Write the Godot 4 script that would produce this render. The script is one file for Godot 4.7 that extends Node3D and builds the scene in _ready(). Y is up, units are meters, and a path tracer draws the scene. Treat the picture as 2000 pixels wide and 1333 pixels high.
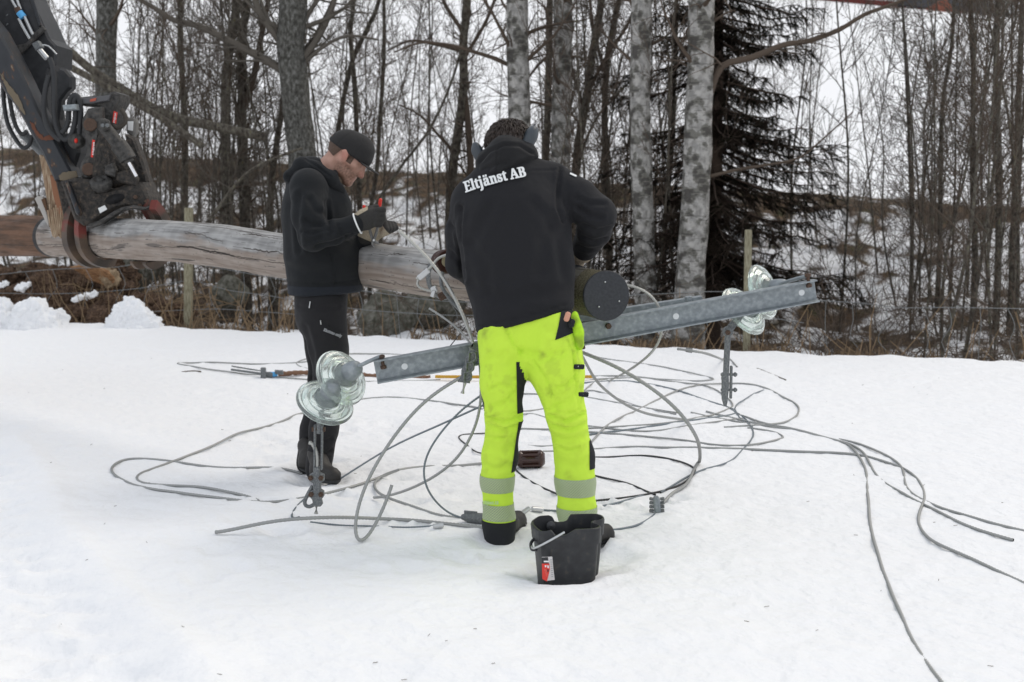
extends Node3D
# Two line workers beside a felled power pole on a snowy field. Units are metres, y is up.
const PITCH := 0.1196
const CAM_H := 1.45
const FOC := 2500.0
var rng := RandomNumberGenerator.new()
var names_used := {}
var M := {}

# ---------------------------------------------------------------- positions from the photograph's pixels
func ray(px: float, py: float) -> Vector3:
	var fw := Vector3(0, -sin(PITCH), -cos(PITCH))
	var up := Vector3(0, cos(PITCH), -sin(PITCH))
	return fw + Vector3.RIGHT * ((px - 1000.0) / FOC) - up * ((py - 666.5) / FOC)
func pt(px: float, py: float, d: float) -> Vector3:
	var r := ray(px, py)
	return Vector3(0, CAM_H, 0) + r * (d / -r.z)
func gp(px: float, py: float, h := 0.0) -> Vector3:
	var r := ray(px, py)
	return Vector3(0, CAM_H, 0) + r * ((h - CAM_H) / r.y)
func to_px(p: Vector3) -> Vector2:
	var q := p - Vector3(0, CAM_H, 0)
	var z := q.dot(Vector3(0, -sin(PITCH), -cos(PITCH)))
	return Vector2(1000.0 + FOC * q.x / z, 666.5 - FOC * q.dot(Vector3(0, cos(PITCH), -sin(PITCH))) / z)

# ---------------------------------------------------------------- mesh builder
class MB:
	var v := PackedVector3Array()
	var n := PackedVector3Array()
	var c := PackedColorArray()
	var uv := PackedVector2Array()
	var ix := PackedInt32Array()
	func quad_idx(a: int, b: int, cc: int, d: int) -> void:   # clockwise seen from outside
		ix.append(a); ix.append(b); ix.append(cc); ix.append(a); ix.append(cc); ix.append(d)
	func flat(pts: Array) -> void:                             # flat polygon (fan), clockwise from outside
		var nn: Vector3 = (pts[2] - pts[0]).cross(pts[1] - pts[0]).normalized()
		var b := v.size()
		for p in pts:
			v.append(p); n.append(nn)
		for i in range(1, pts.size() - 1):
			ix.append(b); ix.append(b + i); ix.append(b + i + 1)
	func box(x: Transform3D, s: Vector3, bev := 0.0) -> void:  # chamfered box, centred
		var h := s * 0.5
		bev = minf(bev, minf(h.x, minf(h.y, h.z)) * 0.9)
		if bev <= 0.0:
			var P := []
			for i in 8:
				P.append(x * Vector3(h.x if i & 1 else -h.x, h.y if i & 2 else -h.y, h.z if i & 4 else -h.z))
			for f in [[4, 6, 7, 5], [1, 3, 2, 0], [5, 7, 3, 1], [0, 2, 6, 4], [2, 3, 7, 6], [4, 5, 1, 0]]:
				face_out([P[f[0]], P[f[1]], P[f[2]], P[f[3]]], x.origin)
			return
		var ctr := x.origin
		for ax in 3:
			for sg in [-1.0, 1.0]:
				var a1 := (ax + 1) % 3
				var a2 := (ax + 2) % 3
				var q := []
				for k in [[-1, -1], [-1, 1], [1, 1], [1, -1]]:
					var p := Vector3.ZERO
					p[ax] = sg * h[ax]
					p[a1] = k[0] * (h[a1] - bev)
					p[a2] = k[1] * (h[a2] - bev)
					q.append(x * p)
				face_out(q, ctr)
		for ax in 3:
			var a1 := (ax + 1) % 3
			var a2 := (ax + 2) % 3
			for s1 in [-1.0, 1.0]:
				for s2 in [-1.0, 1.0]:
					var q := []
					for k in [[-1, 0], [1, 0], [1, 1], [-1, 1]]:
						var p := Vector3.ZERO
						p[ax] = k[0] * (h[ax] - bev)
						p[a1] = s1 * (h[a1] - (bev if k[1] == 1 else 0.0))
						p[a2] = s2 * (h[a2] - (0.0 if k[1] == 1 else bev))
						q.append(x * p)
					face_out(q, ctr)
		for i in 8:
			var sg := Vector3(1 if i & 1 else -1, 1 if i & 2 else -1, 1 if i & 4 else -1)
			var q := []
			for ax in 3:
				var p := Vector3(sg.x * (h.x - bev), sg.y * (h.y - bev), sg.z * (h.z - bev))
				p[ax] = sg[ax] * h[ax]
				q.append(x * p)
			face_out(q, ctr)
	func face_out(q: Array, ctr: Vector3) -> void:             # polygon, wound to face away from ctr
		var nn: Vector3 = (q[2] - q[0]).cross(q[1] - q[0])
		var mid: Vector3 = (q[0] + q[1] + q[2]) / 3.0
		if nn.dot(mid - ctr) < 0.0:
			q.reverse()
		flat(q)
	func tube(pts: PackedVector3Array, rad: Variant, sides := 8, caps := true, lobes := 0, twist := 0.0, lobe_d := 0.12, vscale := 1.0) -> void:
		var m := pts.size()
		if m < 2:
			return
		var t0 := (pts[1] - pts[0]).normalized()
		var u := t0.cross(Vector3.UP)
		if u.length() < 0.05:
			u = t0.cross(Vector3.RIGHT)
		u = u.normalized()
		var base := v.size()
		var arr: bool = rad is PackedFloat32Array or rad is Array
		var len := 0.0
		for i in m:
			var t := (pts[mini(i + 1, m - 1)] - pts[maxi(i - 1, 0)]).normalized()
			if t.length_squared() < 0.5:
				t = t0
			u = (u - t * u.dot(t)).normalized()
			var w := t.cross(u)
			var r: float = rad[i] if arr else rad
			if i > 0:
				len += pts[i].distance_to(pts[i - 1])
			for k in sides + 1:
				var a := TAU * k / sides
				var rr := r
				var aa := a + twist * len
				if lobes > 0:
					rr = r * (1.0 - lobe_d + lobe_d * absf(cos(a * lobes * 0.5)) * 1.6)
				var d := u * cos(aa) + w * sin(aa)
				v.append(pts[i] + d * rr)
				n.append(d)
				uv.append(Vector2(float(k) / sides, len * vscale))
		for i in m - 1:
			for k in sides:
				var a := base + i * (sides + 1) + k
				quad_idx(a, a + sides + 1, a + sides + 2, a + 1)
		if caps:
			for e in 2:
				var i := 0 if e == 0 else m - 1
				var q := []
				for k in sides:
					q.append(v[base + i * (sides + 1) + k])
				var inner := pts[1] if e == 0 else pts[m - 2]
				face_out(q, inner)
				while uv.size() < v.size():
					uv.append(Vector2(0.5, 0.5))
	func lathe(x: Transform3D, prof: PackedVector2Array, seg := 24, smooth := true) -> void:   # profile (radius, height) along local y
		var m := prof.size()
		var base := v.size()
		for i in m:
			var t := prof[mini(i + 1, m - 1)] - prof[maxi(i - 1, 0)]
			var nn := Vector2(t.y, -t.x).normalized()
			for k in seg + 1:
				var a := TAU * k / seg
				v.append(x * Vector3(prof[i].x * cos(a), prof[i].y, prof[i].x * sin(a)))
				n.append((x.basis * Vector3(nn.x * cos(a), nn.y, nn.x * sin(a))).normalized())
		for i in m - 1:
			for k in seg:
				var a := base + i * (seg + 1) + k
				quad_idx(a, a + 1, a + seg + 2, a + seg + 1)
	func face_dir(q: Array, nn: Vector3) -> void:               # polygon, wound to face along nn
		if ((q[2] - q[0]).cross(q[1] - q[0])).dot(nn) < 0.0:
			q.reverse()
		flat(q)
	func plate(ol: PackedVector2Array, x: Transform3D, th: float, bev := 0.0) -> void:     # extruded outline in local xy, centred on z
		var m := ol.size()
		var area := 0.0
		for i in m:
			area += ol[i].cross(ol[(i + 1) % m])
		if area < 0.0:
			ol = ol.duplicate()
			ol.reverse()
		var inner := PackedVector2Array()
		for i in m:
			var e1 := (ol[i] - ol[(i + m - 1) % m]).normalized()
			var e2 := (ol[(i + 1) % m] - ol[i]).normalized()
			var nn := Vector2(e1.y, -e1.x) + Vector2(e2.y, -e2.x)
			if nn.length() < 0.3:
				nn = Vector2(e1.y, -e1.x)
			inner.append(ol[i] - nn.normalized() * bev)
		var tri := Geometry2D.triangulate_polygon(inner)
		for sg in [1.0, -1.0]:
			var dz := (x.basis * Vector3(0, 0, sg)).normalized()
			for i in range(0, tri.size(), 3):
				var q := []
				for k in 3:
					q.append(x * Vector3(inner[tri[i + k]].x, inner[tri[i + k]].y, sg * th * 0.5))
				face_dir(q, dz)
		var h := th * 0.5
		for i in m:
			var j := (i + 1) % m
			var e := (ol[j] - ol[i]).normalized()
			var od := x.basis * Vector3(e.y, -e.x, 0)
			var a := ol[i]
			var b := ol[j]
			var c := inner[i]
			var d := inner[j]
			face_dir([x * Vector3(a.x, a.y, h - bev), x * Vector3(b.x, b.y, h - bev), x * Vector3(b.x, b.y, bev - h), x * Vector3(a.x, a.y, bev - h)], od)
			if bev > 0.0:
				face_dir([x * Vector3(c.x, c.y, h), x * Vector3(d.x, d.y, h), x * Vector3(b.x, b.y, h - bev), x * Vector3(a.x, a.y, h - bev)], od + x.basis.z)
				face_dir([x * Vector3(c.x, c.y, -h), x * Vector3(d.x, d.y, -h), x * Vector3(b.x, b.y, bev - h), x * Vector3(a.x, a.y, bev - h)], od - x.basis.z)
	func ball(ctr: Vector3, r: Vector3, bas := Basis(), seg := 12) -> void:
		var pr := PackedVector2Array()
		for i in seg / 2 + 1:
			var a := -PI / 2 + PI * i / (seg / 2)
			pr.append(Vector2(cos(a), sin(a)))
		lathe(Transform3D(bas * Basis.from_scale(r), ctr), pr, seg)
	func mesh() -> ArrayMesh:
		var a := []
		a.resize(Mesh.ARRAY_MAX)
		a[Mesh.ARRAY_VERTEX] = v
		a[Mesh.ARRAY_NORMAL] = n
		if c.size() == v.size():
			a[Mesh.ARRAY_COLOR] = c
		if uv.size() == v.size():
			a[Mesh.ARRAY_TEX_UV] = uv
		a[Mesh.ARRAY_INDEX] = ix
		var m := ArrayMesh.new()
		m.add_surface_from_arrays(Mesh.PRIMITIVE_TRIANGLES, a)
		return m

# ---------------------------------------------------------------- scene objects
func numbered(called: String) -> String:
	var k: int = names_used.get(called, 0)
	names_used[called] = k + 1
	return called if k == 0 else "%s_%03d" % [called, k]
func obj(called: String, mb: MB, m: Material, parent: Node = null) -> MeshInstance3D:
	var o := MeshInstance3D.new()
	o.mesh = mb.mesh()
	o.material_override = m
	if parent == null:
		o.name = numbered(called)
		add_child(o, true)
	else:
		o.name = called
		parent.add_child(o, true)
	return o
func inst(called: String, mesh: Mesh, m: Material, parent: Node, x := Transform3D()) -> MeshInstance3D:
	var o := MeshInstance3D.new()
	o.mesh = mesh
	o.material_override = m
	o.name = called
	o.transform = x
	parent.add_child(o, true)
	return o
func thing(called: String, label: String, category: String, at := Vector3.ZERO, group := "") -> Node3D:
	var o := Node3D.new()
	o.name = numbered(called)
	add_child(o, true)
	o.position = at
	return tag(o, label, category, group)
func tag(o: Node3D, label: String, category: String, group := "", kind := "") -> Node3D:
	o.set_meta("label", label)
	o.set_meta("category", category)
	if group != "":
		o.set_meta("group", group)
	if kind != "":
		o.set_meta("kind", kind)
	return o
func struct(called: String, mb: MB, m: Material) -> MeshInstance3D:
	var o := obj(called, mb, m)
	o.set_meta("kind", "structure")
	return o
func frame(o: Vector3, ydir: Vector3, xhint := Vector3.RIGHT) -> Transform3D:   # local y along ydir
	var y := ydir.normalized()
	var x := xhint - y * xhint.dot(y)
	if x.length() < 0.01:
		x = Vector3.FORWARD - y * Vector3.FORWARD.dot(y)
	x = x.normalized()
	return Transform3D(Basis(x, y, x.cross(y)), o)
func spline(p: PackedVector3Array, step: float) -> PackedVector3Array:   # smooth curve through points
	var out := PackedVector3Array()
	var m := p.size()
	for i in m - 1:
		var a := p[maxi(i - 1, 0)]
		var d := p[mini(i + 2, m - 1)]
		var k := maxi(1, int(ceil(p[i].distance_to(p[i + 1]) / step)))
		for j in k:
			out.append(p[i].cubic_interpolate(p[i + 1], a, d, float(j) / k))
	out.append(p[m - 1])
	return out
func spline_n(p: PackedVector3Array, per: int) -> PackedVector3Array:
	var out := PackedVector3Array()
	var m := p.size()
	for i in m - 1:
		for j in per:
			out.append(p[i].cubic_interpolate(p[i + 1], p[maxi(i - 1, 0)], p[mini(i + 2, m - 1)], float(j) / per))
	out.append(p[m - 1])
	return out

# ---------------------------------------------------------------- materials (linear base colours)
func lin(r: float, g: float, b: float) -> Color:
	return Color(r, g, b).linear_to_srgb()
func mat(key: String, r: float, g: float, b: float, rough := 0.8, metal := 0.0) -> StandardMaterial3D:
	if M.has(key):
		return M[key]
	var m := StandardMaterial3D.new()
	m.albedo_color = lin(r, g, b)
	m.roughness = rough
	m.metallic = metal
	M[key] = m
	return m
func noise_tex(freq: float, stops: Array, sd := 1, w := 256, h := 256, oct := 4, typ := FastNoiseLite.TYPE_SIMPLEX_SMOOTH) -> ImageTexture:
	# stops: [[position, linear Color], ...]
	var nz := FastNoiseLite.new()
	nz.seed = sd
	nz.frequency = freq
	nz.fractal_octaves = oct
	nz.noise_type = typ
	var im := nz.get_seamless_image(w, h)
	im.convert(Image.FORMAT_L8)
	var data := im.get_data()
	var lut := []
	var g := Gradient.new()
	var offs := PackedFloat32Array()
	var cols := PackedColorArray()
	for s in stops:
		offs.append(s[0])
		cols.append(s[1])
	g.offsets = offs
	g.colors = cols
	var out := PackedByteArray()
	out.resize(w * h * 3)
	for i in 256:
		var cc: Color = g.sample(i / 255.0).linear_to_srgb()
		lut.append([int(clampf(cc.r, 0, 1) * 255), int(clampf(cc.g, 0, 1) * 255), int(clampf(cc.b, 0, 1) * 255)])
	for i in w * h:
		var e: Array = lut[data[i]]
		out[i * 3] = e[0]; out[i * 3 + 1] = e[1]; out[i * 3 + 2] = e[2]
	var img := Image.create_from_data(w, h, false, Image.FORMAT_RGB8, out)
	img.generate_mipmaps()
	return ImageTexture.create_from_image(img)
func bump_tex(freq: float, strength: float, sd := 1, sz := 256, oct := 4) -> ImageTexture:
	var nz := FastNoiseLite.new()
	nz.seed = sd
	nz.frequency = freq
	nz.fractal_octaves = oct
	var im := nz.get_seamless_image(sz, sz)
	im.convert(Image.FORMAT_RGBA8)
	im.bump_map_to_normal_map(strength)
	im.generate_mipmaps()
	return ImageTexture.create_from_image(im)
func tex_mat(key: String, tex: Texture2D, scl: Vector3, rough := 0.85, metal := 0.0, bump: Texture2D = null, bscale := 1.0, tri := true) -> StandardMaterial3D:
	var m := StandardMaterial3D.new()
	m.albedo_texture = tex
	m.roughness = rough
	m.metallic = metal
	m.uv1_triplanar = tri
	m.uv1_world_triplanar = tri
	m.uv1_scale = scl
	if bump:
		m.normal_enabled = true
		m.normal_texture = bump
		m.normal_scale = bscale
	M[key] = m
	return m
func vmat(key: String, rough := 0.9, metal := 0.0) -> StandardMaterial3D:
	if M.has(key):
		return M[key]
	var m := StandardMaterial3D.new()
	m.vertex_color_use_as_albedo = true
	m.roughness = rough
	m.metallic = metal
	M[key] = m
	return m
func _ready() -> void:
	rng.seed = 20240317
	# ---- camera
	var cam := Camera3D.new()
	cam.name = "camera"
	cam.position = Vector3(0, CAM_H, 0)
	cam.rotation = Vector3(-PITCH, 0, 0)
	cam.attributes = null
	cam.near = 0.1
	cam.far = 600.0
	add_child(cam)
	cam.current = true
	var at := CameraAttributesPhysical.new()
	cam.attributes = at
	at.frustum_focal_length = 45.0
	at.frustum_focus_distance = 5.7
	at.exposure_aperture = 4.0
	at.frustum_near = 0.1
	at.frustum_far = 600.0
	cam.fov = rad_to_deg(2.0 * atan(666.5 / FOC))
	cam.near = 0.1
	cam.far = 600.0
	print("fov ", cam.fov)
	# ---- overcast sky, exposure
	var env := Environment.new()
	env.background_mode = Environment.BG_SKY
	var sky := Sky.new()
	var sm := ProceduralSkyMaterial.new()
	sm.sky_top_color = Color(0.845, 0.865, 0.90)
	sm.sky_horizon_color = Color(0.88, 0.893, 0.915)
	sm.ground_bottom_color = Color(0.80, 0.82, 0.85)
	sm.ground_horizon_color = Color(0.84, 0.87, 0.92)
	sm.sky_curve = 0.25
	sky.sky_material = sm
	env.sky = sky
	env.background_energy_multiplier = 1.0
	env.tonemap_mode = Environment.TONE_MAPPER_LINEAR
	env.tonemap_exposure = 1.2
	env.sdfgi_enabled = true
	env.ssao_enabled = true
	env.ssil_enabled = true
	var we := WorldEnvironment.new()
	we.name = "world_environment"
	we.environment = env
	add_child(we)
	var sun := DirectionalLight3D.new()
	sun.name = "overcast_sun"
	sun.light_energy = 0.36
	sun.light_angular_distance = 30.0
	sun.light_color = Color(1.0, 0.97, 0.93)
	sun.shadow_enabled = true
	sun.rotation_degrees = Vector3(-48, 125, 0)
	add_child(sun)
	# ---- setting, then objects
	var t := Time.get_ticks_msec()
	make_materials()
	build_terrain()
	print("terrain ", Time.get_ticks_msec() - t); t = Time.get_ticks_msec()
	build_trees()
	print("trees ", Time.get_ticks_msec() - t); t = Time.get_ticks_msec()
	build_undergrowth()
	build_fence()
	print("undergrowth ", Time.get_ticks_msec() - t); t = Time.get_ticks_msec()
	build_pole()
	build_insulators()
	print("pole ", Time.get_ticks_msec() - t); t = Time.get_ticks_msec()
	build_excavator()
	print("excavator ", Time.get_ticks_msec() - t); t = Time.get_ticks_msec()
	build_near_worker()
	print("near worker ", Time.get_ticks_msec() - t); t = Time.get_ticks_msec()
	build_far_worker()
	print("far worker ", Time.get_ticks_msec() - t); t = Time.get_ticks_msec()
	build_cables()
	build_small_things()
	print("cables ", Time.get_ticks_msec() - t)
# ---------------------------------------------------------------- materials shared by many things
func make_materials() -> void:
	var sn := mat("snow", 0.875, 0.88, 0.888, 0.85)
	sn.normal_enabled = true
	sn.normal_texture = bump_tex(0.02, 6.0, 5, 512, 5)
	sn.normal_scale = 0.8
	sn.uv1_triplanar = true
	sn.uv1_world_triplanar = true
	sn.uv1_scale = Vector3(0.9, 0.9, 0.9)
	mat("hill_snow", 0.875, 0.88, 0.888, 0.9)
	var bk := vmat("bank", 0.95)
	bk.normal_enabled = true
	bk.normal_texture = bump_tex(0.05, 10.0, 8, 256, 4)
	bk.uv1_triplanar = true
	bk.uv1_world_triplanar = true
	bk.uv1_scale = Vector3(1.2, 1.2, 1.2)
	var rough_bump := bump_tex(0.06, 14.0, 21, 256, 5)
	tex_mat("alder_bark", noise_tex(0.03, [[0.2, Color(0.035, 0.028, 0.022)], [0.5, Color(0.095, 0.08, 0.062)], [0.75, Color(0.16, 0.15, 0.12)], [0.92, Color(0.15, 0.13, 0.055)]], 3), Vector3(2.2, 1.1, 2.2), 0.95, 0, rough_bump, 1.0)
	tex_mat("grey_bark", noise_tex(0.035, [[0.2, Color(0.036, 0.034, 0.028)], [0.45, Color(0.09, 0.087, 0.075)], [0.7, Color(0.16, 0.157, 0.142)], [0.9, Color(0.27, 0.265, 0.25)]], 9), Vector3(2.4, 1.2, 2.4), 0.95, 0, rough_bump, 1.2)
	var bt := birch_tex()
	tex_mat("birch_bark", bt, Vector3(1, 1, 1), 0.85, 0, bump_tex(0.05, 8.0, 23, 256, 4), 0.8, false)
	mat("twig", 0.092, 0.068, 0.050, 0.95)
	mat("grey_twig", 0.105, 0.092, 0.076, 0.95)
	mat("spruce_wood", 0.06, 0.04, 0.028, 0.95)
	mat("needle", 0.058, 0.092, 0.045, 0.75)
	mat("dry_grass", 0.24, 0.165, 0.095, 0.95)
	# metals
	tex_mat("galvanized", noise_tex(0.03, [[0.25, Color(0.22, 0.245, 0.26)], [0.55, Color(0.27, 0.30, 0.315)], [0.85, Color(0.34, 0.37, 0.385)]], 31), Vector3(4, 4, 4), 0.5, 0.35, bump_tex(0.03, 3.0, 12), 0.3)
	tex_mat("clamp_steel", noise_tex(0.05, [[0.25, Color(0.11, 0.12, 0.125)], [0.6, Color(0.18, 0.19, 0.195)], [0.85, Color(0.25, 0.25, 0.24)]], 33), Vector3(8, 8, 8), 0.55, 0.3, bump_tex(0.06, 4.0, 13), 0.5)
	tex_mat("rusty_steel", noise_tex(0.06, [[0.25, Color(0.05, 0.035, 0.028)], [0.6, Color(0.11, 0.07, 0.05)], [0.85, Color(0.17, 0.09, 0.05)]], 35), Vector3(10, 10, 10), 0.8, 0.2)
	mat("strand", 0.36, 0.365, 0.355, 0.5, 0.3)
	mat("strand_light", 0.46, 0.46, 0.43, 0.45, 0.4)
	mat("strand_blue", 0.20, 0.235, 0.26, 0.45, 0.4)
	mat("strand_dark", 0.06, 0.06, 0.06, 0.6, 0.3)
	mat("alu", 0.55, 0.56, 0.56, 0.35, 0.7)
	mat("rubber", 0.018, 0.019, 0.021, 0.55)
	mat("black_cloth", 0.014, 0.015, 0.018, 0.95)
	mat("black_matte", 0.012, 0.012, 0.013, 0.85)
	mat("red_plastic", 0.72, 0.035, 0.02, 0.45)
	mat("white_print", 0.80, 0.81, 0.80, 0.8)
func birch_tex() -> ImageTexture:   # u round the trunk, v along it: white skin, grey lichen patches, dark cracks and lenticels
	var w := 256
	var h := 512
	var n1 := FastNoiseLite.new(); n1.seed = 4; n1.frequency = 0.018; n1.fractal_octaves = 5
	var n2 := FastNoiseLite.new(); n2.seed = 14; n2.frequency = 0.03; n2.fractal_octaves = 3
	var n3 := FastNoiseLite.new(); n3.seed = 24; n3.frequency = 0.045; n3.fractal_octaves = 2
	var im := Image.create(w, h, false, Image.FORMAT_RGB8)
	for y in h:
		for x in w:
			var a := TAU * x / w
			var cx := cos(a) * 38.0
			var cz := sin(a) * 38.0
			var b := n1.get_noise_3d(cx, y * 0.85, cz)
			var li := n2.get_noise_3d(cx * 1.4, y * 0.9 + 500.0, cz * 1.4)
			var le := n3.get_noise_3d(cx * 0.5, y * 3.2, cz * 0.5)
			var col := Color(0.27, 0.262, 0.245).lerp(Color(0.43, 0.415, 0.39), clampf(0.5 + li * 1.5, 0, 1))
			col = col.lerp(Color(0.16, 0.155, 0.135), smoothstep(-0.03, 0.08, b))
			col = col.lerp(Color(0.075, 0.07, 0.062), smoothstep(0.17, 0.27, b + le * 0.25))
			if le > 0.42:
				col = col.lerp(Color(0.10, 0.095, 0.088), 0.6)
			im.set_pixel(x, y, col.linear_to_srgb())
	im.generate_mipmaps()
	return ImageTexture.create_from_image(im)

# ---------------------------------------------------------------- terrain
var nz_a := FastNoiseLite.new()
var nz_b := FastNoiseLite.new()
func edge_d(x: float) -> float:
	return 12.5 - 0.343 * clampf(x, -14.0, 14.0)
func bank_top(x: float) -> float:
	return 1.62 - 0.06 * clampf(x, -20.0, 20.0)
func prof(s: float, table: Array) -> float:
	for i in table.size() - 1:
		if s <= table[i + 1][0]:
			var t: float = (s - table[i][0]) / (table[i + 1][0] - table[i][0])
			t = t * t * (3.0 - 2.0 * t) * 0.5 + t * 0.5
			return lerpf(table[i][1], table[i + 1][1], t)
	return table[-1][1]
func track_h(x: float, d: float) -> float:   # tyre track pressed into the snow at the left
	var t := clampf((d - 3.2) / (7.3 - 3.2), 0.0, 1.0)
	var ex := lerpf(-0.78, -2.95, t) + 0.05 * sin(d * 2.1)
	var e := ex - x
	if e < -0.25 or d > 8.4:
		return 0.0
	var fade := 1.0 - smoothstep(6.6, 8.4, d)
	var hh := -0.05 * smoothstep(-0.02, 0.2, e)
	hh += 0.022 * exp(-pow((e + 0.07) / 0.07, 2.0))
	var along := d * 0.93 + x * 0.37
	var rib := sin(along * TAU / 0.15 + e * 9.0)
	hh += 0.02 * rib * smoothstep(0.03, 0.12, e) * (1.0 - smoothstep(0.32, 0.55, e)) * (0.6 + 0.8 * nz_a.get_noise_2d(x * 60.0, d * 60.0))
	hh += (0.03 * nz_a.get_noise_2d(x * 110.0 + 40.0, d * 110.0) + 0.02 * nz_b.get_noise_2d(x * 230.0, d * 230.0)) * smoothstep(-0.05, 0.25, e)
	return hh * fade
func field_h(x: float, d: float) -> float:
	var h := 0.022 * nz_a.get_noise_2d(x * 14.0, d * 22.0) + 0.010 * nz_b.get_noise_2d(x * 60.0, d * 90.0) + 0.0045 * nz_a.get_noise_2d(x * 190.0, d * 330.0)
	h += track_h(x, d)
	for f in mark_cells.get(Vector2i(floori(x * 2.0), floori(d * 2.0)), []):
		var q: Vector2 = Vector2(x, d) - f[0]
		var r2: float = q.length_squared() / (f[1] * f[1])
		if r2 < 4.0:
			h += -f[2] * exp(-r2 * r2) + f[2] * 0.3 * exp(-pow((sqrt(r2) - 1.25) / 0.3, 2.0))
	return h
var foot_marks := []
var mark_cells := {}
func terrain_h(x: float, d: float) -> float:
	var s := d - edge_d(x)
	if s <= 0.0:
		return field_h(x, d) - 0.09 * smoothstep(-0.5, 0.0, s) + 0.05 * smoothstep(-0.8, -0.1, s) * nz_b.get_noise_1d(x * 40.0)
	var hb := bank_top(x)
	if s < 17.0:
		var b := prof(s, [[0.0, -0.09], [1.5, -0.36], [4.0, -0.55], [8.0, -0.15], [12.0, hb * 0.42], [15.2, hb], [17.0, hb + 0.05]])
		var bump := 0.28 * nz_a.get_noise_2d(x * 9.0 + 300.0, d * 9.0) + 0.10 * nz_b.get_noise_2d(x * 34.0, d * 34.0)
		return b + bump * smoothstep(0.0, 2.0, s) * (1.0 - 0.75 * smoothstep(13.0, 16.0, s))
	var dl := edge_d(x) + 17.0
	var hc := 20.0 + (29.0 - x) * 0.09
	if d < 130.0:
		return lerpf(hb + 0.05, hc, pow((d - dl) / (130.0 - dl), 1.22)) + 0.35 * nz_a.get_noise_2d(x * 0.7, d * 0.7) * smoothstep(0.0, 20.0, d - dl)
	return hc - minf((d - 130.0) * 0.03, 2.0)
func grid(xs: PackedFloat32Array, ds: PackedFloat32Array, colored: bool) -> MB:
	var mb := MB.new()
	var w := xs.size()
	var hgt := PackedFloat32Array()
	hgt.resize(w * ds.size())
	for j in ds.size():
		for i in w:
			hgt[j * w + i] = terrain_h(xs[i], ds[j])
	for j in ds.size():
		for i in w:
			mb.v.append(Vector3(xs[i], hgt[j * w + i], -ds[j]))
			var i0 := maxi(i - 1, 0)
			var i1 := mini(i + 1, w - 1)
			var j0 := maxi(j - 1, 0)
			var j1 := mini(j + 1, ds.size() - 1)
			var gx := (hgt[j * w + i1] - hgt[j * w + i0]) / (xs[i1] - xs[i0])
			var gz := -(hgt[j1 * w + i] - hgt[j0 * w + i]) / (ds[j1] - ds[j0])
			mb.n.append(Vector3(-gx, 1.0, -gz).normalized())
			if colored:
				mb.c.append(bank_color(xs[i], ds[j]))
	for j in ds.size() - 1:
		for i in w - 1:
			var a := j * w + i
			mb.quad_idx(a, a + w, a + w + 1, a + 1)
	return mb
func litter(x: float, d: float) -> float:   # >0 where last year's grass and leaves lie bare of snow
	var s := d - edge_d(x)
	var b := prof(s, [[0.0, -0.3], [0.6, 0.02], [1.4, -0.12], [2.5, 0.05], [6.0, 0.05], [8.0, -0.10], [13.4, -0.14], [14.3, 0.34], [16.2, 0.34], [17.0, -0.5]])
	if x < -4.5 and s < 13.0 and s > 6.0:
		b += 0.16
	return b + 0.55 * nz_a.get_noise_2d(x * 22.0 + 77.0, d * 15.0) + 0.35 * nz_b.get_noise_2d(x * 70.0, d * 70.0)
func bank_color(x: float, d: float) -> Color:
	var l := litter(x, d)
	var k := smoothstep(-0.02, 0.05, l)
	var t := 0.5 + 0.9 * nz_b.get_noise_2d(x * 160.0 + 9.0, d * 160.0)
	var br := Color(0.035, 0.024, 0.015).lerp(Color(0.135, 0.085, 0.045), clampf(t, 0, 1))
	if nz_a.get_noise_2d(x * 50.0 - 90.0, d * 50.0) > 0.35:
		br = br.lerp(Color(0.045, 0.055, 0.015), 0.6)
	return Color(0.875, 0.88, 0.888).lerp(br, k)
func span(a: float, b: float, step: float) -> PackedFloat32Array:
	var o := PackedFloat32Array()
	var k := int(ceil((b - a) / step))
	for i in k + 1:
		o.append(a + (b - a) * i / k)
	return o
func join(a: PackedFloat32Array, b: PackedFloat32Array) -> PackedFloat32Array:
	var o := a.duplicate()
	for i in range(1, b.size()):
		o.append(b[i])
	return o
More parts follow.
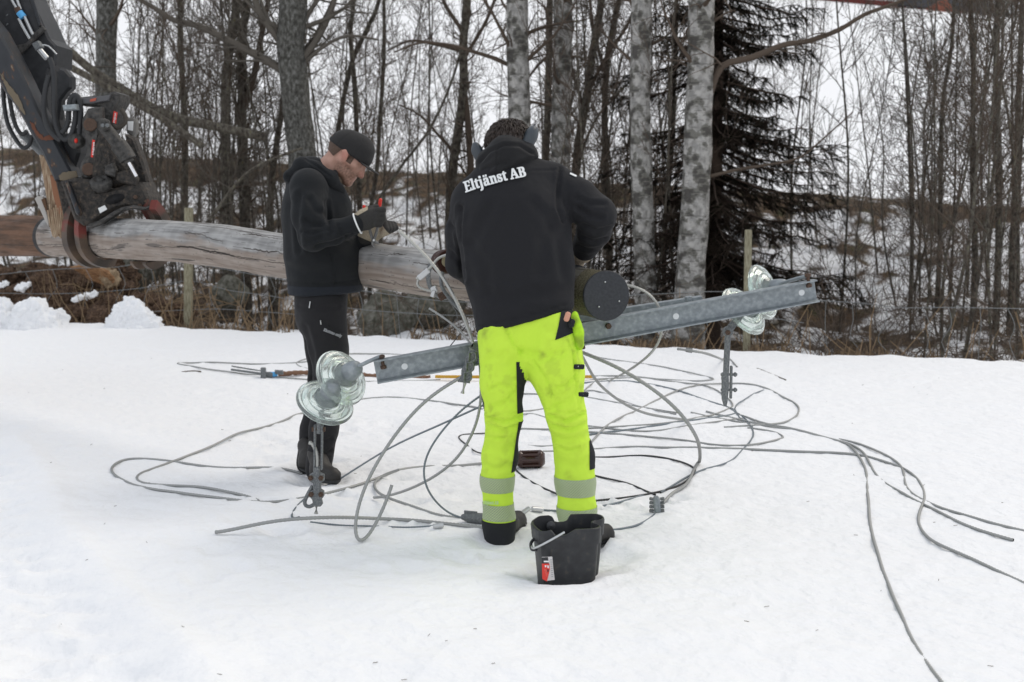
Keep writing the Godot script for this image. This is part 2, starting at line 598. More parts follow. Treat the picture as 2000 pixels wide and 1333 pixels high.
func build_terrain() -> void:
	nz_a.seed = 7; nz_a.frequency = 0.04; nz_a.fractal_octaves = 4
	nz_b.seed = 17; nz_b.frequency = 0.04; nz_b.fractal_octaves = 3
	# trodden hollows round the boots, the bucket and older footprints: [place, radius, depth]
	for q in [[980, 1052, 0.13], [1165, 1085, 0.15], [620, 935, 0.14], [596, 915, 0.12], [1100, 1120, 0.15]]:
		var g := gp(q[0], q[1])
		foot_marks.append([Vector2(g.x, -g.z), q[2], 0.032])
	for i in 60:
		var g := gp(rng.randf_range(350, 1350), rng.randf_range(700, 1130))
		foot_marks.append([Vector2(g.x, -g.z), rng.randf_range(0.05, 0.11), rng.randf_range(0.008, 0.026)])
	for i in 30:   # boot prints: sole and heel
		var g := gp(rng.randf_range(480, 1330), rng.randf_range(690, 1110))
		var a := rng.randf() * TAU
		var dp := rng.randf_range(0.014, 0.03)
		foot_marks.append([Vector2(g.x, -g.z), 0.052, dp])
		foot_marks.append([Vector2(g.x, -g.z) + Vector2(cos(a), sin(a)) * 0.07, 0.05, dp])
		foot_marks.append([Vector2(g.x, -g.z) - Vector2(cos(a), sin(a)) * 0.11, 0.04, dp])
	for i in 20:
		var g := gp(rng.randf_range(0, 2000), rng.randf_range(720, 1330))
		foot_marks.append([Vector2(g.x, -g.z), rng.randf_range(0.08, 0.2), rng.randf_range(-0.012, 0.012)])
	for f in foot_marks:
		var c := Vector2i(floori(f[0].x * 2.0), floori(f[0].y * 2.0))
		for i in 3:
			for j in 3:
				var k := c + Vector2i(i - 1, j - 1)
				if not mark_cells.has(k):
					mark_cells[k] = []
				mark_cells[k].append(f)
	# the snowfield is a skewed sheet that ends at the ditch
	var mb := MB.new()
	var xs := span(-7.0, 7.0, 0.03)
	var rows := join(span(0.0, 0.26, 0.05), join(span(0.26, 0.6, 0.0022), span(0.6, 1.0, 0.004)))
	var w := xs.size()
	var hs := PackedFloat32Array()
	for r in rows:
		for x in xs:
			var d: float = r * edge_d(x)
			mb.v.append(Vector3(x, terrain_h(x, d), -d))
	var up := PackedVector3Array()
	up.resize(mb.v.size())
	for j in rows.size():
		for i in w:
			var a := mb.v[j * w + maxi(i - 1, 0)]
			var b := mb.v[j * w + mini(i + 1, w - 1)]
			var c := mb.v[maxi(j - 1, 0) * w + i]
			var e := mb.v[mini(j + 1, rows.size() - 1) * w + i]
			up[j * w + i] = (b - a).cross(e - c).normalized()
	mb.n = up
	for j in rows.size() - 1:
		for i in w - 1:
			var a := j * w + i
			mb.quad_idx(a, a + w, a + w + 1, a + 1)
	struct("snowfield", mb, M.snow)
	# beyond the fence: ditch and bank, then the hillside
	var bx := span(-22.0, 22.0, 0.13)
	var bm := MB.new()
	var bs := span(0.0, 17.5, 0.125)
	w = bx.size()
	for s in bs:
		for x in bx:
			var d: float = s + edge_d(x)
			bm.v.append(Vector3(x, terrain_h(x, d + 0.001), -d))
			bm.c.append(bank_color(x, d))
	for j in bs.size():
		for i in w:
			var a := bm.v[j * w + maxi(i - 1, 0)]
			var b := bm.v[j * w + mini(i + 1, w - 1)]
			var c := bm.v[maxi(j - 1, 0) * w + i]
			var e := bm.v[mini(j + 1, bs.size() - 1) * w + i]
			bm.n.append((b - a).cross(e - c).normalized())
	for j in bs.size() - 1:
		for i in w - 1:
			var a := j * w + i
			bm.quad_idx(a, a + w, a + w + 1, a + 1)
	struct("ditch_bank", bm, M.bank)
	var hx := span(-130.0, 130.0, 2.5)
	var hm := MB.new()
	var hr := join(join(span(0.0, 0.12, 0.01), span(0.12, 1.0, 0.03)), span(1.0, 3.2, 0.25))
	w = hx.size()
	for r in hr:
		for x in hx:
			var d0 := edge_d(x) + 17.4
			var d: float = d0 + r * (130.0 - d0)
			hm.v.append(Vector3(x, terrain_h(x, d), -d))
	for j in hr.size():
		for i in w:
			var a := hm.v[j * w + maxi(i - 1, 0)]
			var b := hm.v[j * w + mini(i + 1, w - 1)]
			var c := hm.v[maxi(j - 1, 0) * w + i]
			var e := hm.v[mini(j + 1, hr.size() - 1) * w + i]
			hm.n.append((b - a).cross(e - c).normalized())
	for j in hr.size() - 1:
		for i in w - 1:
			var a := j * w + i
			hm.quad_idx(a, a + w, a + w + 1, a + 1)
	struct("snowy_hill", hm, M.hill_snow)
	# ground that goes on around and behind the camera, and beside the ditch
	var gm := MB.new()
	gm.flat([Vector3(-200, -0.7, 60), Vector3(-200, -0.7, -60), Vector3(200, -0.7, -60), Vector3(200, -0.7, 60)])
	struct("ground", gm, M.hill_snow)
	var gb := MB.new()
	gb.flat([Vector3(-90, -0.06, 60), Vector3(-90, -0.06, 0.02), Vector3(90, -0.06, 0.02), Vector3(90, -0.06, 60)])
	gb.flat([Vector3(-90, -0.07, 0.1), Vector3(-90, -0.07, -13), Vector3(-6.98, -0.07, -13), Vector3(-6.98, -0.07, 0.1)])
	gb.flat([Vector3(6.98, -0.07, 0.1), Vector3(6.98, -0.07, -10), Vector3(90, -0.07, -10), Vector3(90, -0.07, 0.1)])
	struct("snow_ground", gb, M.snow)
	# heaps of shovelled snow by the fence
	for hp in [[[-30, 618, 13.3, 0.22], [5, 602, 13.3, 0.11], [70, 606, 13.2, 0.12], [52, 616, 13.2, 0.14], [92, 620, 13.2, 0.1]], [[250, 594, 13.4, 0.07], [262, 606, 13.35, 0.11], [240, 614, 13.35, 0.12], [278, 618, 13.3, 0.1], [300, 624, 13.3, 0.06]], [[118, 612, 13.6, 0.05], [113, 617, 13.6, 0.06]]]:
		var sd := SDF.new()
		var lo := Vector3.ONE * 99.0
		var hi := -lo
		var prims := []
		for q in hp:
			var p := pt(q[0], q[1], q[2])
			prims.append([p, q[3]])
			lo = lo.min(p - Vector3.ONE * (q[3] + 0.15))
			hi = hi.max(p + Vector3.ONE * (q[3] + 0.15))
		sd.start(lo, hi, 0.018)
		for q in prims:
			sd.cone(q[0], q[0] - Vector3(0, 0.25, 0), q[1], q[1] * 1.7 + 0.04, 0.05)
		var sm := sd.surface()
		jitter(sm, func(p: Vector3) -> float: return 0.045 * nz_a.get_noise_3dv(p * 150.0) + 0.035 * nz_b.get_noise_3dv(p * 420.0))
		tag(obj("snow_heap", sm, M.snow), ["lumpy white snow heap in front of the soil clods by the fence", "pointed white snow heap beside the wooden fence post", "small snow lump between the two larger snow heaps"][heap_no], "snow heap")
		heap_no += 1
var heap_no := 0
# ---------------------------------------------------------------- soft shapes: a distance field meshed as surface nets
class SDF:
	var o: Vector3
	var cs: float
	var nx: int
	var ny: int
	var nz: int
	var f := PackedFloat32Array()
	func start(lo: Vector3, hi: Vector3, cell: float) -> void:
		o = lo
		cs = cell
		nx = int((hi.x - lo.x) / cell) + 2
		ny = int((hi.y - lo.y) / cell) + 2
		nz = int((hi.z - lo.z) / cell) + 2
		f.resize(nx * ny * nz)
		f.fill(1.0)
	# tapered capsule a-b; squeezed along axis `ax` by `ratio`; mode 0 join, 1 cut
	func cone(a: Vector3, b: Vector3, ra: float, rb: float, k: float, ax := Vector3.ZERO, ratio := 1.0, mode := 0) -> void:
		var m := maxf(ra, rb) * maxf(1.0, ratio) + k + cs * 3.0
		var lo := (a.min(b) - Vector3.ONE * m - o) / cs
		var hi := (a.max(b) + Vector3.ONE * m - o) / cs
		var x0 := clampi(int(lo.x), 0, nx - 1)
		var x1 := clampi(int(hi.x) + 1, 0, nx - 1)
		var y0 := clampi(int(lo.y), 0, ny - 1)
		var y1 := clampi(int(hi.y) + 1, 0, ny - 1)
		var z0 := clampi(int(lo.z), 0, nz - 1)
		var z1 := clampi(int(hi.z) + 1, 0, nz - 1)
		var q := 1.0 / ratio - 1.0
		var ba := b - a
		ba += ax * (ba.dot(ax) * q)
		var bb := maxf(ba.dot(ba), 1e-9)
		var kk := maxf(k, 1e-5)
		for z in range(z0, z1 + 1):
			for y in range(y0, y1 + 1):
				var row := (z * ny + y) * nx
				for x in range(x0, x1 + 1):
					var pa := Vector3(o.x + x * cs, o.y + y * cs, o.z + z * cs) - a
					if q != 0.0:
						pa += ax * (pa.dot(ax) * q)
					var t := clampf(pa.dot(ba) / bb, 0.0, 1.0)
					var d := (pa - ba * t).length() - (ra + (rb - ra) * t)
					if ratio < 1.0:
						d *= (ratio + 1.0) * 0.5
					var e := f[row + x]
					if mode == 0:
						var h := maxf(kk - absf(d - e), 0.0) / kk
						f[row + x] = minf(d, e) - h * h * kk * 0.25
					else:
						d = -d
						var h := maxf(kk - absf(d - e), 0.0) / kk
						f[row + x] = maxf(d, e) + h * h * kk * 0.25
	func cut_plane(p: Vector3, nn: Vector3, k := 0.0) -> void:   # removes the side that nn points to
		var kk := maxf(k, 1e-5)
		for z in nz:
			for y in ny:
				var row := (z * ny + y) * nx
				for x in nx:
					var e := f[row + x]
					if e > 0.5:
						continue
					var d := (Vector3(o.x + x * cs, o.y + y * cs, o.z + z * cs) - p).dot(nn)
					var h := maxf(kk - absf(d - e), 0.0) / kk
					f[row + x] = maxf(d, e) + h * h * kk * 0.25
	func at(p: Vector3) -> float:
		var g := (p - o) / cs
		var x := clampi(int(g.x), 0, nx - 2)
		var y := clampi(int(g.y), 0, ny - 2)
		var z := clampi(int(g.z), 0, nz - 2)
		var u := clampf(g.x - x, 0, 1)
		var w := clampf(g.y - y, 0, 1)
		var s := clampf(g.z - z, 0, 1)
		var i := (z * ny + y) * nx + x
		var j := i + nx * ny
		return lerpf(lerpf(lerpf(f[i], f[i + 1], u), lerpf(f[i + nx], f[i + nx + 1], u), w), lerpf(lerpf(f[j], f[j + 1], u), lerpf(f[j + nx], f[j + nx + 1], u), w), s)
	func hit(from: Vector3, dir: Vector3, far: float) -> Vector3:
		var t := 0.0
		while t < far:
			var p := from + dir * t
			var d := at(p)
			if d < 0.0:
				for i in 5:
					t -= cs * 0.1
					if at(from + dir * t) > 0.0:
						break
				return from + dir * t
			t += cs * 0.5
		return from + dir * far
	func grad(p: Vector3) -> Vector3:
		var e := cs
		return Vector3(at(p + Vector3(e, 0, 0)) - at(p - Vector3(e, 0, 0)), at(p + Vector3(0, e, 0)) - at(p - Vector3(0, e, 0)), at(p + Vector3(0, 0, e)) - at(p - Vector3(0, 0, e))).normalized()
	func surface() -> MB:
		var mb := MB.new()
		var id := PackedInt32Array()
		id.resize(nx * ny * nz)
		id.fill(-1)
		var sy := nx
		var sz := nx * ny
		var lim := cs * 2.6
		for z in nz - 1:
			for y in ny - 1:
				var row := (z * ny + y) * nx
				for x in nx - 1:
					var i := row + x
					var v0 := f[i]
					if v0 > lim or v0 < -lim:
						continue
					var v1 := f[i + 1]
					var v2 := f[i + sy]
					var v3 := f[i + sy + 1]
					var v4 := f[i + sz]
					var v5 := f[i + sz + 1]
					var v6 := f[i + sz + sy]
					var v7 := f[i + sz + sy + 1]
					var neg := int(v0 < 0) + int(v1 < 0) + int(v2 < 0) + int(v3 < 0) + int(v4 < 0) + int(v5 < 0) + int(v6 < 0) + int(v7 < 0)
					if neg == 0 or neg == 8:
						continue
					var s := Vector3.ZERO
					var c := 0
					if (v0 < 0) != (v1 < 0): s += Vector3(v0 / (v0 - v1), 0, 0); c += 1
					if (v2 < 0) != (v3 < 0): s += Vector3(v2 / (v2 - v3), 1, 0); c += 1
					if (v4 < 0) != (v5 < 0): s += Vector3(v4 / (v4 - v5), 0, 1); c += 1
					if (v6 < 0) != (v7 < 0): s += Vector3(v6 / (v6 - v7), 1, 1); c += 1
					if (v0 < 0) != (v2 < 0): s += Vector3(0, v0 / (v0 - v2), 0); c += 1
					if (v1 < 0) != (v3 < 0): s += Vector3(1, v1 / (v1 - v3), 0); c += 1
					if (v4 < 0) != (v6 < 0): s += Vector3(0, v4 / (v4 - v6), 1); c += 1
					if (v5 < 0) != (v7 < 0): s += Vector3(1, v5 / (v5 - v7), 1); c += 1
					if (v0 < 0) != (v4 < 0): s += Vector3(0, 0, v0 / (v0 - v4)); c += 1
					if (v1 < 0) != (v5 < 0): s += Vector3(1, 0, v1 / (v1 - v5)); c += 1
					if (v2 < 0) != (v6 < 0): s += Vector3(0, 1, v2 / (v2 - v6)); c += 1
					if (v3 < 0) != (v7 < 0): s += Vector3(1, 1, v3 / (v3 - v7)); c += 1
					id[i] = mb.v.size()
					mb.v.append(o + (Vector3(x, y, z) + s / c) * cs)
		for z in range(1, nz - 1):
			for y in range(1, ny - 1):
				var row := (z * ny + y) * nx
				for x in range(1, nx - 1):
					var i := row + x
					if id[i] < 0 and id[i - 1] < 0 and id[i - sy] < 0 and id[i - sz] < 0:
						continue
					var a := f[i] < 0
					if a != (f[i + 1] < 0):
						_q(mb, id[i - sy - sz], id[i - sz], id[i], id[i - sy], a)
					if a != (f[i + sy] < 0):
						_q(mb, id[i - 1 - sz], id[i - 1], id[i], id[i - sz], a)
					if a != (f[i + sz] < 0):
						_q(mb, id[i - 1 - sy], id[i - sy], id[i], id[i - 1], a)
		return mb
	func _q(mb: MB, a: int, b: int, c: int, d: int, flip: bool) -> void:
		if a < 0 or b < 0 or c < 0 or d < 0:
			return
		if flip:
			mb.quad_idx(a, d, c, b)
		else:
			mb.quad_idx(a, b, c, d)
func renormal(mb: MB) -> void:
	var nn := PackedVector3Array()
	nn.resize(mb.v.size())
	for i in range(0, mb.ix.size(), 3):
		var a := mb.ix[i]
		var b := mb.ix[i + 1]
		var c := mb.ix[i + 2]
		var q := (mb.v[c] - mb.v[a]).cross(mb.v[b] - mb.v[a])
		nn[a] += q
		nn[b] += q
		nn[c] += q
	for i in nn.size():
		nn[i] = nn[i].normalized()
	mb.n = nn
func jitter(mb: MB, fn: Callable) -> void:   # pushes each vertex along its normal
	renormal(mb)
	for i in mb.v.size():
		mb.v[i] += mb.n[i] * float(fn.call(mb.v[i]))
	renormal(mb)
func paint(mb: MB, fn: Callable) -> void:    # vertex colours from position and normal
	mb.c.resize(mb.v.size())
	for i in mb.v.size():
		mb.c[i] = fn.call(mb.v[i], mb.n[i])
# a thin layer of cloth on part of a surface: the triangles inside all `planes` ([point, outward normal]), raised by `off`
func patch(src: MB, planes: Array, off: float, facing := Vector3.ZERO, min_dot := -2.0) -> MB:
	var mb := MB.new()
	for i in range(0, src.ix.size(), 3):
		var poly := []
		var ok := true
		for k in 3:
			var j := src.ix[i + k]
			if facing != Vector3.ZERO and src.n[j].dot(facing) < min_dot:
				ok = false
			poly.append([src.v[j], src.n[j]])
		if not ok:
			continue
		for pl in planes:
			var out := []
			for k in poly.size():
				var a: Array = poly[k]
				var b: Array = poly[(k + 1) % poly.size()]
				var da: float = (a[0] - pl[0]).dot(pl[1])
				var db: float = (b[0] - pl[0]).dot(pl[1])
				if da <= 0.0:
					out.append(a)
				if (da <= 0.0) != (db <= 0.0):
					var t := da / (da - db)
					out.append([a[0].lerp(b[0], t), a[1].lerp(b[1], t).normalized()])
			poly = out
			if poly.size() < 3:
				break
		if poly.size() < 3:
			continue
		var base := mb.v.size()
		for q in poly:
			mb.v.append(q[0] + q[1] * off)
			mb.n.append(q[1])
		for k in range(1, poly.size() - 1):
			mb.ix.append(base); mb.ix.append(base + k); mb.ix.append(base + k + 1)
	return mb
# ---------------------------------------------------------------- trees
# one branch as a wandering tapered tube; its side branches follow by level
func branch(mb: MB, p: Vector3, dir: Vector3, length: float, r0: float, level: int, cfg: Dictionary) -> void:
	var stack := [[p, dir, length, r0, level]]
	while stack.size() > 0:
		var b: Array = stack.pop_back()
		var pos: Vector3 = b[0]
		var d: Vector3 = b[1]
		var ln: float = b[2]
		var r: float = b[3]
		var lv: int = b[4]
		var seg := 6 if lv >= 2 else (4 if lv == 1 else 3)
		var pts := PackedVector3Array([pos])
		var rad := PackedFloat32Array([r])
		var wob: float = cfg.wobble
		var rise: float = cfg.rise[lv]
		var q := pos
		for i in seg:
			d = (d + Vector3(rng.randfn() * wob, rng.randfn() * wob + rise, rng.randfn() * wob)).normalized()
			q += d * ln / seg
			pts.append(q)
			rad.append(maxf(cfg.thin, r * (1.0 - 0.82 * (i + 1) / seg)))
			if lv > 0:
				var cnt: float = cfg.kids[lv]
				var k := int(cnt) + int(rng.randf() < cnt - int(cnt))
				for j in k:
					var t := rng.randf()
					var at := pts[i].lerp(q, t)
					var side := d.cross(Vector3(rng.randfn(), rng.randfn(), rng.randfn())).normalized()
					var nd: Vector3 = (d * cfg.along + side * rng.randf_range(0.6, 1.1)).normalized()
					var nl: float = ln * rng.randf_range(0.28, 0.62) * (1.15 - 0.5 * (i + t) / seg)
					stack.append([at, nd, nl, maxf(cfg.thin, rad[-1] * 0.62), lv - 1])
		mb.tube(pts, rad, 5 if lv >= 2 else 3, false)
# a trunk along points, returning points and radii for branches to start from
func trunk_tube(mb: MB, pts: PackedVector3Array, r0: float, r1: float, sides: int, rough := 0.03, flare := 0.0, vscale := 1.0) -> Array:
	var sp := spline(pts, 0.09 if sides > 8 else 0.22)
	var rad := PackedFloat32Array()
	var m := sp.size()
	var base_y := sp[0].y
	for i in m:
		var t := float(i) / (m - 1)
		var h := sp[i].y - base_y
		rad.append(lerpf(r0, r1, t) * (1.0 + flare * exp(-h * 2.2)) * (1.0 + rough * rng.randfn()))
	var b := mb.v.size()
	mb.tube(sp, rad, sides, true, 0, 0.0, 0.0, vscale)
	for i in range(b, mb.v.size()):   # uneven bark
		var k := nz_b.get_noise_3dv(mb.v[i] * Vector3(140, 45, 140))
		mb.v[i] += mb.n[i] * k * 0.05 * r0 * (2.0 if sides > 8 else 0.0)
	return [sp, rad]
func px_line(a: Array, d: float) -> PackedVector3Array:
	var o := PackedVector3Array()
	for q in a:
		o.append(pt(q[0], q[1], d + (q[2] if q.size() > 2 else 0.0)))
	return o
func side_limbs(mb: MB, sp: PackedVector3Array, rad: PackedFloat32Array, from_h: float, step: float, ln: Vector2, cfg: Dictionary, lv := 2, rk := 0.35) -> void:
	var acc := rng.randf() * step
	var y0 := sp[0].y
	for i in range(1, sp.size()):
		acc += sp[i].distance_to(sp[i - 1])
		while acc > step:
			acc -= step * rng.randf_range(0.6, 1.4)
			if sp[i].y - y0 < from_h or i > sp.size() - 2:
				continue
			var a := rng.randf() * TAU
			var t := (sp[i] - sp[i - 1]).normalized()
			var d: Vector3 = (Vector3(cos(a), 0, sin(a)) + t * rng.randf_range(cfg.tilt.x, cfg.tilt.y)).normalized()
			var frac := 1.0 - 0.6 * float(i) / sp.size()
			branch(mb, sp[i], d, rng.randf_range(ln.x, ln.y) * frac, clampf(rad[i] * rk, 0.006, 0.05), lv, cfg)
var CFG := {
	"alder": {"wobble": 0.17, "rise": [0.04, 0.06, 0.07], "kids": [0, 0.9, 1.0], "along": 0.8, "thin": 0.003, "tilt": Vector2(0.2, 1.0)},
	"sapling": {"wobble": 0.12, "rise": [0.06, 0.09, 0.12], "kids": [0, 0.85, 0.85], "along": 1.1, "thin": 0.0027, "tilt": Vector2(0.5, 1.4)},
	"birch": {"wobble": 0.13, "rise": [-0.10, -0.08, 0.02], "kids": [0, 1.0, 1.0], "along": 0.9, "thin": 0.0032, "tilt": Vector2(0.3, 1.1)},
}
func big_tree(called: String, label: String, d: float, line: Array, w0: float, w1: float, bark: Material, cfg: String, limbs: Array, from_h: float, step: float, ln: Vector2, flare := 0.15, twig := "twig") -> Node3D:
	var pts := px_line(line, d)
	var base := pts[0]
	base.y = terrain_h(base.x, -base.z) - 0.05
	if base.y < pts[0].y - 0.05:
		pts.insert(0, Vector3(pts[0].x + (pts[0].x - pts[1].x) * 0.1, base.y, pts[0].z))
	else:
		pts[0] = base
	var s := FOC / d / cos(PITCH)
	var t := thing(called, label, "tree", base)
	var mb := MB.new()
	var tr := trunk_tube(mb, pts, w0 * 0.5 / s, w1 * 0.5 / s, 18, 0.012, flare, 0.62)
	var o := obj("trunk", mb, bark, t)
	o.position = -base
	var cb := MB.new()
	for l in limbs:
		var lp := px_line(l[0], d)
		var sp := spline(lp, 0.12)
		var rad := PackedFloat32Array()
		for i in sp.size():
			rad.append(lerpf(l[1], l[2], float(i) / (sp.size() - 1)) * 0.5 / s)
		cb.tube(sp, rad, 7, true)
		side_limbs(cb, sp, rad, -99.0, l[3] if l.size() > 3 else 0.16, Vector2(0.35, 1.0), CFG[cfg], 1, 0.4)
	side_limbs(cb, tr[0], tr[1], from_h, step, ln, CFG[cfg], 2, 0.22)
	var c := obj("crown", cb, M[twig], t)
	c.position = -base
	return t
func spruce(called: String, label: String, base: Vector3, height: float, rad: float, n_br: int, low: float, detail := 1.0, group := "") -> Node3D:
	var t := thing(called, label, "tree", base, group)
	var mb := MB.new()
	mb.tube(spline(PackedVector3Array([Vector3.ZERO - Vector3(0, 0.1, 0), Vector3(0.02, height * 0.5, 0), Vector3(0, height, 0)]), 0.3), PackedFloat32Array(range(int(height / 0.3) + 8).map(func(i: int) -> float: return maxf(0.01, 0.016 * height * (1.0 - 0.3 * i / height)))), 9, true)
	obj("trunk", mb, M.spruce_wood, t)
	var wood := MB.new()
	var nd := MB.new()
	for b in n_br:
		var h := lerpf(low, height * 0.98, pow(rng.randf(), 1.25))
		var a := rng.randf() * TAU
		var ln := rad * (1.0 - h / height) * rng.randf_range(0.75, 1.15) + 0.15
		var out := Vector3(cos(a), 0, sin(a))
		var pts := PackedVector3Array()
		var seg := 7
		for i in seg + 1:
			var u := float(i) / seg
			pts.append(Vector3(0, h, 0) + out * ln * u + Vector3(0, (-0.45 * u + 0.2 * u * u * u) * ln + 0.1 * u, 0) + Vector3(rng.randfn(), rng.randfn(), rng.randfn()) * 0.02 * u)
		wood.tube(pts, PackedFloat32Array([0.017, 0.015, 0.013, 0.011, 0.009, 0.007, 0.005, 0.004]), 4, false)
		for i in range(1, seg + 1):
			for k in int(6 * detail):
				var u := rng.randf()
				var p := pts[i - 1].lerp(pts[i], u)
				var sd := out.cross(Vector3.UP) * (1.0 if rng.randf() < 0.5 else -1.0)
				var td := (sd * rng.randf_range(0.3, 1.0) + out * rng.randf_range(0.2, 0.8) + Vector3(0, rng.randf_range(-1.1, -0.1), 0)).normalized()
				var tl := ln * rng.randf_range(0.12, 0.27) * (1.15 - 0.6 * i / seg) + 0.05
				var e := p + td * tl
				wood.tube(PackedVector3Array([p, e]), PackedFloat32Array([0.004, 0.0025]), 3, false)
				var cnt := int(tl / 0.0085 * detail)
				for m in cnt:
					var c := p.lerp(e, float(m) / cnt)
					var rd := Vector3(rng.randfn(), rng.randfn(), rng.randfn())
					var q := (td * 0.55 + (rd - td * rd.dot(td)).normalized() * 0.8).normalized()
					var s := q.cross(rd).normalized() * 0.005 / detail
					var bi := nd.v.size()
					nd.v.append(c - s); nd.v.append(c + s); nd.v.append(c + q * 0.034 / sqrt(detail))
					var nn := s.cross(q).normalized()
					nd.n.append(nn); nd.n.append(nn); nd.n.append(nn)
					nd.ix.append(bi); nd.ix.append(bi + 1); nd.ix.append(bi + 2)
	obj("branches", wood, M.spruce_wood, t).set_meta("kind", "stuff")
	var f := obj("foliage", nd, M.needle, t)
	f.set_meta("kind", "stuff")
	return t
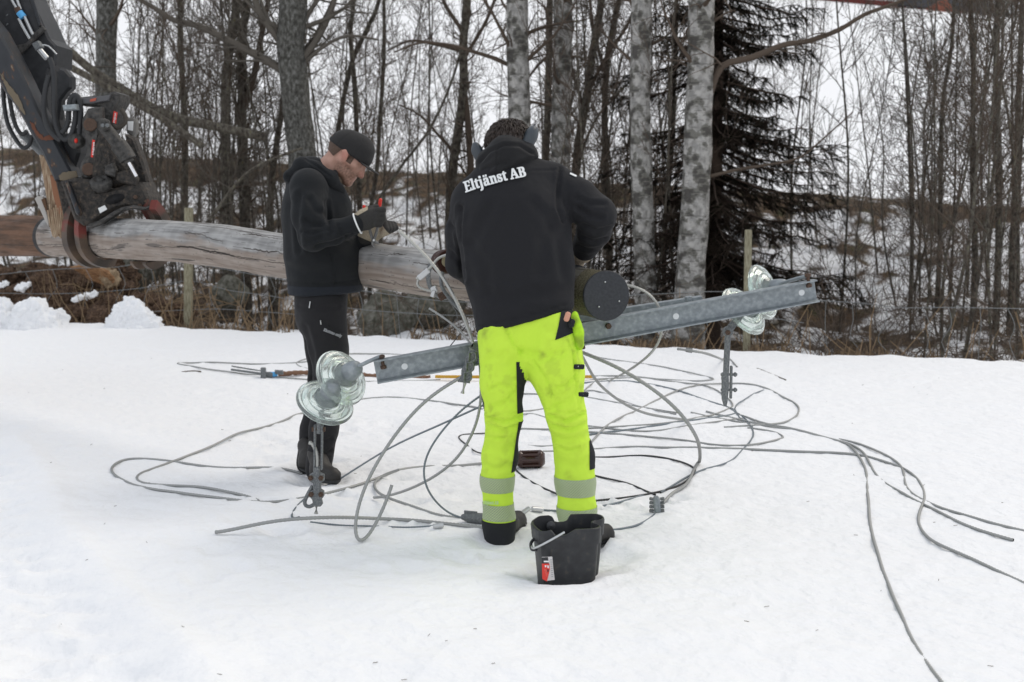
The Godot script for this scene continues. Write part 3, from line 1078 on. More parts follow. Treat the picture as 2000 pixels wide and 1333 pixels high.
func build_trees() -> void:
	var GB: Material = M.grey_bark
	var BB: Material = M.birch_bark
	var AB: Material = M.alder_bark
	big_tree("birch_tree", "tall grey lichen-spotted trunk rising behind the grapple's tilt unit", 17.0, [[207, 470], [206, 200], [208, 0], [210, -500]], 44, 36, GB, "birch", [], 3.6, 0.22, Vector2(0.7, 2.0))
	big_tree("maple_tree", "thick dark grey tree with spreading limbs behind the capped worker", 16.0, [[604, 540], [592, 330], [578, 200], [568, 80], [572, 0], [560, -500]], 60, 48, GB, "alder",
		[[[[560, 142], [520, 118], [470, 92], [390, 52], [345, 42], [300, 15], [240, -20]], 18, 7], [[[572, 112], [535, 65], [505, 20], [478, -60]], 17, 9], [[[588, 118], [620, 75], [650, 10], [665, -60]], 15, 8], [[[585, 132], [630, 92], [680, 70], [740, 78]], 9, 4], [[[575, 80], [600, 30], [640, -30]], 13, 7], [[[560, 60], [520, 40], [470, -10]], 11, 6]], 3.2, 0.2, Vector2(0.8, 2.2), 0.1, "grey_twig")
	big_tree("birch_tree", "white birch trunk directly behind the bareheaded worker's head", 15.5, [[1014, 560], [1014, 250], [1010, 0], [1008, -500]], 46, 40, BB, "birch", [[[[1000, 130], [960, 112], [920, 100], [880, 88], [820, 84], [770, 102]], 9, 3]], 3.0, 0.25, Vector2(0.7, 1.8))
	big_tree("birch_tree", "grey-white birch trunk with many dark horizontal marks beside the white birch", 16.0, [[1092, 560], [1096, 250], [1100, 0], [1104, -500]], 40, 33, BB, "birch", [], 2.8, 0.25, Vector2(0.7, 1.8))
	big_tree("birch_tree", "slim pale birch trunk between the pole cap and the thick birch", 14.5, [[1262, 585], [1256, 420], [1250, 200], [1254, 0], [1256, -500]], 44, 34, BB, "birch", [], 3.0, 0.3, Vector2(0.6, 1.5))
	big_tree("birch_tree", "thickest birch trunk, flared at its foot, in front of the spruce", 14.0, [[1346, 590], [1358, 400], [1366, 200], [1370, 0], [1373, -500]], 58, 45, BB, "birch",
		[[[[1385, 190], [1410, 130], [1470, 112], [1530, 88], [1580, 80], [1640, 58], [1690, 28], [1760, 2], [1810, -25]], 15, 5, 0.3], [[[1385, 345], [1440, 332], [1500, 322], [1562, 308], [1615, 265], [1667, 218]], 7, 2, 0.3]], 3.0, 0.3, Vector2(0.6, 1.6), 0.32)
	# spruce behind the birches
	var sb := pt(1388, 560, 15.6)
	sb.y = terrain_h(sb.x, -sb.z)
	spruce("spruce_tree", "dark green spruce with drooping branches behind the thick birch", sb, 9.5, 1.75, 300, 1.0)
	# medium trees that can be told apart
	var mids := [
		[18.5, [[878, 420], [884, 330], [896, 250], [905, 170], [905, 80], [912, 0], [915, -300]], 20, 14, "dark double-stemmed alder with arching side limbs between the two workers", [[[[900, 98], [850, 86], [800, 80], [755, 100]], 10, 3], [[[921, 380], [918, 300], [912, 220], [905, 170]], 15, 12], [[[890, 300], [860, 268], [820, 225], [780, 205]], 7, 3], [[[908, 110], [950, 40], [980, -40]], 8, 5], [[[903, 60], [870, 10], [850, -40]], 9, 5]]],
		[17.0, [[444, 420], [440, 280], [441, 165], [450, 80], [462, 0], [470, -300]], 24, 13, "mossy alder stem crossed by the leaning cut log", []],
		[17.3, [[478, 440], [474, 330], [472, 250], [474, 60], [482, 0], [490, -300]], 22, 13, "dark alder stem just beside the mossy one, forking low", [[[[474, 215], [495, 150], [506, 90], [516, 39], [530, -30]], 15, 9]]],
		[18.0, [[362, 430], [360, 255], [353, 100], [351, 0], [350, -300]], 13, 10, "slim straight alder stem behind the wooden fence post", []],
		[17.5, [[528, 400], [535, 315], [548, 230], [556, 170], [575, 60], [590, -100]], 15, 9, "slanting alder stem leaning toward the thick grey tree", []],
		[19.0, [[646, 420], [653, 330], [664, 230], [688, 120], [720, 50], [745, -20], [800, -300]], 12, 7, "slanting thin alder rising behind the capped worker's cap", []],
		[18.5, [[703, 440], [699, 330], [693, 180], [684, 60], [690, 0], [700, -300]], 11, 8, "straight thin alder in line with the cap's brim", []],
		[18.0, [[722, 440], [736, 330], [742, 230], [750, 100], [748, -100]], 10, 6, "crooked thin alder behind the gloved hands", []],
		[17.0, [[742, 430], [735, 400], [780, 330], [840, 250], [885, 150], [920, 20]], 8, 4, "thin alder bent far over toward the double-stemmed alder", []],
		[17.5, [[1060, 430], [1068, 260], [1072, 120], [1074, 0], [1078, -300]], 15, 12, "dark straight stem squeezed between two birch trunks", [[[[1070, 110], [1050, 128], [1034, 150]], 7, 4]]],
		[18.0, [[1118, 420], [1130, 285], [1146, 190], [1158, 100], [1175, 0], [1200, -250]], 20, 12, "brown leaning stem with twisted limbs beside the marked birch", [[[[1140, 210], [1115, 120], [1120, 40]], 8, 4], [[[1148, 180], [1185, 110], [1230, 40], [1250, -30]], 9, 5]]],
		[18.5, [[1190, 430], [1184, 330], [1181, 220], [1186, 120], [1200, 40], [1215, -40], [1240, -300]], 15, 10, "dark stem forking into a fan before the slim birch", [[[[1184, 150], [1160, 60], [1150, -20]], 8, 5]]],
		[16.5, [[1110, 470], [1128, 330], [1160, 240], [1200, 190], [1232, 158]], 9, 4, "pale thin stem bending toward the slim birch", []],
		[17.0, [[1300, 430], [1312, 300], [1318, 150], [1322, 0], [1325, -300]], 10, 7, "thin dark stem between the slim and the thick birch", []],
		[17.0, [[1836, 470], [1838, 330], [1842, 200], [1860, 80], [1866, -60]], 11, 6, "tall straight grey-brown stem with a fork above the far thicket", []],
		[17.5, [[1782, 480], [1778, 330], [1772, 180], [1766, 60], [1760, -40]], 9, 4, "slender straight sapling standing apart, V-shaped twigs at its top", [[[[1776, 250], [1790, 150], [1805, 60]], 4, 2]]],
		[16.5, [[1905, 500], [1900, 330], [1902, 150], [1896, 0], [1895, -200]], 13, 9, "dark stem rising from the densest thicket", []],
		[16.0, [[1950, 520], [1952, 330], [1946, 150], [1950, 0], [1955, -200]], 14, 10, "dark thick stem at the thicket's end beside a forked one", []],
		[16.0, [[1978, 540], [1984, 380], [1990, 200], [1996, 60], [2000, -100]], 15, 10, "forked dark stem at the thicket's end", []],
	]
	for q in mids:
		big_tree("alder_tree", q[4], q[0], q[1], q[2], q[3], AB, "alder", q[5], 1.4, 0.24, Vector2(0.5, 1.6), 0.1)
	# leaning and fallen stems at the left
	var logs := [[[[128, 95], [190, 145], [262, 190], [330, 226], [420, 247], [520, 268]], 15.8, 17, 19, "cut mossy log leaning through the alder stems, its sawn end in the air"], [[[125, 125], [200, 165], [270, 205], [330, 240], [395, 286]], 15.4, 12, 13, "thin bare log leaning under the sawn one"], [[[330, 520], [400, 440], [480, 340], [560, 300], [590, 290]], 15.0, 8, 5, "bent pale branch arching over the ground behind the fence"]]
	for l in logs:
		var sp := spline(px_line(l[0], l[1]), 0.15)
		var rad := PackedFloat32Array()
		for i in sp.size():
			rad.append(lerpf(l[2], l[3], float(i) / sp.size()) * 0.5 / (FOC / l[1]) * (1.0 + 0.04 * rng.randfn()))
		var mb := MB.new()
		mb.tube(sp, rad, 10, true)
		var lt := thing("leaning_log", l[4], "log", sp[0])
		obj("stem", mb, AB, lt).position = -sp[0]
		var tb := MB.new()
		side_limbs(tb, sp, rad, -99.0, 0.45, Vector2(0.3, 1.1), CFG.alder, 1, 0.3)
		var to := obj("twigs", tb, M.grey_twig, lt)
		to.position = -sp[0]
		to.set_meta("kind", "stuff")
	# young stems: a few shapes, many copies
	var protos := []
	for k in 12:
		var t := Node3D.new()
		var tall := rng.randf_range(4.2, 6.8)
		var lean := Vector3(rng.randfn() * 0.6, 0, rng.randfn() * 0.6)
		var line := PackedVector3Array([Vector3(0, -0.15, 0), lean * 0.25 + Vector3(rng.randfn() * 0.12, tall * 0.3, rng.randfn() * 0.1), lean * 0.6 + Vector3(rng.randfn() * 0.16, tall * 0.65, rng.randfn() * 0.1), lean + Vector3(0, tall, 0)])
		var mb := MB.new()
		var tr := trunk_tube(mb, line, rng.randf_range(0.013, 0.025), 0.005, 6, 0.02)
		inst("trunk", mb.mesh(), AB, t)
		var cb := MB.new()
		side_limbs(cb, tr[0], tr[1], 0.7, 0.27, Vector2(0.6, 1.8), CFG.sapling, 2, 0.42)
		inst("crown", cb.mesh(), M.twig if k % 3 else M.grey_twig, t)
		protos.append(t)
	var zones := [   # [px from, px to, s from, s to, how many, label, group]
		[1770, 2010, 1.5, 12.5, 32, "slender bare sapling in the dense thicket beyond the wire fence", "saplings of the dense thicket"],
		[225, 560, 2.0, 12.0, 44, "slender bare sapling among the alder stems behind the pole", "saplings behind the pole"],
		[-20, 225, 2.0, 12.0, 16, "slender bare sapling behind the excavator arm", "saplings behind the excavator arm"],
		[600, 960, 5.0, 14.0, 26, "slender bare sapling on the snowy bank between the two workers", "saplings on the snowy bank"],
		[1030, 1340, 2.0, 13.0, 34, "slender bare sapling among the birch trunks", "saplings among the birches"],
		[1400, 1600, 6.0, 14.0, 9, "slender bare sapling beyond the spruce", "saplings beyond the spruce"],
		[1610, 1760, 2.0, 12.5, 4, "slender bare sapling in the thin growth between spruce and dense thicket", "saplings between spruce and thicket"],
	]
	for z in zones:
		for i in z[4]:
			var px := lerpf(z[0], z[1], (i + rng.randf()) / z[4])
			var x := (px - 1000.0) / FOC * 18.0
			var d := edge_d(x) + rng.randf_range(z[2], z[3])
			x = (px - 1000.0) / FOC * d
			d = maxf(d, edge_d(x) + 1.2)
			var src: Node3D = protos[rng.randi() % protos.size()]
			var t := src.duplicate()
			t.name = numbered("bare_sapling")
			add_child(t, true)
			t.position = Vector3(x, terrain_h(x, d), -d)
			t.rotation.y = rng.randf() * TAU
			var s := rng.randf_range(0.7, 1.15)
			t.scale = Vector3(s, s * rng.randf_range(0.9, 1.15), s)
			tag(t, z[5], "sapling", z[6])
	for t in protos:
		t.free()
	# weeping birch twigs far up the slope, and the wood and houses on the crest
	build_crest()
func build_crest() -> void:
	var red := tex_mat("barn_red", noise_tex(0.04, [[0.2, Color(0.10, 0.022, 0.018)], [0.7, Color(0.16, 0.035, 0.028)]], 41), Vector3(0.6, 0.6, 0.6), 0.9)
	var tile := tex_mat("roof_tile", noise_tex(0.06, [[0.2, Color(0.18, 0.06, 0.04)], [0.7, Color(0.28, 0.095, 0.06)]], 42), Vector3(0.6, 0.6, 0.6), 0.9)
	var slate := tex_mat("roof_slate", noise_tex(0.05, [[0.2, Color(0.035, 0.037, 0.045)], [0.7, Color(0.065, 0.068, 0.078)]], 43), Vector3(0.6, 0.6, 0.6), 0.9)
	var trim := mat("house_trim", 0.6, 0.6, 0.58, 0.8)
	var dark := mat("window_dark", 0.02, 0.022, 0.026, 0.2)
	# long barn
	var a := pt(1535, 12, 132.0)
	var b := pt(1752, 26, 131.0)
	_house("red_barn", "long low dark red barn on the crest of the snowy hill", a, b, 3.2, 7.0, 2.6, red, slate, trim, dark, 9)
	# house with a red tiled gable
	var c := pt(1760, 27, 133.0)
	var e := pt(1925, 40, 132.5)
	var hs := _house("red_house", "red house with slate roof and tiled front gable on the hill crest", c, e, 0.9, 8.0, 5.0, red, slate, trim, dark, 5)
	var m := MB.new()
	var g0 := pt(1797, 26, 130.6)
	var g1 := pt(1882, 32, 130.3)
	var gt := pt(1845, -4, 130.5)
	var back := Vector3(0.2, 0, -3.2)
	m.face_dir([g0, gt, g1], Vector3(0, 0, 1))
	m.face_dir([g0, gt, gt + back, g0 + back], Vector3(-1, 1, 0))
	m.face_dir([g1, gt, gt + back, g1 + back], Vector3(1, 1, 0))
	obj("front_gable", m, tile, hs).position = -hs.position
	var pm := MB.new()
	var gw := (g0 + g1) * 0.5
	pm.box(Transform3D(Basis(), gw + Vector3(0, -0.2, -0.6)), Vector3(g1.x - g0.x, 1.2, 1.0), 0.05)
	obj("porch_wall", pm, red, hs).position = -hs.position
	for i in 22:   # dark wood on the crest at the right
		var px := 1900.0 + i * 16.0 + rng.randf() * 10.0
		var p := pt(px, 60, rng.randf_range(134.0, 150.0))
		p.y = terrain_h(p.x, -p.z) - 0.3
		var t: Node3D
		if i < 2:
			t = spruce("forest_spruce", "far dark spruce in the wood on the hill crest", p, 9.0 + i * 3.0, 2.6, 90, 0.3, 0.5, "spruces of the far wood")
			crest_protos.append(t)
		else:
			t = crest_protos[i % 2].duplicate()
			t.name = numbered("forest_spruce")
			add_child(t, true)
			t.position = p
			t.rotation.y = rng.randf() * TAU
var crest_protos := []
func _house(called: String, label: String, a: Vector3, b: Vector3, wall_h: float, depth: float, roof_h: float, wm: Material, rm: Material, trim: Material, dark: Material, wins: int) -> Node3D:
	var t := thing(called, label, "house", a)
	var ax := Vector3(b.x - a.x, b.y - a.y, b.z - a.z)
	var ln := ax.length()
	var bx := Basis(ax.normalized(), Vector3.UP, ax.normalized().cross(Vector3.UP)).orthonormalized()
	var x := Transform3D(bx, Vector3.ZERO)
	var mb := MB.new()
	mb.box(x * Transform3D(Basis(), Vector3(ln / 2, wall_h / 2 - 0.8, -depth / 2)), Vector3(ln, wall_h + 1.6, depth), 0.03)
	var top := wall_h
	for sx in [0.02, ln - 0.02]:
		mb.face_dir([x * Vector3(sx, top, 0), x * Vector3(sx, top + roof_h, -depth / 2), x * Vector3(sx, top, -depth)], x.basis.x * (1.0 if sx > 1.0 else -1.0))
	obj("wall", mb, wm, t)
	var r := MB.new()
	var sl := atan2(roof_h, depth / 2)
	for sd in [-1.0, 1.0]:
		var mid := Vector3(ln / 2, top + roof_h / 2 + 0.08, -depth / 2 + sd * depth / 4)
		r.box(x * Transform3D(Basis(Vector3.RIGHT, sl * sd), mid), Vector3(ln + 0.8, 0.14, depth / 2 / cos(sl) + 0.6), 0.02)
	obj("roof", r, rm, t)
	for i in wins:
		var wx := ln * (i + 0.6) / wins
		var wf := MB.new()
		wf.box(x * Transform3D(Basis(), Vector3(wx, wall_h * 0.55, 0.03)), Vector3(1.1, minf(1.2, wall_h * 0.5), 0.08), 0.01)
		var wo := obj("window", wf, trim, t)
		var wp := MB.new()
		wp.box(x * Transform3D(Basis(), Vector3(wx, wall_h * 0.55, 0.08)), Vector3(0.9, minf(1.0, wall_h * 0.42), 0.02), 0.0)
		obj("pane", wp, dark, wo)
	return t
# ---------------------------------------------------------------- undergrowth, stones, fence
func build_undergrowth() -> void:
	# dry grass along the field's edge and on the bare patches
	var g := MB.new()
	var made := 0
	var tries := 0
	while made < 15000 and tries < 120000:
		tries += 1
		var s := rng.randf_range(0.05, 17.0)
		if rng.randf() < 0.2:
			s = rng.randf_range(-0.05, 0.8)
		var px := rng.randf_range(-80, 2080)
		var x := (px - 1000.0) / FOC * (12.5 + s)
		var d := edge_d(x) + s
		var l := litter(x, d) if s > 0.8 else 0.5 * nz_a.get_noise_2d(x * 30.0, 5.0) - 0.02
		if l < 0.02:
			continue
		made += 1
		var p := Vector3(x, terrain_h(x, d) - 0.02, -d)
		var a := rng.randf() * TAU
		var h := rng.randf_range(0.06, 0.24) * (0.55 if s > 1.0 else 0.8)
		if rng.randf() < 0.05:
			h *= 2.0
		var dir := Vector3(cos(a), 0, sin(a))
		var w := Vector3(1, 0, 0) * rng.randf_range(0.003, 0.006)
		var m := p + dir * h * rng.randf_range(0.1, 0.4) + Vector3(0, h * 0.7, 0)
		var e := m + dir * h * rng.randf_range(0.2, 0.8) + Vector3(0, h * rng.randf_range(-0.2, 0.3), 0)
		var b := g.v.size()
		var nn := Vector3(0, 0.5, 0.8).normalized()
		var t := rng.randf()
		var col := Color(0.09, 0.062, 0.038).lerp(Color(0.28, 0.195, 0.115), t * t)
		for q in [p - w, p + w, m - w * 0.8, m + w * 0.8, e]:
			g.v.append(q); g.n.append(nn); g.c.append(col)
		for q in [0, 2, 1, 1, 2, 3, 2, 4, 3]:
			g.ix.append(b + q)
	var go := obj("dry_grass", g, vmat("grass_blades", 0.95))
	tag(go, "dry brown grass along the field edge and on the bare bank", "grass", "", "stuff")
	# tangled low brush in the ditch and on the bank
	var u := MB.new()
	for i in 4400:
		var px := rng.randf_range(-80, 2080)
		var s := rng.randf_range(1.0, 15.5)
		var x := (px - 1000.0) / FOC * (12.5 + s)
		var d := edge_d(x) + s
		var dens := 0.6
		if px > 640 and px < 1000:
			dens = 0.42
		if px > 1560:
			dens = 1.5
		if rng.randf() > dens * (0.7 + 1.3 * nz_a.get_noise_2d(x * 16.0, d * 12.0 + 50.0)):
			continue
		var p := Vector3(x, terrain_h(x, d) - 0.03, -d)
		var dr := Vector3(rng.randfn() * 0.6, rng.randf_range(0.25, 1.1), rng.randfn() * 0.6).normalized()
		var ln := rng.randf_range(0.4, 1.5)
		branch(u, p, dr, ln, rng.randf_range(0.004, 0.009), 1, {"wobble": 0.24, "rise": [0.0, -0.05, 0.0], "kids": [0, 0.8, 0.8], "along": 0.9, "thin": 0.0032})
	tag(obj("undergrowth", u, M.twig), "tangled bare brushwood in the ditch and on the bank", "brushwood", "", "stuff")
	# tall dead stalks by the fence
	var st := MB.new()
	for i in 230:
		var px := rng.randf_range(0, 560) if i < 160 else rng.randf_range(640, 2000)
		var x := (px - 1000.0) / FOC * 13.2
		var d := edge_d(x) + rng.randf_range(-0.15, 0.8)
		var p := Vector3(x, terrain_h(x, d) - 0.03, -d)
		var e := p + Vector3(rng.randfn() * 0.16, rng.randf_range(0.2, 0.7), rng.randfn() * 0.1)
		st.tube(PackedVector3Array([p, p.lerp(e, 0.5) + Vector3(rng.randfn() * 0.02, 0, 0), e]), PackedFloat32Array([0.005, 0.004, 0.0025]), 4, false)
	for i in 260:   # brushwood lying across the dug-up soil
		var px := rng.randf_range(-10, 340)
		var x := (px - 1000.0) / FOC * 14.2
		var d := edge_d(x) + rng.randf_range(0.3, 2.0)
		var p := Vector3(x, terrain_h(x, d) + rng.randf_range(0.0, 0.45), -d)
		var e := p + Vector3(rng.randfn() * 0.3, rng.randfn() * 0.14 + 0.05, rng.randfn() * 0.2)
		st.tube(PackedVector3Array([p, p.lerp(e, 0.5) + Vector3(0, rng.randfn() * 0.04, 0), e]), PackedFloat32Array([0.006, 0.005, 0.003]), 4, false)
	tag(obj("dead_stalks", st, M.dry_grass), "tall straw-coloured dead stalks standing along the wire fence", "stalks", "", "stuff")
	# stones
	var stone := tex_mat("mossy_stone", noise_tex(0.025, [[0.2, Color(0.035, 0.034, 0.02)], [0.5, Color(0.12, 0.115, 0.09)], [0.8, Color(0.22, 0.21, 0.18)]], 51), Vector3(1.6, 1.6, 1.6), 0.95, 0, bump_tex(0.05, 10.0, 52), 1.0)
	for q in [[756, 604, 14.6, 0.27, "mossy grey boulder in the snow under the pole"], [845, 578, 15.6, 0.34, "dark flat boulder behind the mossy one, under the pole"], [450, 560, 15.8, 0.2, "green mossy stone in the ditch behind the fence post"], [270, 505, 17.0, 0.3, "large dark stone behind the soil clods"]]:
		var p := pt(q[0], q[1], q[2])
		var sd := SDF.new()
		sd.start(p - Vector3.ONE * q[3] * 1.7, p + Vector3.ONE * q[3] * 1.7, q[3] / 11.0)
		sd.cone(p + Vector3(-q[3] * 0.25, -q[3] * 0.5, 0), p + Vector3(0, q[3] * 0.25, 0), q[3] * 0.95, q[3] * 0.55, 0.1)
		sd.cone(p + Vector3(q[3] * 0.4, -q[3] * 0.4, 0), p + Vector3(q[3] * 0.1, q[3] * 0.1, 0), q[3] * 0.7, q[3] * 0.55, 0.1)
		var mb := sd.surface()
		jitter(mb, func(v: Vector3) -> float: return q[3] * (0.35 * nz_a.get_noise_3dv(v * 45.0) + 0.1 * nz_b.get_noise_3dv(v * 160.0)))
		tag(obj("boulder", mb, stone), q[4], "boulder")
	# soil clods dug up behind the fence
	var soil := tex_mat("soil", noise_tex(0.035, [[0.15, Color(0.035, 0.022, 0.014)], [0.5, Color(0.095, 0.055, 0.034)], [0.85, Color(0.18, 0.115, 0.072)]], 54), Vector3(2.6, 2.6, 2.6), 1.0, 0, bump_tex(0.05, 16.0, 55), 1.3)
	var clods := [[20, 590, 14.6, .3], [70, 575, 14.8, .32], [130, 590, 14.5, .3], [190, 600, 14.4, .28], [240, 580, 14.7, .34], [290, 590, 14.6, .27], [100, 545, 15.2, .34], [170, 550, 15.1, .36], [20, 545, 15.2, .3], [230, 545, 15.2, .3], [330, 605, 14.4, .22], [50, 610, 14.3, .2], [150, 612, 14.3, .18], [215, 612, 14.2, .2], [275, 612, 14.2, .17], [120, 570, 14.6, .2], [60, 530, 15.3, .22], [360, 612, 14.3, .14]]
	for q in clods:
		var p := pt(q[0], q[1], q[2])
		var r: float = q[3] * 0.85
		var sd := SDF.new()
		sd.start(p - Vector3.ONE * r * 1.9, p + Vector3.ONE * r * 1.9, r / 11.0)
		for k in 3:
			var o := Vector3(rng.randfn(), rng.randfn() * 0.4, rng.randfn()) * r * 0.4
			sd.cone(p + o + Vector3(r * 0.2, 0, 0), p + o - Vector3(r * 0.3, r * 0.3, 0), r * 0.5, r * 0.6, 0.02)
		var mb := sd.surface()
		jitter(mb, func(v: Vector3) -> float: return r * (0.5 * nz_a.get_noise_3dv(v * 80.0) + 0.25 * nz_b.get_noise_3dv(v * 260.0)))
		tag(obj("soil_clod", mb, soil), "dark brown frozen soil clod heaped behind the fence", "soil clod", "soil clods heaped behind the fence")
	for q in [[42, 562, 14.3, .055], [3, 556, 14.3, .05], [175, 577, 14.2, .055], [150, 585, 14.1, .04]]:
		var p := pt(q[0], q[1], q[2])
		var sd := SDF.new()
		sd.start(p - Vector3.ONE * q[3] * 2.4, p + Vector3.ONE * q[3] * 2.4, q[3] / 6.0)
		sd.cone(p - Vector3(q[3], 0.02, 0), p + Vector3(q[3], 0.02, 0), q[3] * 0.6, q[3] * 0.7, 0.02)
		var mb := sd.surface()
		jitter(mb, func(v: Vector3) -> float: return q[3] * (0.8 * nz_a.get_noise_3dv(v * 260.0) + 0.4 * nz_b.get_noise_3dv(v * 600.0)))
		tag(obj("ice_lump", mb, M.hill_snow), "small lump of ice lying on the soil clods", "ice lump", "ice lumps on the soil clods")
	# split stump wood on the clods
	var sw := tex_mat("split_wood", noise_tex(0.03, [[0.2, Color(0.14, 0.06, 0.025)], [0.55, Color(0.32, 0.17, 0.08)], [0.85, Color(0.44, 0.27, 0.14)]], 57, 256, 256, 3), Vector3(1.0, 9.0, 9.0), 0.9)
	var wt := thing("broken_stump", "splintered orange-brown stump wood on top of the soil clods", "stump", pt(180, 540, 14.6))
	for k in 9:
		var mb := MB.new()
		var y := 519.0 + k * 2.2
		var sp := spline(PackedVector3Array([pt(138 + k * 4, y + 4, 14.5 + k * 0.02), pt(172, y + k * 0.6, 14.45 + k * 0.02), pt(203, y + 9 + k * 1.2, 14.4 + k * 0.02), pt(224 - k * 0.8, y + 26 + k * 1.3, 14.4 + k * 0.02)]), 0.05)
		var rad := PackedFloat32Array()
		for i in sp.size():
			rad.append(0.022 * (1.0 + 0.25 * rng.randfn()) * (0.45 + 0.55 * sin(PI * float(i) / (sp.size() - 1))))
		mb.tube(sp, rad, 6, true)
		obj("splinter", mb, sw, wt).position = -wt.position
	var cb := SDF.new()
	var cp := pt(212, 535, 14.55)
	cb.start(cp - Vector3.ONE * 0.3, cp + Vector3.ONE * 0.3, 0.02)
	cb.cone(cp + Vector3(-0.08, 0.07, 0), cp + Vector3(0.03, -0.07, 0), 0.06, 0.1, 0.02)
	var cm := cb.surface()
	jitter(cm, func(v: Vector3) -> float: return 0.06 * nz_a.get_noise_3dv(v * 200.0) + 0.03 * nz_b.get_noise_3dv(v * Vector3(900, 200, 200)))
	obj("core_wood", cm, tex_mat("pale_wood", noise_tex(0.03, [[0.2, Color(0.22, 0.15, 0.09)], [0.8, Color(0.44, 0.34, 0.22)]], 58), Vector3(3, 3, 3), 0.9), wt).position = -wt.position
	# twigs fallen on the snow
	var tw := MB.new()
	for i in 55:
		var p := gp(rng.randf_range(20, 1980), rng.randf_range(700, 1330))
		p.y = field_h(p.x, -p.z) + 0.003
		var a := rng.randf() * TAU
		var l := rng.randf_range(0.004, 0.02)
		tw.tube(PackedVector3Array([p, p + Vector3(cos(a) * l, 0.002, sin(a) * l)]), 0.001, 4, true)
	tag(obj("bark_crumbs", tw, M.twig), "tiny dark twig and bark crumbs scattered on the snow", "litter", "", "stuff")
func build_fence() -> void:
	var wood := tex_mat("post_wood", noise_tex(0.04, [[0.2, Color(0.16, 0.14, 0.085)], [0.55, Color(0.27, 0.25, 0.17)], [0.85, Color(0.36, 0.34, 0.25)]], 61), Vector3(7, 1.0, 7), 0.95, 0, bump_tex(0.06, 8.0, 62), 0.8)
	var posts := [[365, 628, 406, 17.5, "weathered round wooden fence post behind the grapple end of the pole"], [1459, 668, 449, 14.5, "mossy wooden fence post beside the far glass insulators"]]
	var pos := []
	for q in posts:
		var b := gp(q[0], q[1])
		var d := -b.z
		var top := pt(q[0] + 3, q[2], d)
		var r: float = q[3] * 0.5 / (FOC / d)
		b.y = -0.35
		var mb := MB.new()
		mb.tube(PackedVector3Array([b, b.lerp(top, 0.5), top - Vector3(0, 0.012, 0), top]), PackedFloat32Array([r * 1.03, r, r * 0.98, r * 0.86]), 14, true)
		tag(obj("fence_post", mb, wood), q[4], "fence post")
		pos.append(Vector3(b.x, 0, b.z))
	var wire := mat("fence_wire", 0.22, 0.23, 0.23, 0.5, 0.5)
	var f := thing("wire_fence", "slack galvanised wire mesh fence running along the field edge", "fence", pos[0])
	# strands as they sag in the picture: [px, py]
	var strands := [
		[[-20, 537], [80, 528], [160, 524], [230, 521], [300, 510], [365, 514], [420, 523], [500, 538], [560, 549], [640, 560], [730, 572], [830, 585], [920, 590], [1040, 584], [1140, 580], [1240, 576], [1300, 574], [1370, 570], [1459, 572], [1530, 580], [1600, 587], [1690, 594], [1760, 602], [1860, 601], [2020, 604]],
		[[-20, 572], [100, 573], [200, 570], [290, 560], [350, 551], [385, 551], [450, 567], [520, 578], [600, 592], [700, 604], [800, 612], [900, 616], [1040, 614], [1240, 612], [1459, 618], [1570, 632]],
		[[-20, 607], [100, 616], [200, 614], [365, 606], [430, 604], [520, 612], [620, 618]],
	]
	for s in strands:
		var line := PackedVector3Array()
		for q in s:
			var x: float = (q[0] - 1000.0) / FOC * 12.6
			var d: float = lerpf(-pos[0].z, -pos[1].z, (q[0] - 365.0) / (1459.0 - 365.0)) + 0.05
			line.append(pt(q[0], q[1] + rng.randfn() * 0.8, d))
		var mb := MB.new()
		mb.tube(spline(line, 0.08), 0.0036, 5, true)
		obj("strand", mb, wire, f).position = -f.position
	for i in 34:
		var px := -10.0 + i * 60.0 + rng.randfn() * 6.0
		var d: float = lerpf(-pos[0].z, -pos[1].z, (px - 365.0) / (1459.0 - 365.0)) + 0.05
		var ytop := 0.0
		var s0: Array = strands[0]
		for k in s0.size() - 1:
			if px >= s0[k][0] and px <= s0[k + 1][0]:
				ytop = lerpf(s0[k][1], s0[k + 1][1], (px - s0[k][0]) / (s0[k + 1][0] - s0[k][0]))
		if ytop == 0.0:
			continue
		var base := ytop + 95.0 + px * 0.005
		var mb := MB.new()
		mb.tube(spline(PackedVector3Array([pt(px, ytop, d), pt(px + rng.randfn() * 8 + 6, ytop + 34, d), pt(px + rng.randfn() * 8 - 2, lerpf(ytop, base, 0.65), d), pt(px + rng.randfn() * 9, base, d)]), 0.07), 0.003, 4, true)
		obj("stay_wire", mb, wire, f).position = -f.position
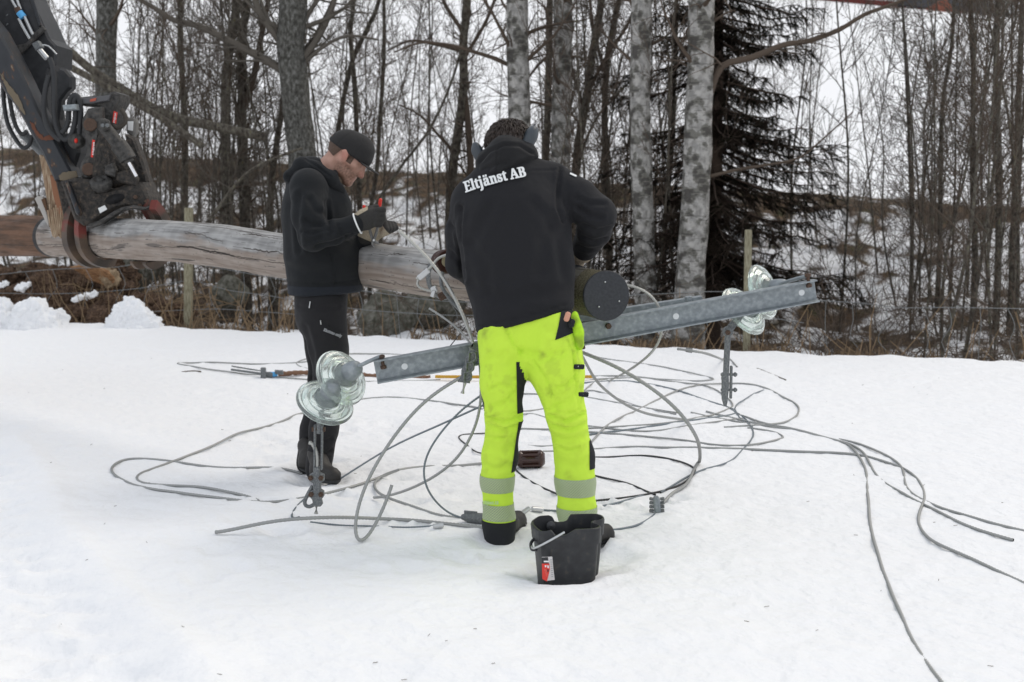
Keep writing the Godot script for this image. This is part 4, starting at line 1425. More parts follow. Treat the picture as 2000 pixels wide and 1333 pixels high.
# ---------------------------------------------------------------- the felled pole with its crossarm
const POLE_A := Vector3(0.395, 0.0, -5.36)   # plan position of the pole's top end (cap)
func pole_tex(v_butt: float) -> ImageTexture:   # u round the pole, v along it (0 = top end, 1 = butt): weathered grey side, reddish side, cracks, holes
	var w := 256
	var h := 2048
	var n1 := FastNoiseLite.new(); n1.seed = 71; n1.frequency = 0.02; n1.fractal_octaves = 5
	var n2 := FastNoiseLite.new(); n2.seed = 72; n2.frequency = 0.05; n2.fractal_octaves = 3
	var n3 := FastNoiseLite.new(); n3.seed = 73; n3.frequency = 0.02; n3.fractal_octaves = 2
	var im := Image.create(w, h, false, Image.FORMAT_RGB8)
	for y in h:
		var v := float(y) / h
		for x in w:
			var a := TAU * x / w
			var cx := cos(a) * 40.0
			var cz := sin(a) * 40.0
			var grain := n2.get_noise_3d(cx * 2.2, y * 0.12, cz * 2.2)
			var blot := n1.get_noise_3d(cx, y * 0.25, cz)
			var band := n3.get_noise_3d(cx * 0.6, y * 1.6, cz * 0.6 + 90.0)
			var col := Color(0.21, 0.208, 0.202).lerp(Color(0.40, 0.395, 0.385), clampf(0.5 + band * 0.45 + grain * 0.9, 0, 1))
			# a = 0 points up on the pole; the weathered side faces up
			var under := smoothstep(-0.25, 0.25, -cos(a) + 0.16 + blot * 0.9)
			col = col.lerp(Color(0.215, 0.155, 0.115).lerp(Color(0.33, 0.268, 0.22), clampf(0.5 + grain + blot, 0, 1)), under * 0.72)
			col = col.lerp(Color(0.075, 0.065, 0.06), smoothstep(0.30, 0.5, blot + grain * 0.4) * 0.75)
			if v < 0.045:
				col = col.lerp(Color(0.10, 0.085, 0.05), 0.75)
			if grain > 0.46:
				col = col.lerp(Color(0.03, 0.025, 0.02), 0.6)
			if v > v_butt:   # butt that stood in the ground
				col = Color(0.075, 0.042, 0.025).lerp(Color(0.16, 0.085, 0.05), clampf(0.5 + blot + grain, 0, 1))
			elif v > v_butt - 0.008:
				col = Color(0.035, 0.033, 0.032)
			im.set_pixel(x, y, col.linear_to_srgb())
	var cr := RandomNumberGenerator.new()
	cr.seed = 5
	for k in 46:      # drying cracks along the grain
		var x := float(cr.randi() % w)
		var y := float(cr.randi_range(40, int(h * (v_butt - 0.01))))
		var ln := cr.randi_range(20, 150) if k < 34 else cr.randi_range(200, 420)
		for i in ln:
			x += cr.randf_range(-0.7, 0.7) * (1.0 if k < 34 else 0.5)
			var ww := (2 if k < 34 else 3) if i > ln / 5 and i < ln * 3 / 4 and k % 3 == 0 else 1
			for j in ww:
				im.set_pixel(posmod(int(x) + j, w), mini(int(y) + i, h - 1), Color(0.028, 0.022, 0.018).linear_to_srgb())
	for k in 800:     # worm holes and climbing-spike marks
		var x := cr.randi() % w
		var y := cr.randi_range(30, int(h * (v_butt - 0.01)))
		im.set_pixel(x, y, Color(0.04, 0.03, 0.025).linear_to_srgb())
		im.set_pixel((x + 1) % w, y, Color(0.06, 0.045, 0.035).linear_to_srgb())
	im.generate_mipmaps()
	return ImageTexture.create_from_image(im)
func pole_points() -> Array:
	# centre line from the top end to the butt: [px, py, thickness px]
	var q := [[1150, 571, 92], [1060, 560, 92], [980, 550, 90], [850, 535, 90], [700, 515, 88], [555, 500, 88], [400, 477, 83], [250, 467, 78], [120, 463, 78], [40, 461, 80], [-60, 460, 80]]
	var out := []
	for e in q:
		var k: float = (e[0] - 1000.0) / FOC   # intersect the pixel's vertical plane with the pole's plan line
		var a := Vector2(POLE_A.x, -POLE_A.z)
		var b := Vector2(-3.60, 9.30)
		var t := (k * a.y - a.x) / ((b.x - a.x) - k * (b.y - a.y))
		var d := lerpf(a.y, b.y, t)
		out.append([pt(e[0], e[1], d), e[2] * 0.5 * d / FOC * 1.0, d])
	return out
func pole_at(px: float) -> Array:   # [centre, radius, depth] of the pole at a picture column
	var p := pole_points()
	for i in p.size() - 1:
		var a := to_px(p[i][0]).x
		var b := to_px(p[i + 1][0]).x
		if px <= a and px >= b:
			var t := (px - a) / (b - a)
			return [p[i][0].lerp(p[i + 1][0], t), lerpf(p[i][1], p[i + 1][1], t), lerpf(p[i][2], p[i + 1][2], t)]
	return p[0]
func nut(mb: MB, x: Transform3D, r: float, h: float) -> void:   # hexagon along local y
	var pr := PackedVector2Array()
	for k in 6:
		pr.append(Vector2(r, 0).rotated(TAU * k / 6))
	mb.plate(pr, x * Transform3D(Basis(Vector3.RIGHT, PI / 2), Vector3.ZERO), h, r * 0.1)
func build_pole() -> void:
	var pp := pole_points()
	var base: Vector3 = pp[0][0]
	var t := thing("utility_pole", "felled grey-brown wooden power pole held up by the grapple", "utility pole", Vector3(base.x, 0, base.z))
	var off := -t.position
	var line := PackedVector3Array()
	var rr := []
	for e in pp:
		line.append(e[0])
		rr.append(e[1])
	var sp := spline_n(line, 14)
	var rad := PackedFloat32Array()
	for i in sp.size():
		var k := float(i) / 14.0
		var a := int(k)
		rad.append(lerpf(rr[a], rr[mini(a + 1, rr.size() - 1)], k - a))
	var mb := MB.new()
	mb.tube(sp, rad, 40, true)
	# turn the seam so that u = 0 points up, and set v by share of length
	var total := 0.0
	for i in sp.size() - 1:
		total += sp[i].distance_to(sp[i + 1])
	var run := 0.0
	var v_butt := 0.9
	for i in sp.size():
		if i > 0:
			run += sp[i].distance_to(sp[i - 1])
		if to_px(sp[i]).x > 96.0:
			v_butt = run / total
		for k in 41:
			var idx := i * 41 + k
			var dn := mb.n[idx]
			mb.uv[idx] = Vector2(float(k) / 40.0 + 0.0, run / total)
			var b := nz_a.get_noise_3dv(mb.v[idx] * 60.0)
			mb.v[idx] += dn * b * 0.006
	var up_u := 0.0
	var best := -2.0
	for k in 40:
		if mb.n[41 * 20 + k].y > best:
			best = mb.n[41 * 20 + k].y
			up_u = float(k) / 40.0
	for i in mb.uv.size():
		mb.uv[i].x -= up_u
	var pm := tex_mat("pole_wood", pole_tex(v_butt), Vector3(1, 1, 1), 0.9, 0, bump_tex(0.05, 6.0, 75), 0.25, false)
	obj("shaft", mb, pm, t).position = off
	# round black cap nailed on the slanting top end
	var cc := pt(1185, 578, 5.33)
	var ax := Vector3(0.36, 0.03, 0.93).normalized()
	var cm := MB.new()
	var R := 49.5 * 5.33 / FOC
	cm.lathe(frame(cc, ax), PackedVector2Array([Vector2(0, -0.012), Vector2(R - 0.004, -0.012), Vector2(R, -0.008), Vector2(R, -0.002), Vector2(R - 0.004, 0.002), Vector2(0, 0.0025)]), 48)
	var capm := tex_mat("cap_black", noise_tex(0.04, [[0.2, Color(0.016, 0.018, 0.022)], [0.8, Color(0.03, 0.033, 0.038)]], 77), Vector3(6, 6, 6), 0.6)
	var cap := obj("end_cap", cm, capm, t)
	cap.position = off
	for q in [[1181, 551], [1213, 589], [1166, 599]]:
		var nb := MB.new()
		var np := pt(q[0], q[1], 5.33)
		np -= ax * (np - cc).dot(ax) - ax * 0.004
		nb.ball(np, Vector3(0.004, 0.004, 0.004))
		obj("nail", nb, M.alu, cap)
	# short fill between the pole's shaft and its cap (the slanting end grain)
	var fm := MB.new()
	var p0: Vector3 = pp[0][0]
	fm.tube(PackedVector3Array([p0.lerp(pp[1][0], 0.2), p0, cc - ax * 0.05, cc - ax * 0.03, cc - ax * 0.011]), PackedFloat32Array([rr[0] * 1.004, rr[0] * 1.0, R * 0.96, R * 0.96, R * 0.955]), 36, true)
	obj("pole_top", fm, tex_mat("mossy_wood", noise_tex(0.05, [[0.2, Color(0.04, 0.035, 0.02)], [0.5, Color(0.12, 0.105, 0.06)], [0.85, Color(0.22, 0.20, 0.13)]], 78), Vector3(9, 9, 9), 0.95, 0, bump_tex(0.08, 12.0, 79), 1.0), t).position = off
	# steel strap round the top and straps near the bobbin insulator
	for q in [[1122, 0.022], [872, 0.014]]:
		var e := pole_at(q[0])
		var e2 := pole_at(q[0] - 20)
		var dir: Vector3 = (e[0] - e2[0]).normalized()
		var ring := MB.new()
		var r: float = e[1] + 0.006
		ring.lathe(frame(e[0], dir), PackedVector2Array([Vector2(r - 0.008, -q[1]), Vector2(r, -q[1]), Vector2(r + 0.004, 0.0), Vector2(r, q[1]), Vector2(r - 0.008, q[1])]), 40)
		obj("strap", ring, M.rubber if q[0] > 1000 else M.clamp_steel, t).position = off
	# crossarm: a channel section, its web facing the camera
	var L := pt(733, 726, 5.33)
	var Rr := pt(1594, 567, 5.56)
	var dx := (Rr - L).normalized()
	var ln := L.distance_to(Rr)
	var upv := Vector3(0, 1, 0.02)
	upv = (upv - dx * upv.dot(dx)).normalized()
	var fz := dx.cross(upv)
	var X := Transform3D(Basis(dx, upv, fz), L)
	var H := 0.092
	var prof2 := PackedVector2Array([Vector2(0, -H / 2 - 0.003), Vector2(0.045, -H / 2 - 0.003), Vector2(0.045, -H / 2 + 0.003), Vector2(0.008, -H / 2 + 0.008), Vector2(0.006, H / 2 - 0.008), Vector2(0.045, H / 2 - 0.003), Vector2(0.045, H / 2 + 0.003), Vector2(0, H / 2 + 0.003)])
	# the channel is open towards the camera: flanges stand forward of the web
	var arm := thing_part(t, "crossarm")
	var am := MB.new()
	var bas := Basis(fz, upv, dx)     # local x forward, y up, z along
	am.plate(prof2, Transform3D(bas, L + dx * ln * 0.5 - fz * 0.01), ln, 0.001)
	var ao := obj("channel", am, M.galvanized, arm)
	ao.position = off
	for q in [[0.064, -0.002], [0.967, 0.0], [0.705 - 0.03, -0.002]]:
		var hm := MB.new()
		hm.lathe(frame(L + dx * ln * q[0] + upv * q[1] + fz * -0.002, fz), PackedVector2Array([Vector2(0, 0.0005), Vector2(0.0115, 0.0005), Vector2(0.0135, 0.0)]), 18)
		obj("bolt_hole", hm, M.hole if M.has("hole") else mat("hole", 0.72, 0.74, 0.75, 0.9) if q[0] != 0.675 else mat("hole_dark", 0.03, 0.025, 0.02, 0.9), arm).position = off
	for q in [[0.52, 0.012], [0.455, -0.055]]:
		var bm := MB.new()
		nut(bm, frame(L + dx * ln * q[0] + upv * q[1] + fz * 0.012, fz if q[1] > 0 else upv), 0.013, 0.022)
		obj("bolt", bm, M.rusty_steel, arm).position = off
	# brace behind the arm
	var br := MB.new()
	var B0 := pt(1120, 622, 5.62)
	var B1 := pt(1372, 584, 5.58)
	var bd := (B1 - B0).normalized()
	br.box(Transform3D(Basis(bd, upv, bd.cross(upv)), (B0 + B1) * 0.5 - upv * 0.018), Vector3(B0.distance_to(B1), 0.05, 0.006), 0.001)
	br.box(Transform3D(Basis(bd, upv, bd.cross(upv)), (B0 + B1) * 0.5 + upv * 0.008 + bd.cross(upv) * -0.02), Vector3(B0.distance_to(B1), 0.006, 0.045), 0.001)
	var bo := obj("brace", br, M.galvanized, t)
	bo.position = off
	var bb := MB.new()
	nut(bb, frame(pt(1345, 584, 5.585), upv), 0.017, 0.022)
	obj("brace_bolt", bb, M.galvanized, bo)
	# end bolts that hold the insulator strings
	for q in [[[745, 697, 5.33], [733, 720, 5.33]], [[1578, 538, 5.53], [1575, 553, 5.53]]]:
		var em := MB.new()
		var a := pt(q[0][0], q[0][1], q[0][2])
		em.tube(PackedVector3Array([a + upv * 0.008, a - upv * 0.05]), 0.0075, 10, true)
		nut(em, frame(a, upv), 0.014, 0.012)
		nut(em, frame(a - upv * 0.046, upv), 0.013, 0.014)
		obj("eye_bolt", em, M.rusty_steel, arm).position = off
	# bobbin insulator strapped to the pole, beside the near worker's elbow
	var bt := thing("spool_insulator", "brown porcelain spool insulator on the pole beside the near worker", "insulator", pt(868, 512, 5.78))
	var sa := (pt(884, 510, 5.62) - pt(862, 514, 5.80)).normalized()
	var sm := MB.new()
	sm.lathe(frame(Vector3.ZERO, sa), PackedVector2Array([Vector2(0.0, -0.045), Vector2(0.045, -0.045), Vector2(0.056, -0.036), Vector2(0.056, -0.024), Vector2(0.036, -0.012), Vector2(0.034, 0.0), Vector2(0.036, 0.012), Vector2(0.056, 0.024), Vector2(0.056, 0.036), Vector2(0.045, 0.045), Vector2(0.0, 0.045)]), 30)
	obj("porcelain", sm, mat("brown_glaze", 0.05, 0.022, 0.016, 0.2), bt)
	var bm2 := MB.new()
	bm2.tube(PackedVector3Array([-sa * 0.06, sa * 0.085]), 0.012, 12, true)
	bm2.lathe(frame(sa * 0.05, sa), PackedVector2Array([Vector2(0, -0.004), Vector2(0.026, -0.004), Vector2(0.026, 0.004), Vector2(0, 0.004)]), 20)
	obj("axle", bm2, mat("zinc_yellow", 0.34, 0.30, 0.19, 0.4, 0.5), bt)
	# wire clamp hanging from the spool
	var wt := thing("wire_clamp", "small pale alloy wire clamp with a bent tail beside the spool insulator", "clamp", pt(835, 540, 5.72))
	var wo := -wt.position
	var wm := MB.new()
	wm.tube(spline(px_line([[873, 498, 5.7], [856, 505, 5.7], [843, 520, 5.7], [828, 534, 5.7], [813, 545, 5.7]], 0.0), 0.01), 0.006, 8, true)
	obj("wire", wm, M.strand_light, wt).position = wo
	var wb := MB.new()
	var c0 := pt(836, 529, 5.70)
	var c1 := pt(819, 543, 5.70)
	wb.box(Transform3D(frame(Vector3.ZERO, c1 - c0).basis, (c0 + c1) * 0.5), Vector3(0.026, c0.distance_to(c1) + 0.01, 0.02), 0.003)
	obj("clamp_body", wb, M.alu, wt).position = wo
	var wl := MB.new()
	wl.tube(spline(px_line([[818, 545, 5.7], [815, 553, 5.7], [819, 561, 5.7], [830, 566, 5.7], [842, 569, 5.7]], 0.0), 0.01), 0.006, 10, true, 5, 90.0)
	obj("wire_tail", wl, M.strand_light, wt).position = wo
	var wn := MB.new()
	wn.box(Transform3D(Basis(Vector3(0, 0, 1), 0.4), pt(848, 566, 5.69)), Vector3(0.028, 0.03, 0.026), 0.004)
	nut(wn, frame(pt(846, 574, 5.67), Vector3(0.3, 1, 0)), 0.010, 0.03)
	obj("split_bolt", wn, M.alu, wt).position = wo
	var bx := MB.new()
	bx.box(Transform3D(Basis(Vector3(0, 0, 1), 0.5), pt(865, 578, 5.7)), Vector3(0.04, 0.035, 0.03), 0.004)
	obj("strap_lock", bx, M.rusty_steel, wt).position = wo
	var ls := MB.new()
	ls.tube(spline(px_line([[864, 532, 5.68], [861, 548, 5.67], [866, 566, 5.67], [884, 590, 5.68], [903, 612, 5.66], [912, 634, 5.6]], 0.0), 0.015), 0.009, 8, true)
	obj("guy_strap", ls, M.clamp_steel, wt).position = wo
func thing_part(parent: Node, called: String) -> Node3D:
	var n := Node3D.new()
	n.name = called
	parent.add_child(n, true)
	return n

# ---------------------------------------------------------------- insulator strings
func glass_disc(t: Node3D, c: Vector3, ax: Vector3, off: Vector3) -> void:   # ax points from shell opening up to the metal cap
	var R := 0.127
	var g := MB.new()
	var X := frame(c, ax)
	# outer skin from cap to rim, then the ribbed underside back to the pin
	var key := PackedVector3Array()
	for e in [[0.036, 0.030], [0.046, 0.029], [0.056, 0.022], [0.066, 0.017], [0.076, 0.008], [0.086, 0.006], [0.096, 0.000], [0.105, -0.007], [0.118, -0.012], [0.124, -0.020], [R, -0.026], [0.124, -0.031], [0.117, -0.025], [0.108, -0.018], [0.101, -0.024], [0.096, -0.034], [0.089, -0.022], [0.080, -0.008], [0.072, -0.024], [0.066, -0.034], [0.060, -0.016], [0.050, -0.004], [0.042, -0.016], [0.036, -0.018]]:
		key.append(Vector3(e[0], e[1], 0))
	var pr := PackedVector2Array()
	for e in spline_n(key, 3):
		pr.append(Vector2(e.x, e.y))
	pr.reverse()
	g.lathe(X, pr, 64)
	var d := obj("glass_disc", g, M.glass, t)
	d.position = off
	var m := MB.new()
	m.lathe(X, PackedVector2Array([Vector2(0.0, -0.03), Vector2(0.040, -0.03), Vector2(0.0355, 0.02), Vector2(0.041, 0.028), Vector2(0.041, 0.045), Vector2(0.036, 0.072), Vector2(0.029, 0.090), Vector2(0.020, 0.097), Vector2(0.0, 0.098)]), 28)
	obj("metal_cap", m, M.galvanized, t).position = off
func build_insulators() -> void:
	var gm := StandardMaterial3D.new()
	gm.albedo_color = Color(0.955, 0.992, 0.97, 0.10)
	gm.roughness = 0.09
	gm.transparency = BaseMaterial3D.TRANSPARENCY_ALPHA
	gm.refraction_enabled = true
	gm.refraction_scale = 0.05
	M["glass"] = gm
	# left string: two discs, ball link, parallel straps, bolted clamp
	var t := thing("insulator_string", "string of two greenish glass disc insulators hanging in front of the capped worker's leg", "insulator", pt(680, 740, 5.33))
	var off := -t.position
	var a1 := Vector3(0.67, 0.485, 0.56).normalized()
	var g1 := pt(673, 734, 5.36)
	glass_disc(t, g1, a1, off)
	var a2 := Vector3(0.39, 0.77, 0.50).normalized()
	var g2 := pt(638, 779, 5.34)
	glass_disc(t, g2, a2, off)
	var b := MB.new()
	b.tube(PackedVector3Array([g1 + a1 * 0.095, (g1 + a1 * 0.11).lerp(pt(742, 697, 5.33), 0.4), pt(742, 697, 5.33)]), 0.0085, 12, true)
	b.tube(PackedVector3Array([g1 - a1 * 0.02, g2 + a2 * 0.09]), 0.012, 12, true)
	b.tube(PackedVector3Array([g2 - a2 * 0.02, pt(625, 806, 5.34)]), 0.012, 12, true)
	obj("link_pin", b, M.galvanized, t).position = off
	_tail(t, off, [[624, 803], [622, 848]], [[[615, 830], [614, 918]], [[629, 830], [628, 918]]], 616, 918, 1000, 5.34, true)
	# right string, behind the arm
	var t2 := thing("insulator_string", "string of two greenish glass disc insulators behind the arm's free end", "insulator", pt(1490, 580, 5.68))
	off = -t2.position
	var a3 := (pt(1540, 538, 5.60) - pt(1502, 567, 5.66)).normalized()
	a3 = Vector3(0.72, 0.28, 0.52).normalized()
	glass_disc(t2, pt(1500, 568, 5.70), a3, off)
	glass_disc(t2, pt(1460, 602, 5.72), Vector3(0.56, 0.60, 0.50).normalized(), off)
	b = MB.new()
	b.tube(PackedVector3Array([pt(1515, 558, 5.66), pt(1542, 549, 5.60), pt(1574, 540, 5.54)]), 0.0085, 12, true)
	b.tube(PackedVector3Array([pt(1482, 582, 5.72), pt(1494, 572, 5.72)]), 0.012, 12, true)
	obj("link_pin", b, M.galvanized, t2).position = off
	var lk := MB.new()
	lk.box(Transform3D(Basis(Vector3(0, 0, 1), -0.62), pt(1432, 634, 5.66)), Vector3(0.034, 0.12, 0.012), 0.004)
	lk.lathe(frame(pt(1422, 648, 5.655), Vector3(0, 0, 1)), PackedVector2Array([Vector2(0, -0.016), Vector2(0.021, -0.016), Vector2(0.023, -0.012), Vector2(0.023, 0.012), Vector2(0.021, 0.016), Vector2(0, 0.016)]), 22)
	obj("link_plate", lk, M.clamp_steel, t2).position = off
	var lb := MB.new()
	nut(lb, frame(pt(1422, 650, 5.63), Vector3(0, 0, 1)), 0.012, 0.014)
	obj("bolt", lb, M.rusty_steel, t2).position = off
	var bar := MB.new()
	var p0 := pt(1422, 650, 5.645)
	var p1 := pt(1418, 735, 5.645)
	bar.box(Transform3D(frame(Vector3.ZERO, p1 - p0).basis, (p0 + p1) * 0.5), Vector3(0.026, p0.distance_to(p1), 0.012), 0.002)
	p0 = pt(1418, 728, 5.645)
	p1 = pt(1421, 795, 5.645)
	bar.plate(PackedVector2Array([Vector2(-0.018, 0), Vector2(0.012, 0), Vector2(0.015, -0.06), Vector2(0.010, -0.13), Vector2(0.006, -0.152), Vector2(-0.006, -0.152), Vector2(-0.016, -0.12), Vector2(-0.018, -0.05)]), Transform3D(Basis(), p0), 0.014, 0.002)
	obj("clamp_body", bar, M.clamp_steel, t2).position = off
	var ch := MB.new()
	ch.box(Transform3D(Basis(), pt(1428, 747, 5.645)), Vector3(0.012, 0.148, 0.016), 0.003)
	obj("clamp_keeper", ch, M.clamp_steel, t2).position = off
	for y in [730, 735, 760, 765]:
		var nb := MB.new()
		if y == 730 or y == 760:
			nb.tube(PackedVector3Array([pt(1408, y + 2, 5.645), pt(1440, y + 2, 5.645)]), 0.006, 8, true)
			nut(nb, frame(pt(1436, y + 2, 5.645), Vector3.RIGHT), 0.011, 0.010)
		else:
			nut(nb, frame(pt(1411, y + 4, 5.645), Vector3.RIGHT), 0.010, 0.008)
		obj("bolt", nb, M.clamp_steel, t2).position = off
	# strain clamp at the middle of the arm
	var t3 := thing("strain_clamp", "grey ribbed strain clamp hanging from the arm beside the hi-vis trousers", "clamp", pt(916, 720, 5.30))
	off = -t3.position
	var cb := MB.new()
	var q0 := pt(926, 678, 5.30)
	var q1 := pt(908, 752, 5.30)
	var bs := frame(Vector3.ZERO, q0 - q1).basis
	var ol := PackedVector2Array()
	for i in 7:
		ol.append(Vector2(-0.014 - (0.007 if i % 2 == 0 else 0.0) - 0.002 * i, 0.08 - 0.026 * i))
	for i in 5:
		ol.append(Vector2(0.014 + (0.005 if i % 2 == 0 else 0.0), -0.07 + 0.036 * i))
	cb.plate(ol, Transform3D(bs, (q0 + q1) * 0.5), 0.035, 0.005)
	obj("clamp_body", cb, M.clamp_steel, t3).position = off
	for i in 3:
		var lb2 := MB.new()
		var pp := q0.lerp(q1, 0.25 + 0.26 * i)
		lb2.tube(spline(PackedVector3Array([pp + Vector3(-0.01, 0.018, 0.018), pp + Vector3(-0.012, 0.0, 0.03), pp + Vector3(-0.01, -0.018, 0.018), pp + Vector3(0.014, -0.012, 0.018), pp + Vector3(0.014, 0.016, 0.018), pp + Vector3(-0.01, 0.018, 0.018)]), 0.006), 0.006, 7, true)
		obj("keeper_bolt", lb2, M.clamp_steel, t3).position = off
	var se := MB.new()
	se.tube(PackedVector3Array([pt(908, 748, 5.30), pt(903, 769, 5.30)]), 0.008, 12, true, 6, 80.0)
	obj("strand_end", se, M.strand_light, t3).position = off
func _tail(t: Node3D, off: Vector3, bar: Array, straps: Array, cx: float, y0: float, y1: float, d: float, dead := true) -> void:
	var m := MB.new()
	var a := pt(bar[0][0], bar[0][1], d)
	var b := pt(bar[1][0], bar[1][1], d)
	m.box(Transform3D(frame(Vector3.ZERO, b - a).basis, (a + b) * 0.5), Vector3(0.020, a.distance_to(b), 0.014), 0.003)
	m.ball(pt(623, 801, d), Vector3(0.024, 0.012, 0.018))
	obj("ball_link", m, M.clamp_steel, t).position = off
	for s in straps:
		var sm := MB.new()
		var p0 := pt(s[0][0], s[0][1], d)
		var p1 := pt(s[1][0], s[1][1], d)
		sm.box(Transform3D(frame(Vector3.ZERO, p1 - p0).basis, (p0 + p1) * 0.5), Vector3(0.008, p0.distance_to(p1), 0.022), 0.002)
		obj("strap_plate", sm, M.clamp_steel, t).position = off
	var pb := MB.new()
	pb.tube(PackedVector3Array([pt(610, 839, d), pt(634, 839, d)]), 0.006, 8, true)
	nut(pb, frame(pt(611, 839, d), Vector3.RIGHT), 0.011, 0.009)
	nut(pb, frame(pt(633, 839, d), Vector3.RIGHT), 0.011, 0.009)
	obj("cross_bolt", pb, M.rusty_steel, t).position = off
	var cl := MB.new()
	var k := d / FOC
	var o := pt(618, 912, d)
	var pts := []
	for q in [[-6, 0], [6, 0], [6, 12], [15, 16], [15, 28], [8, 33], [8, 46], [14, 50], [14, 60], [9, 66], [11, 76], [7, 80], [-7, 80], [-9, 66], [-14, 60], [-14, 50], [-7, 46], [-7, 33], [-14, 28], [-14, 16], [-6, 12]]:
		pts.append(Vector2(q[0] * k, -q[1] * k))
	cl.plate(PackedVector2Array(pts), Transform3D(Basis(), o), 0.034, 0.004)
	obj("clamp_body", cl, M.clamp_steel, t).position = off
	for q in [[608, 932], [628, 932], [609, 964], [628, 964]]:
		var nb := MB.new()
		nut(nb, frame(pt(q[0], q[1], d) + Vector3(0, 0, 0.022), Vector3(0, 0, 1)), 0.0115, 0.014)
		nb.tube(PackedVector3Array([pt(q[0], q[1], d) + Vector3(0, 0, 0.01), pt(q[0], q[1], d) + Vector3(0, 0, 0.036)]), 0.006, 8, true)
		obj("bolt", nb, M.rusty_steel, t).position = off
	var lp := MB.new()
	lp.tube(spline(px_line([[610, 950], [600, 968], [595, 980], [597, 988], [605, 990], [613, 986]], d), 0.01), 0.0085, 8, true)
	obj("pulling_loop", lp, M.clamp_steel, t).position = off
	var wire := MB.new()
	wire.tube(PackedVector3Array([pt(618, 985, d), pt(617, 1004, d)]), 0.009, 12, true, 6, 60.0)
	obj("strand_end", wire, M.strand_light, t).position = off
	var w2 := MB.new()
	w2.tube(spline(px_line([[603, 865], [610, 868], [616, 880], [619, 895], [619, 914]], d), 0.01), 0.008, 12, true, 6, 60.0)
	obj("strand_tail", w2, M.strand_light, t).position = off
# ---------------------------------------------------------------- people
# bones in picture pixels: [px, py, depth, radius px]; consecutive entries are joined
func bones(sd: SDF, chain: Array, k: float, ax := Vector3.ZERO, ratio := 1.0) -> void:
	for i in chain.size() - 1:
		var a: Array = chain[i]
		var b: Array = chain[i + 1]
		sd.cone(pt(a[0], a[1], a[2]), pt(b[0], b[1], b[2]), a[3] * a[2] / FOC, b[3] * b[2] / FOC, k, ax, ratio)
func px_box(x0: float, x1: float, y0: float, y1: float, d0: float, d1: float) -> Array:
	var lo := Vector3.ONE * 99.0
	var hi := -lo
	for d in [d0, d1]:
		for q in [[x0, y0], [x1, y1], [x0, y1], [x1, y0]]:
			var p := pt(q[0], q[1], d)
			lo = lo.min(p)
			hi = hi.max(p)
	return [lo, hi]
func field(bx: Array, cell: float) -> SDF:
	var sd := SDF.new()
	sd.start(bx[0], bx[1], cell)
	return sd
# creases drawn as picture polylines: each [points, width px, depth m]; only where the surface looks at the camera side
func creases(mb: MB, list: Array, toward := Vector3(0, 0.1, 1)) -> void:
	var tw := toward.normalized()
	var box := []
	for c in list:
		var r := Rect2(c[0][0][0], c[0][0][1], 0, 0)
		for q in c[0]:
			r = r.expand(Vector2(q[0], q[1]))
		box.append(r.grow(c[1] * 3.0))
	for i in mb.v.size():
		var f := mb.n[i].dot(tw)
		if f < 0.05:
			continue
		var p := to_px(mb.v[i])
		var s := 0.0
		for j in list.size():
			if not box[j].has_point(p):
				continue
			var c: Array = list[j]
			var best := 1e9
			var pts: Array = c[0]
			for k in pts.size() - 1:
				var a := Vector2(pts[k][0], pts[k][1])
				var b := Vector2(pts[k + 1][0], pts[k + 1][1])
				best = minf(best, p.distance_to(Geometry2D.get_closest_point_to_segment(p, a, b)))
			var u: float = best / c[1]
			s += c[2] * (exp(-u * u) - 0.45 * exp(-pow(u - 1.7, 2.0) * 1.6))
		mb.v[i] -= mb.n[i] * s * 1.35 * minf(1.0, f * 2.0)
	renormal(mb)
func cloth_mat(key: String, r: float, g: float, b: float, sheen := 0.3) -> StandardMaterial3D:
	var m := mat(key, r, g, b, 0.92)
	m.normal_enabled = true
	m.normal_texture = bump_tex(0.012, 5.0, 81, 256, 4)
	m.normal_scale = 0.5
	m.uv1_triplanar = true
	m.uv1_world_triplanar = true
	m.uv1_scale = Vector3(2.4, 2.4, 2.4)
	m.rim_enabled = sheen > 0.0
	m.rim = sheen
	return m
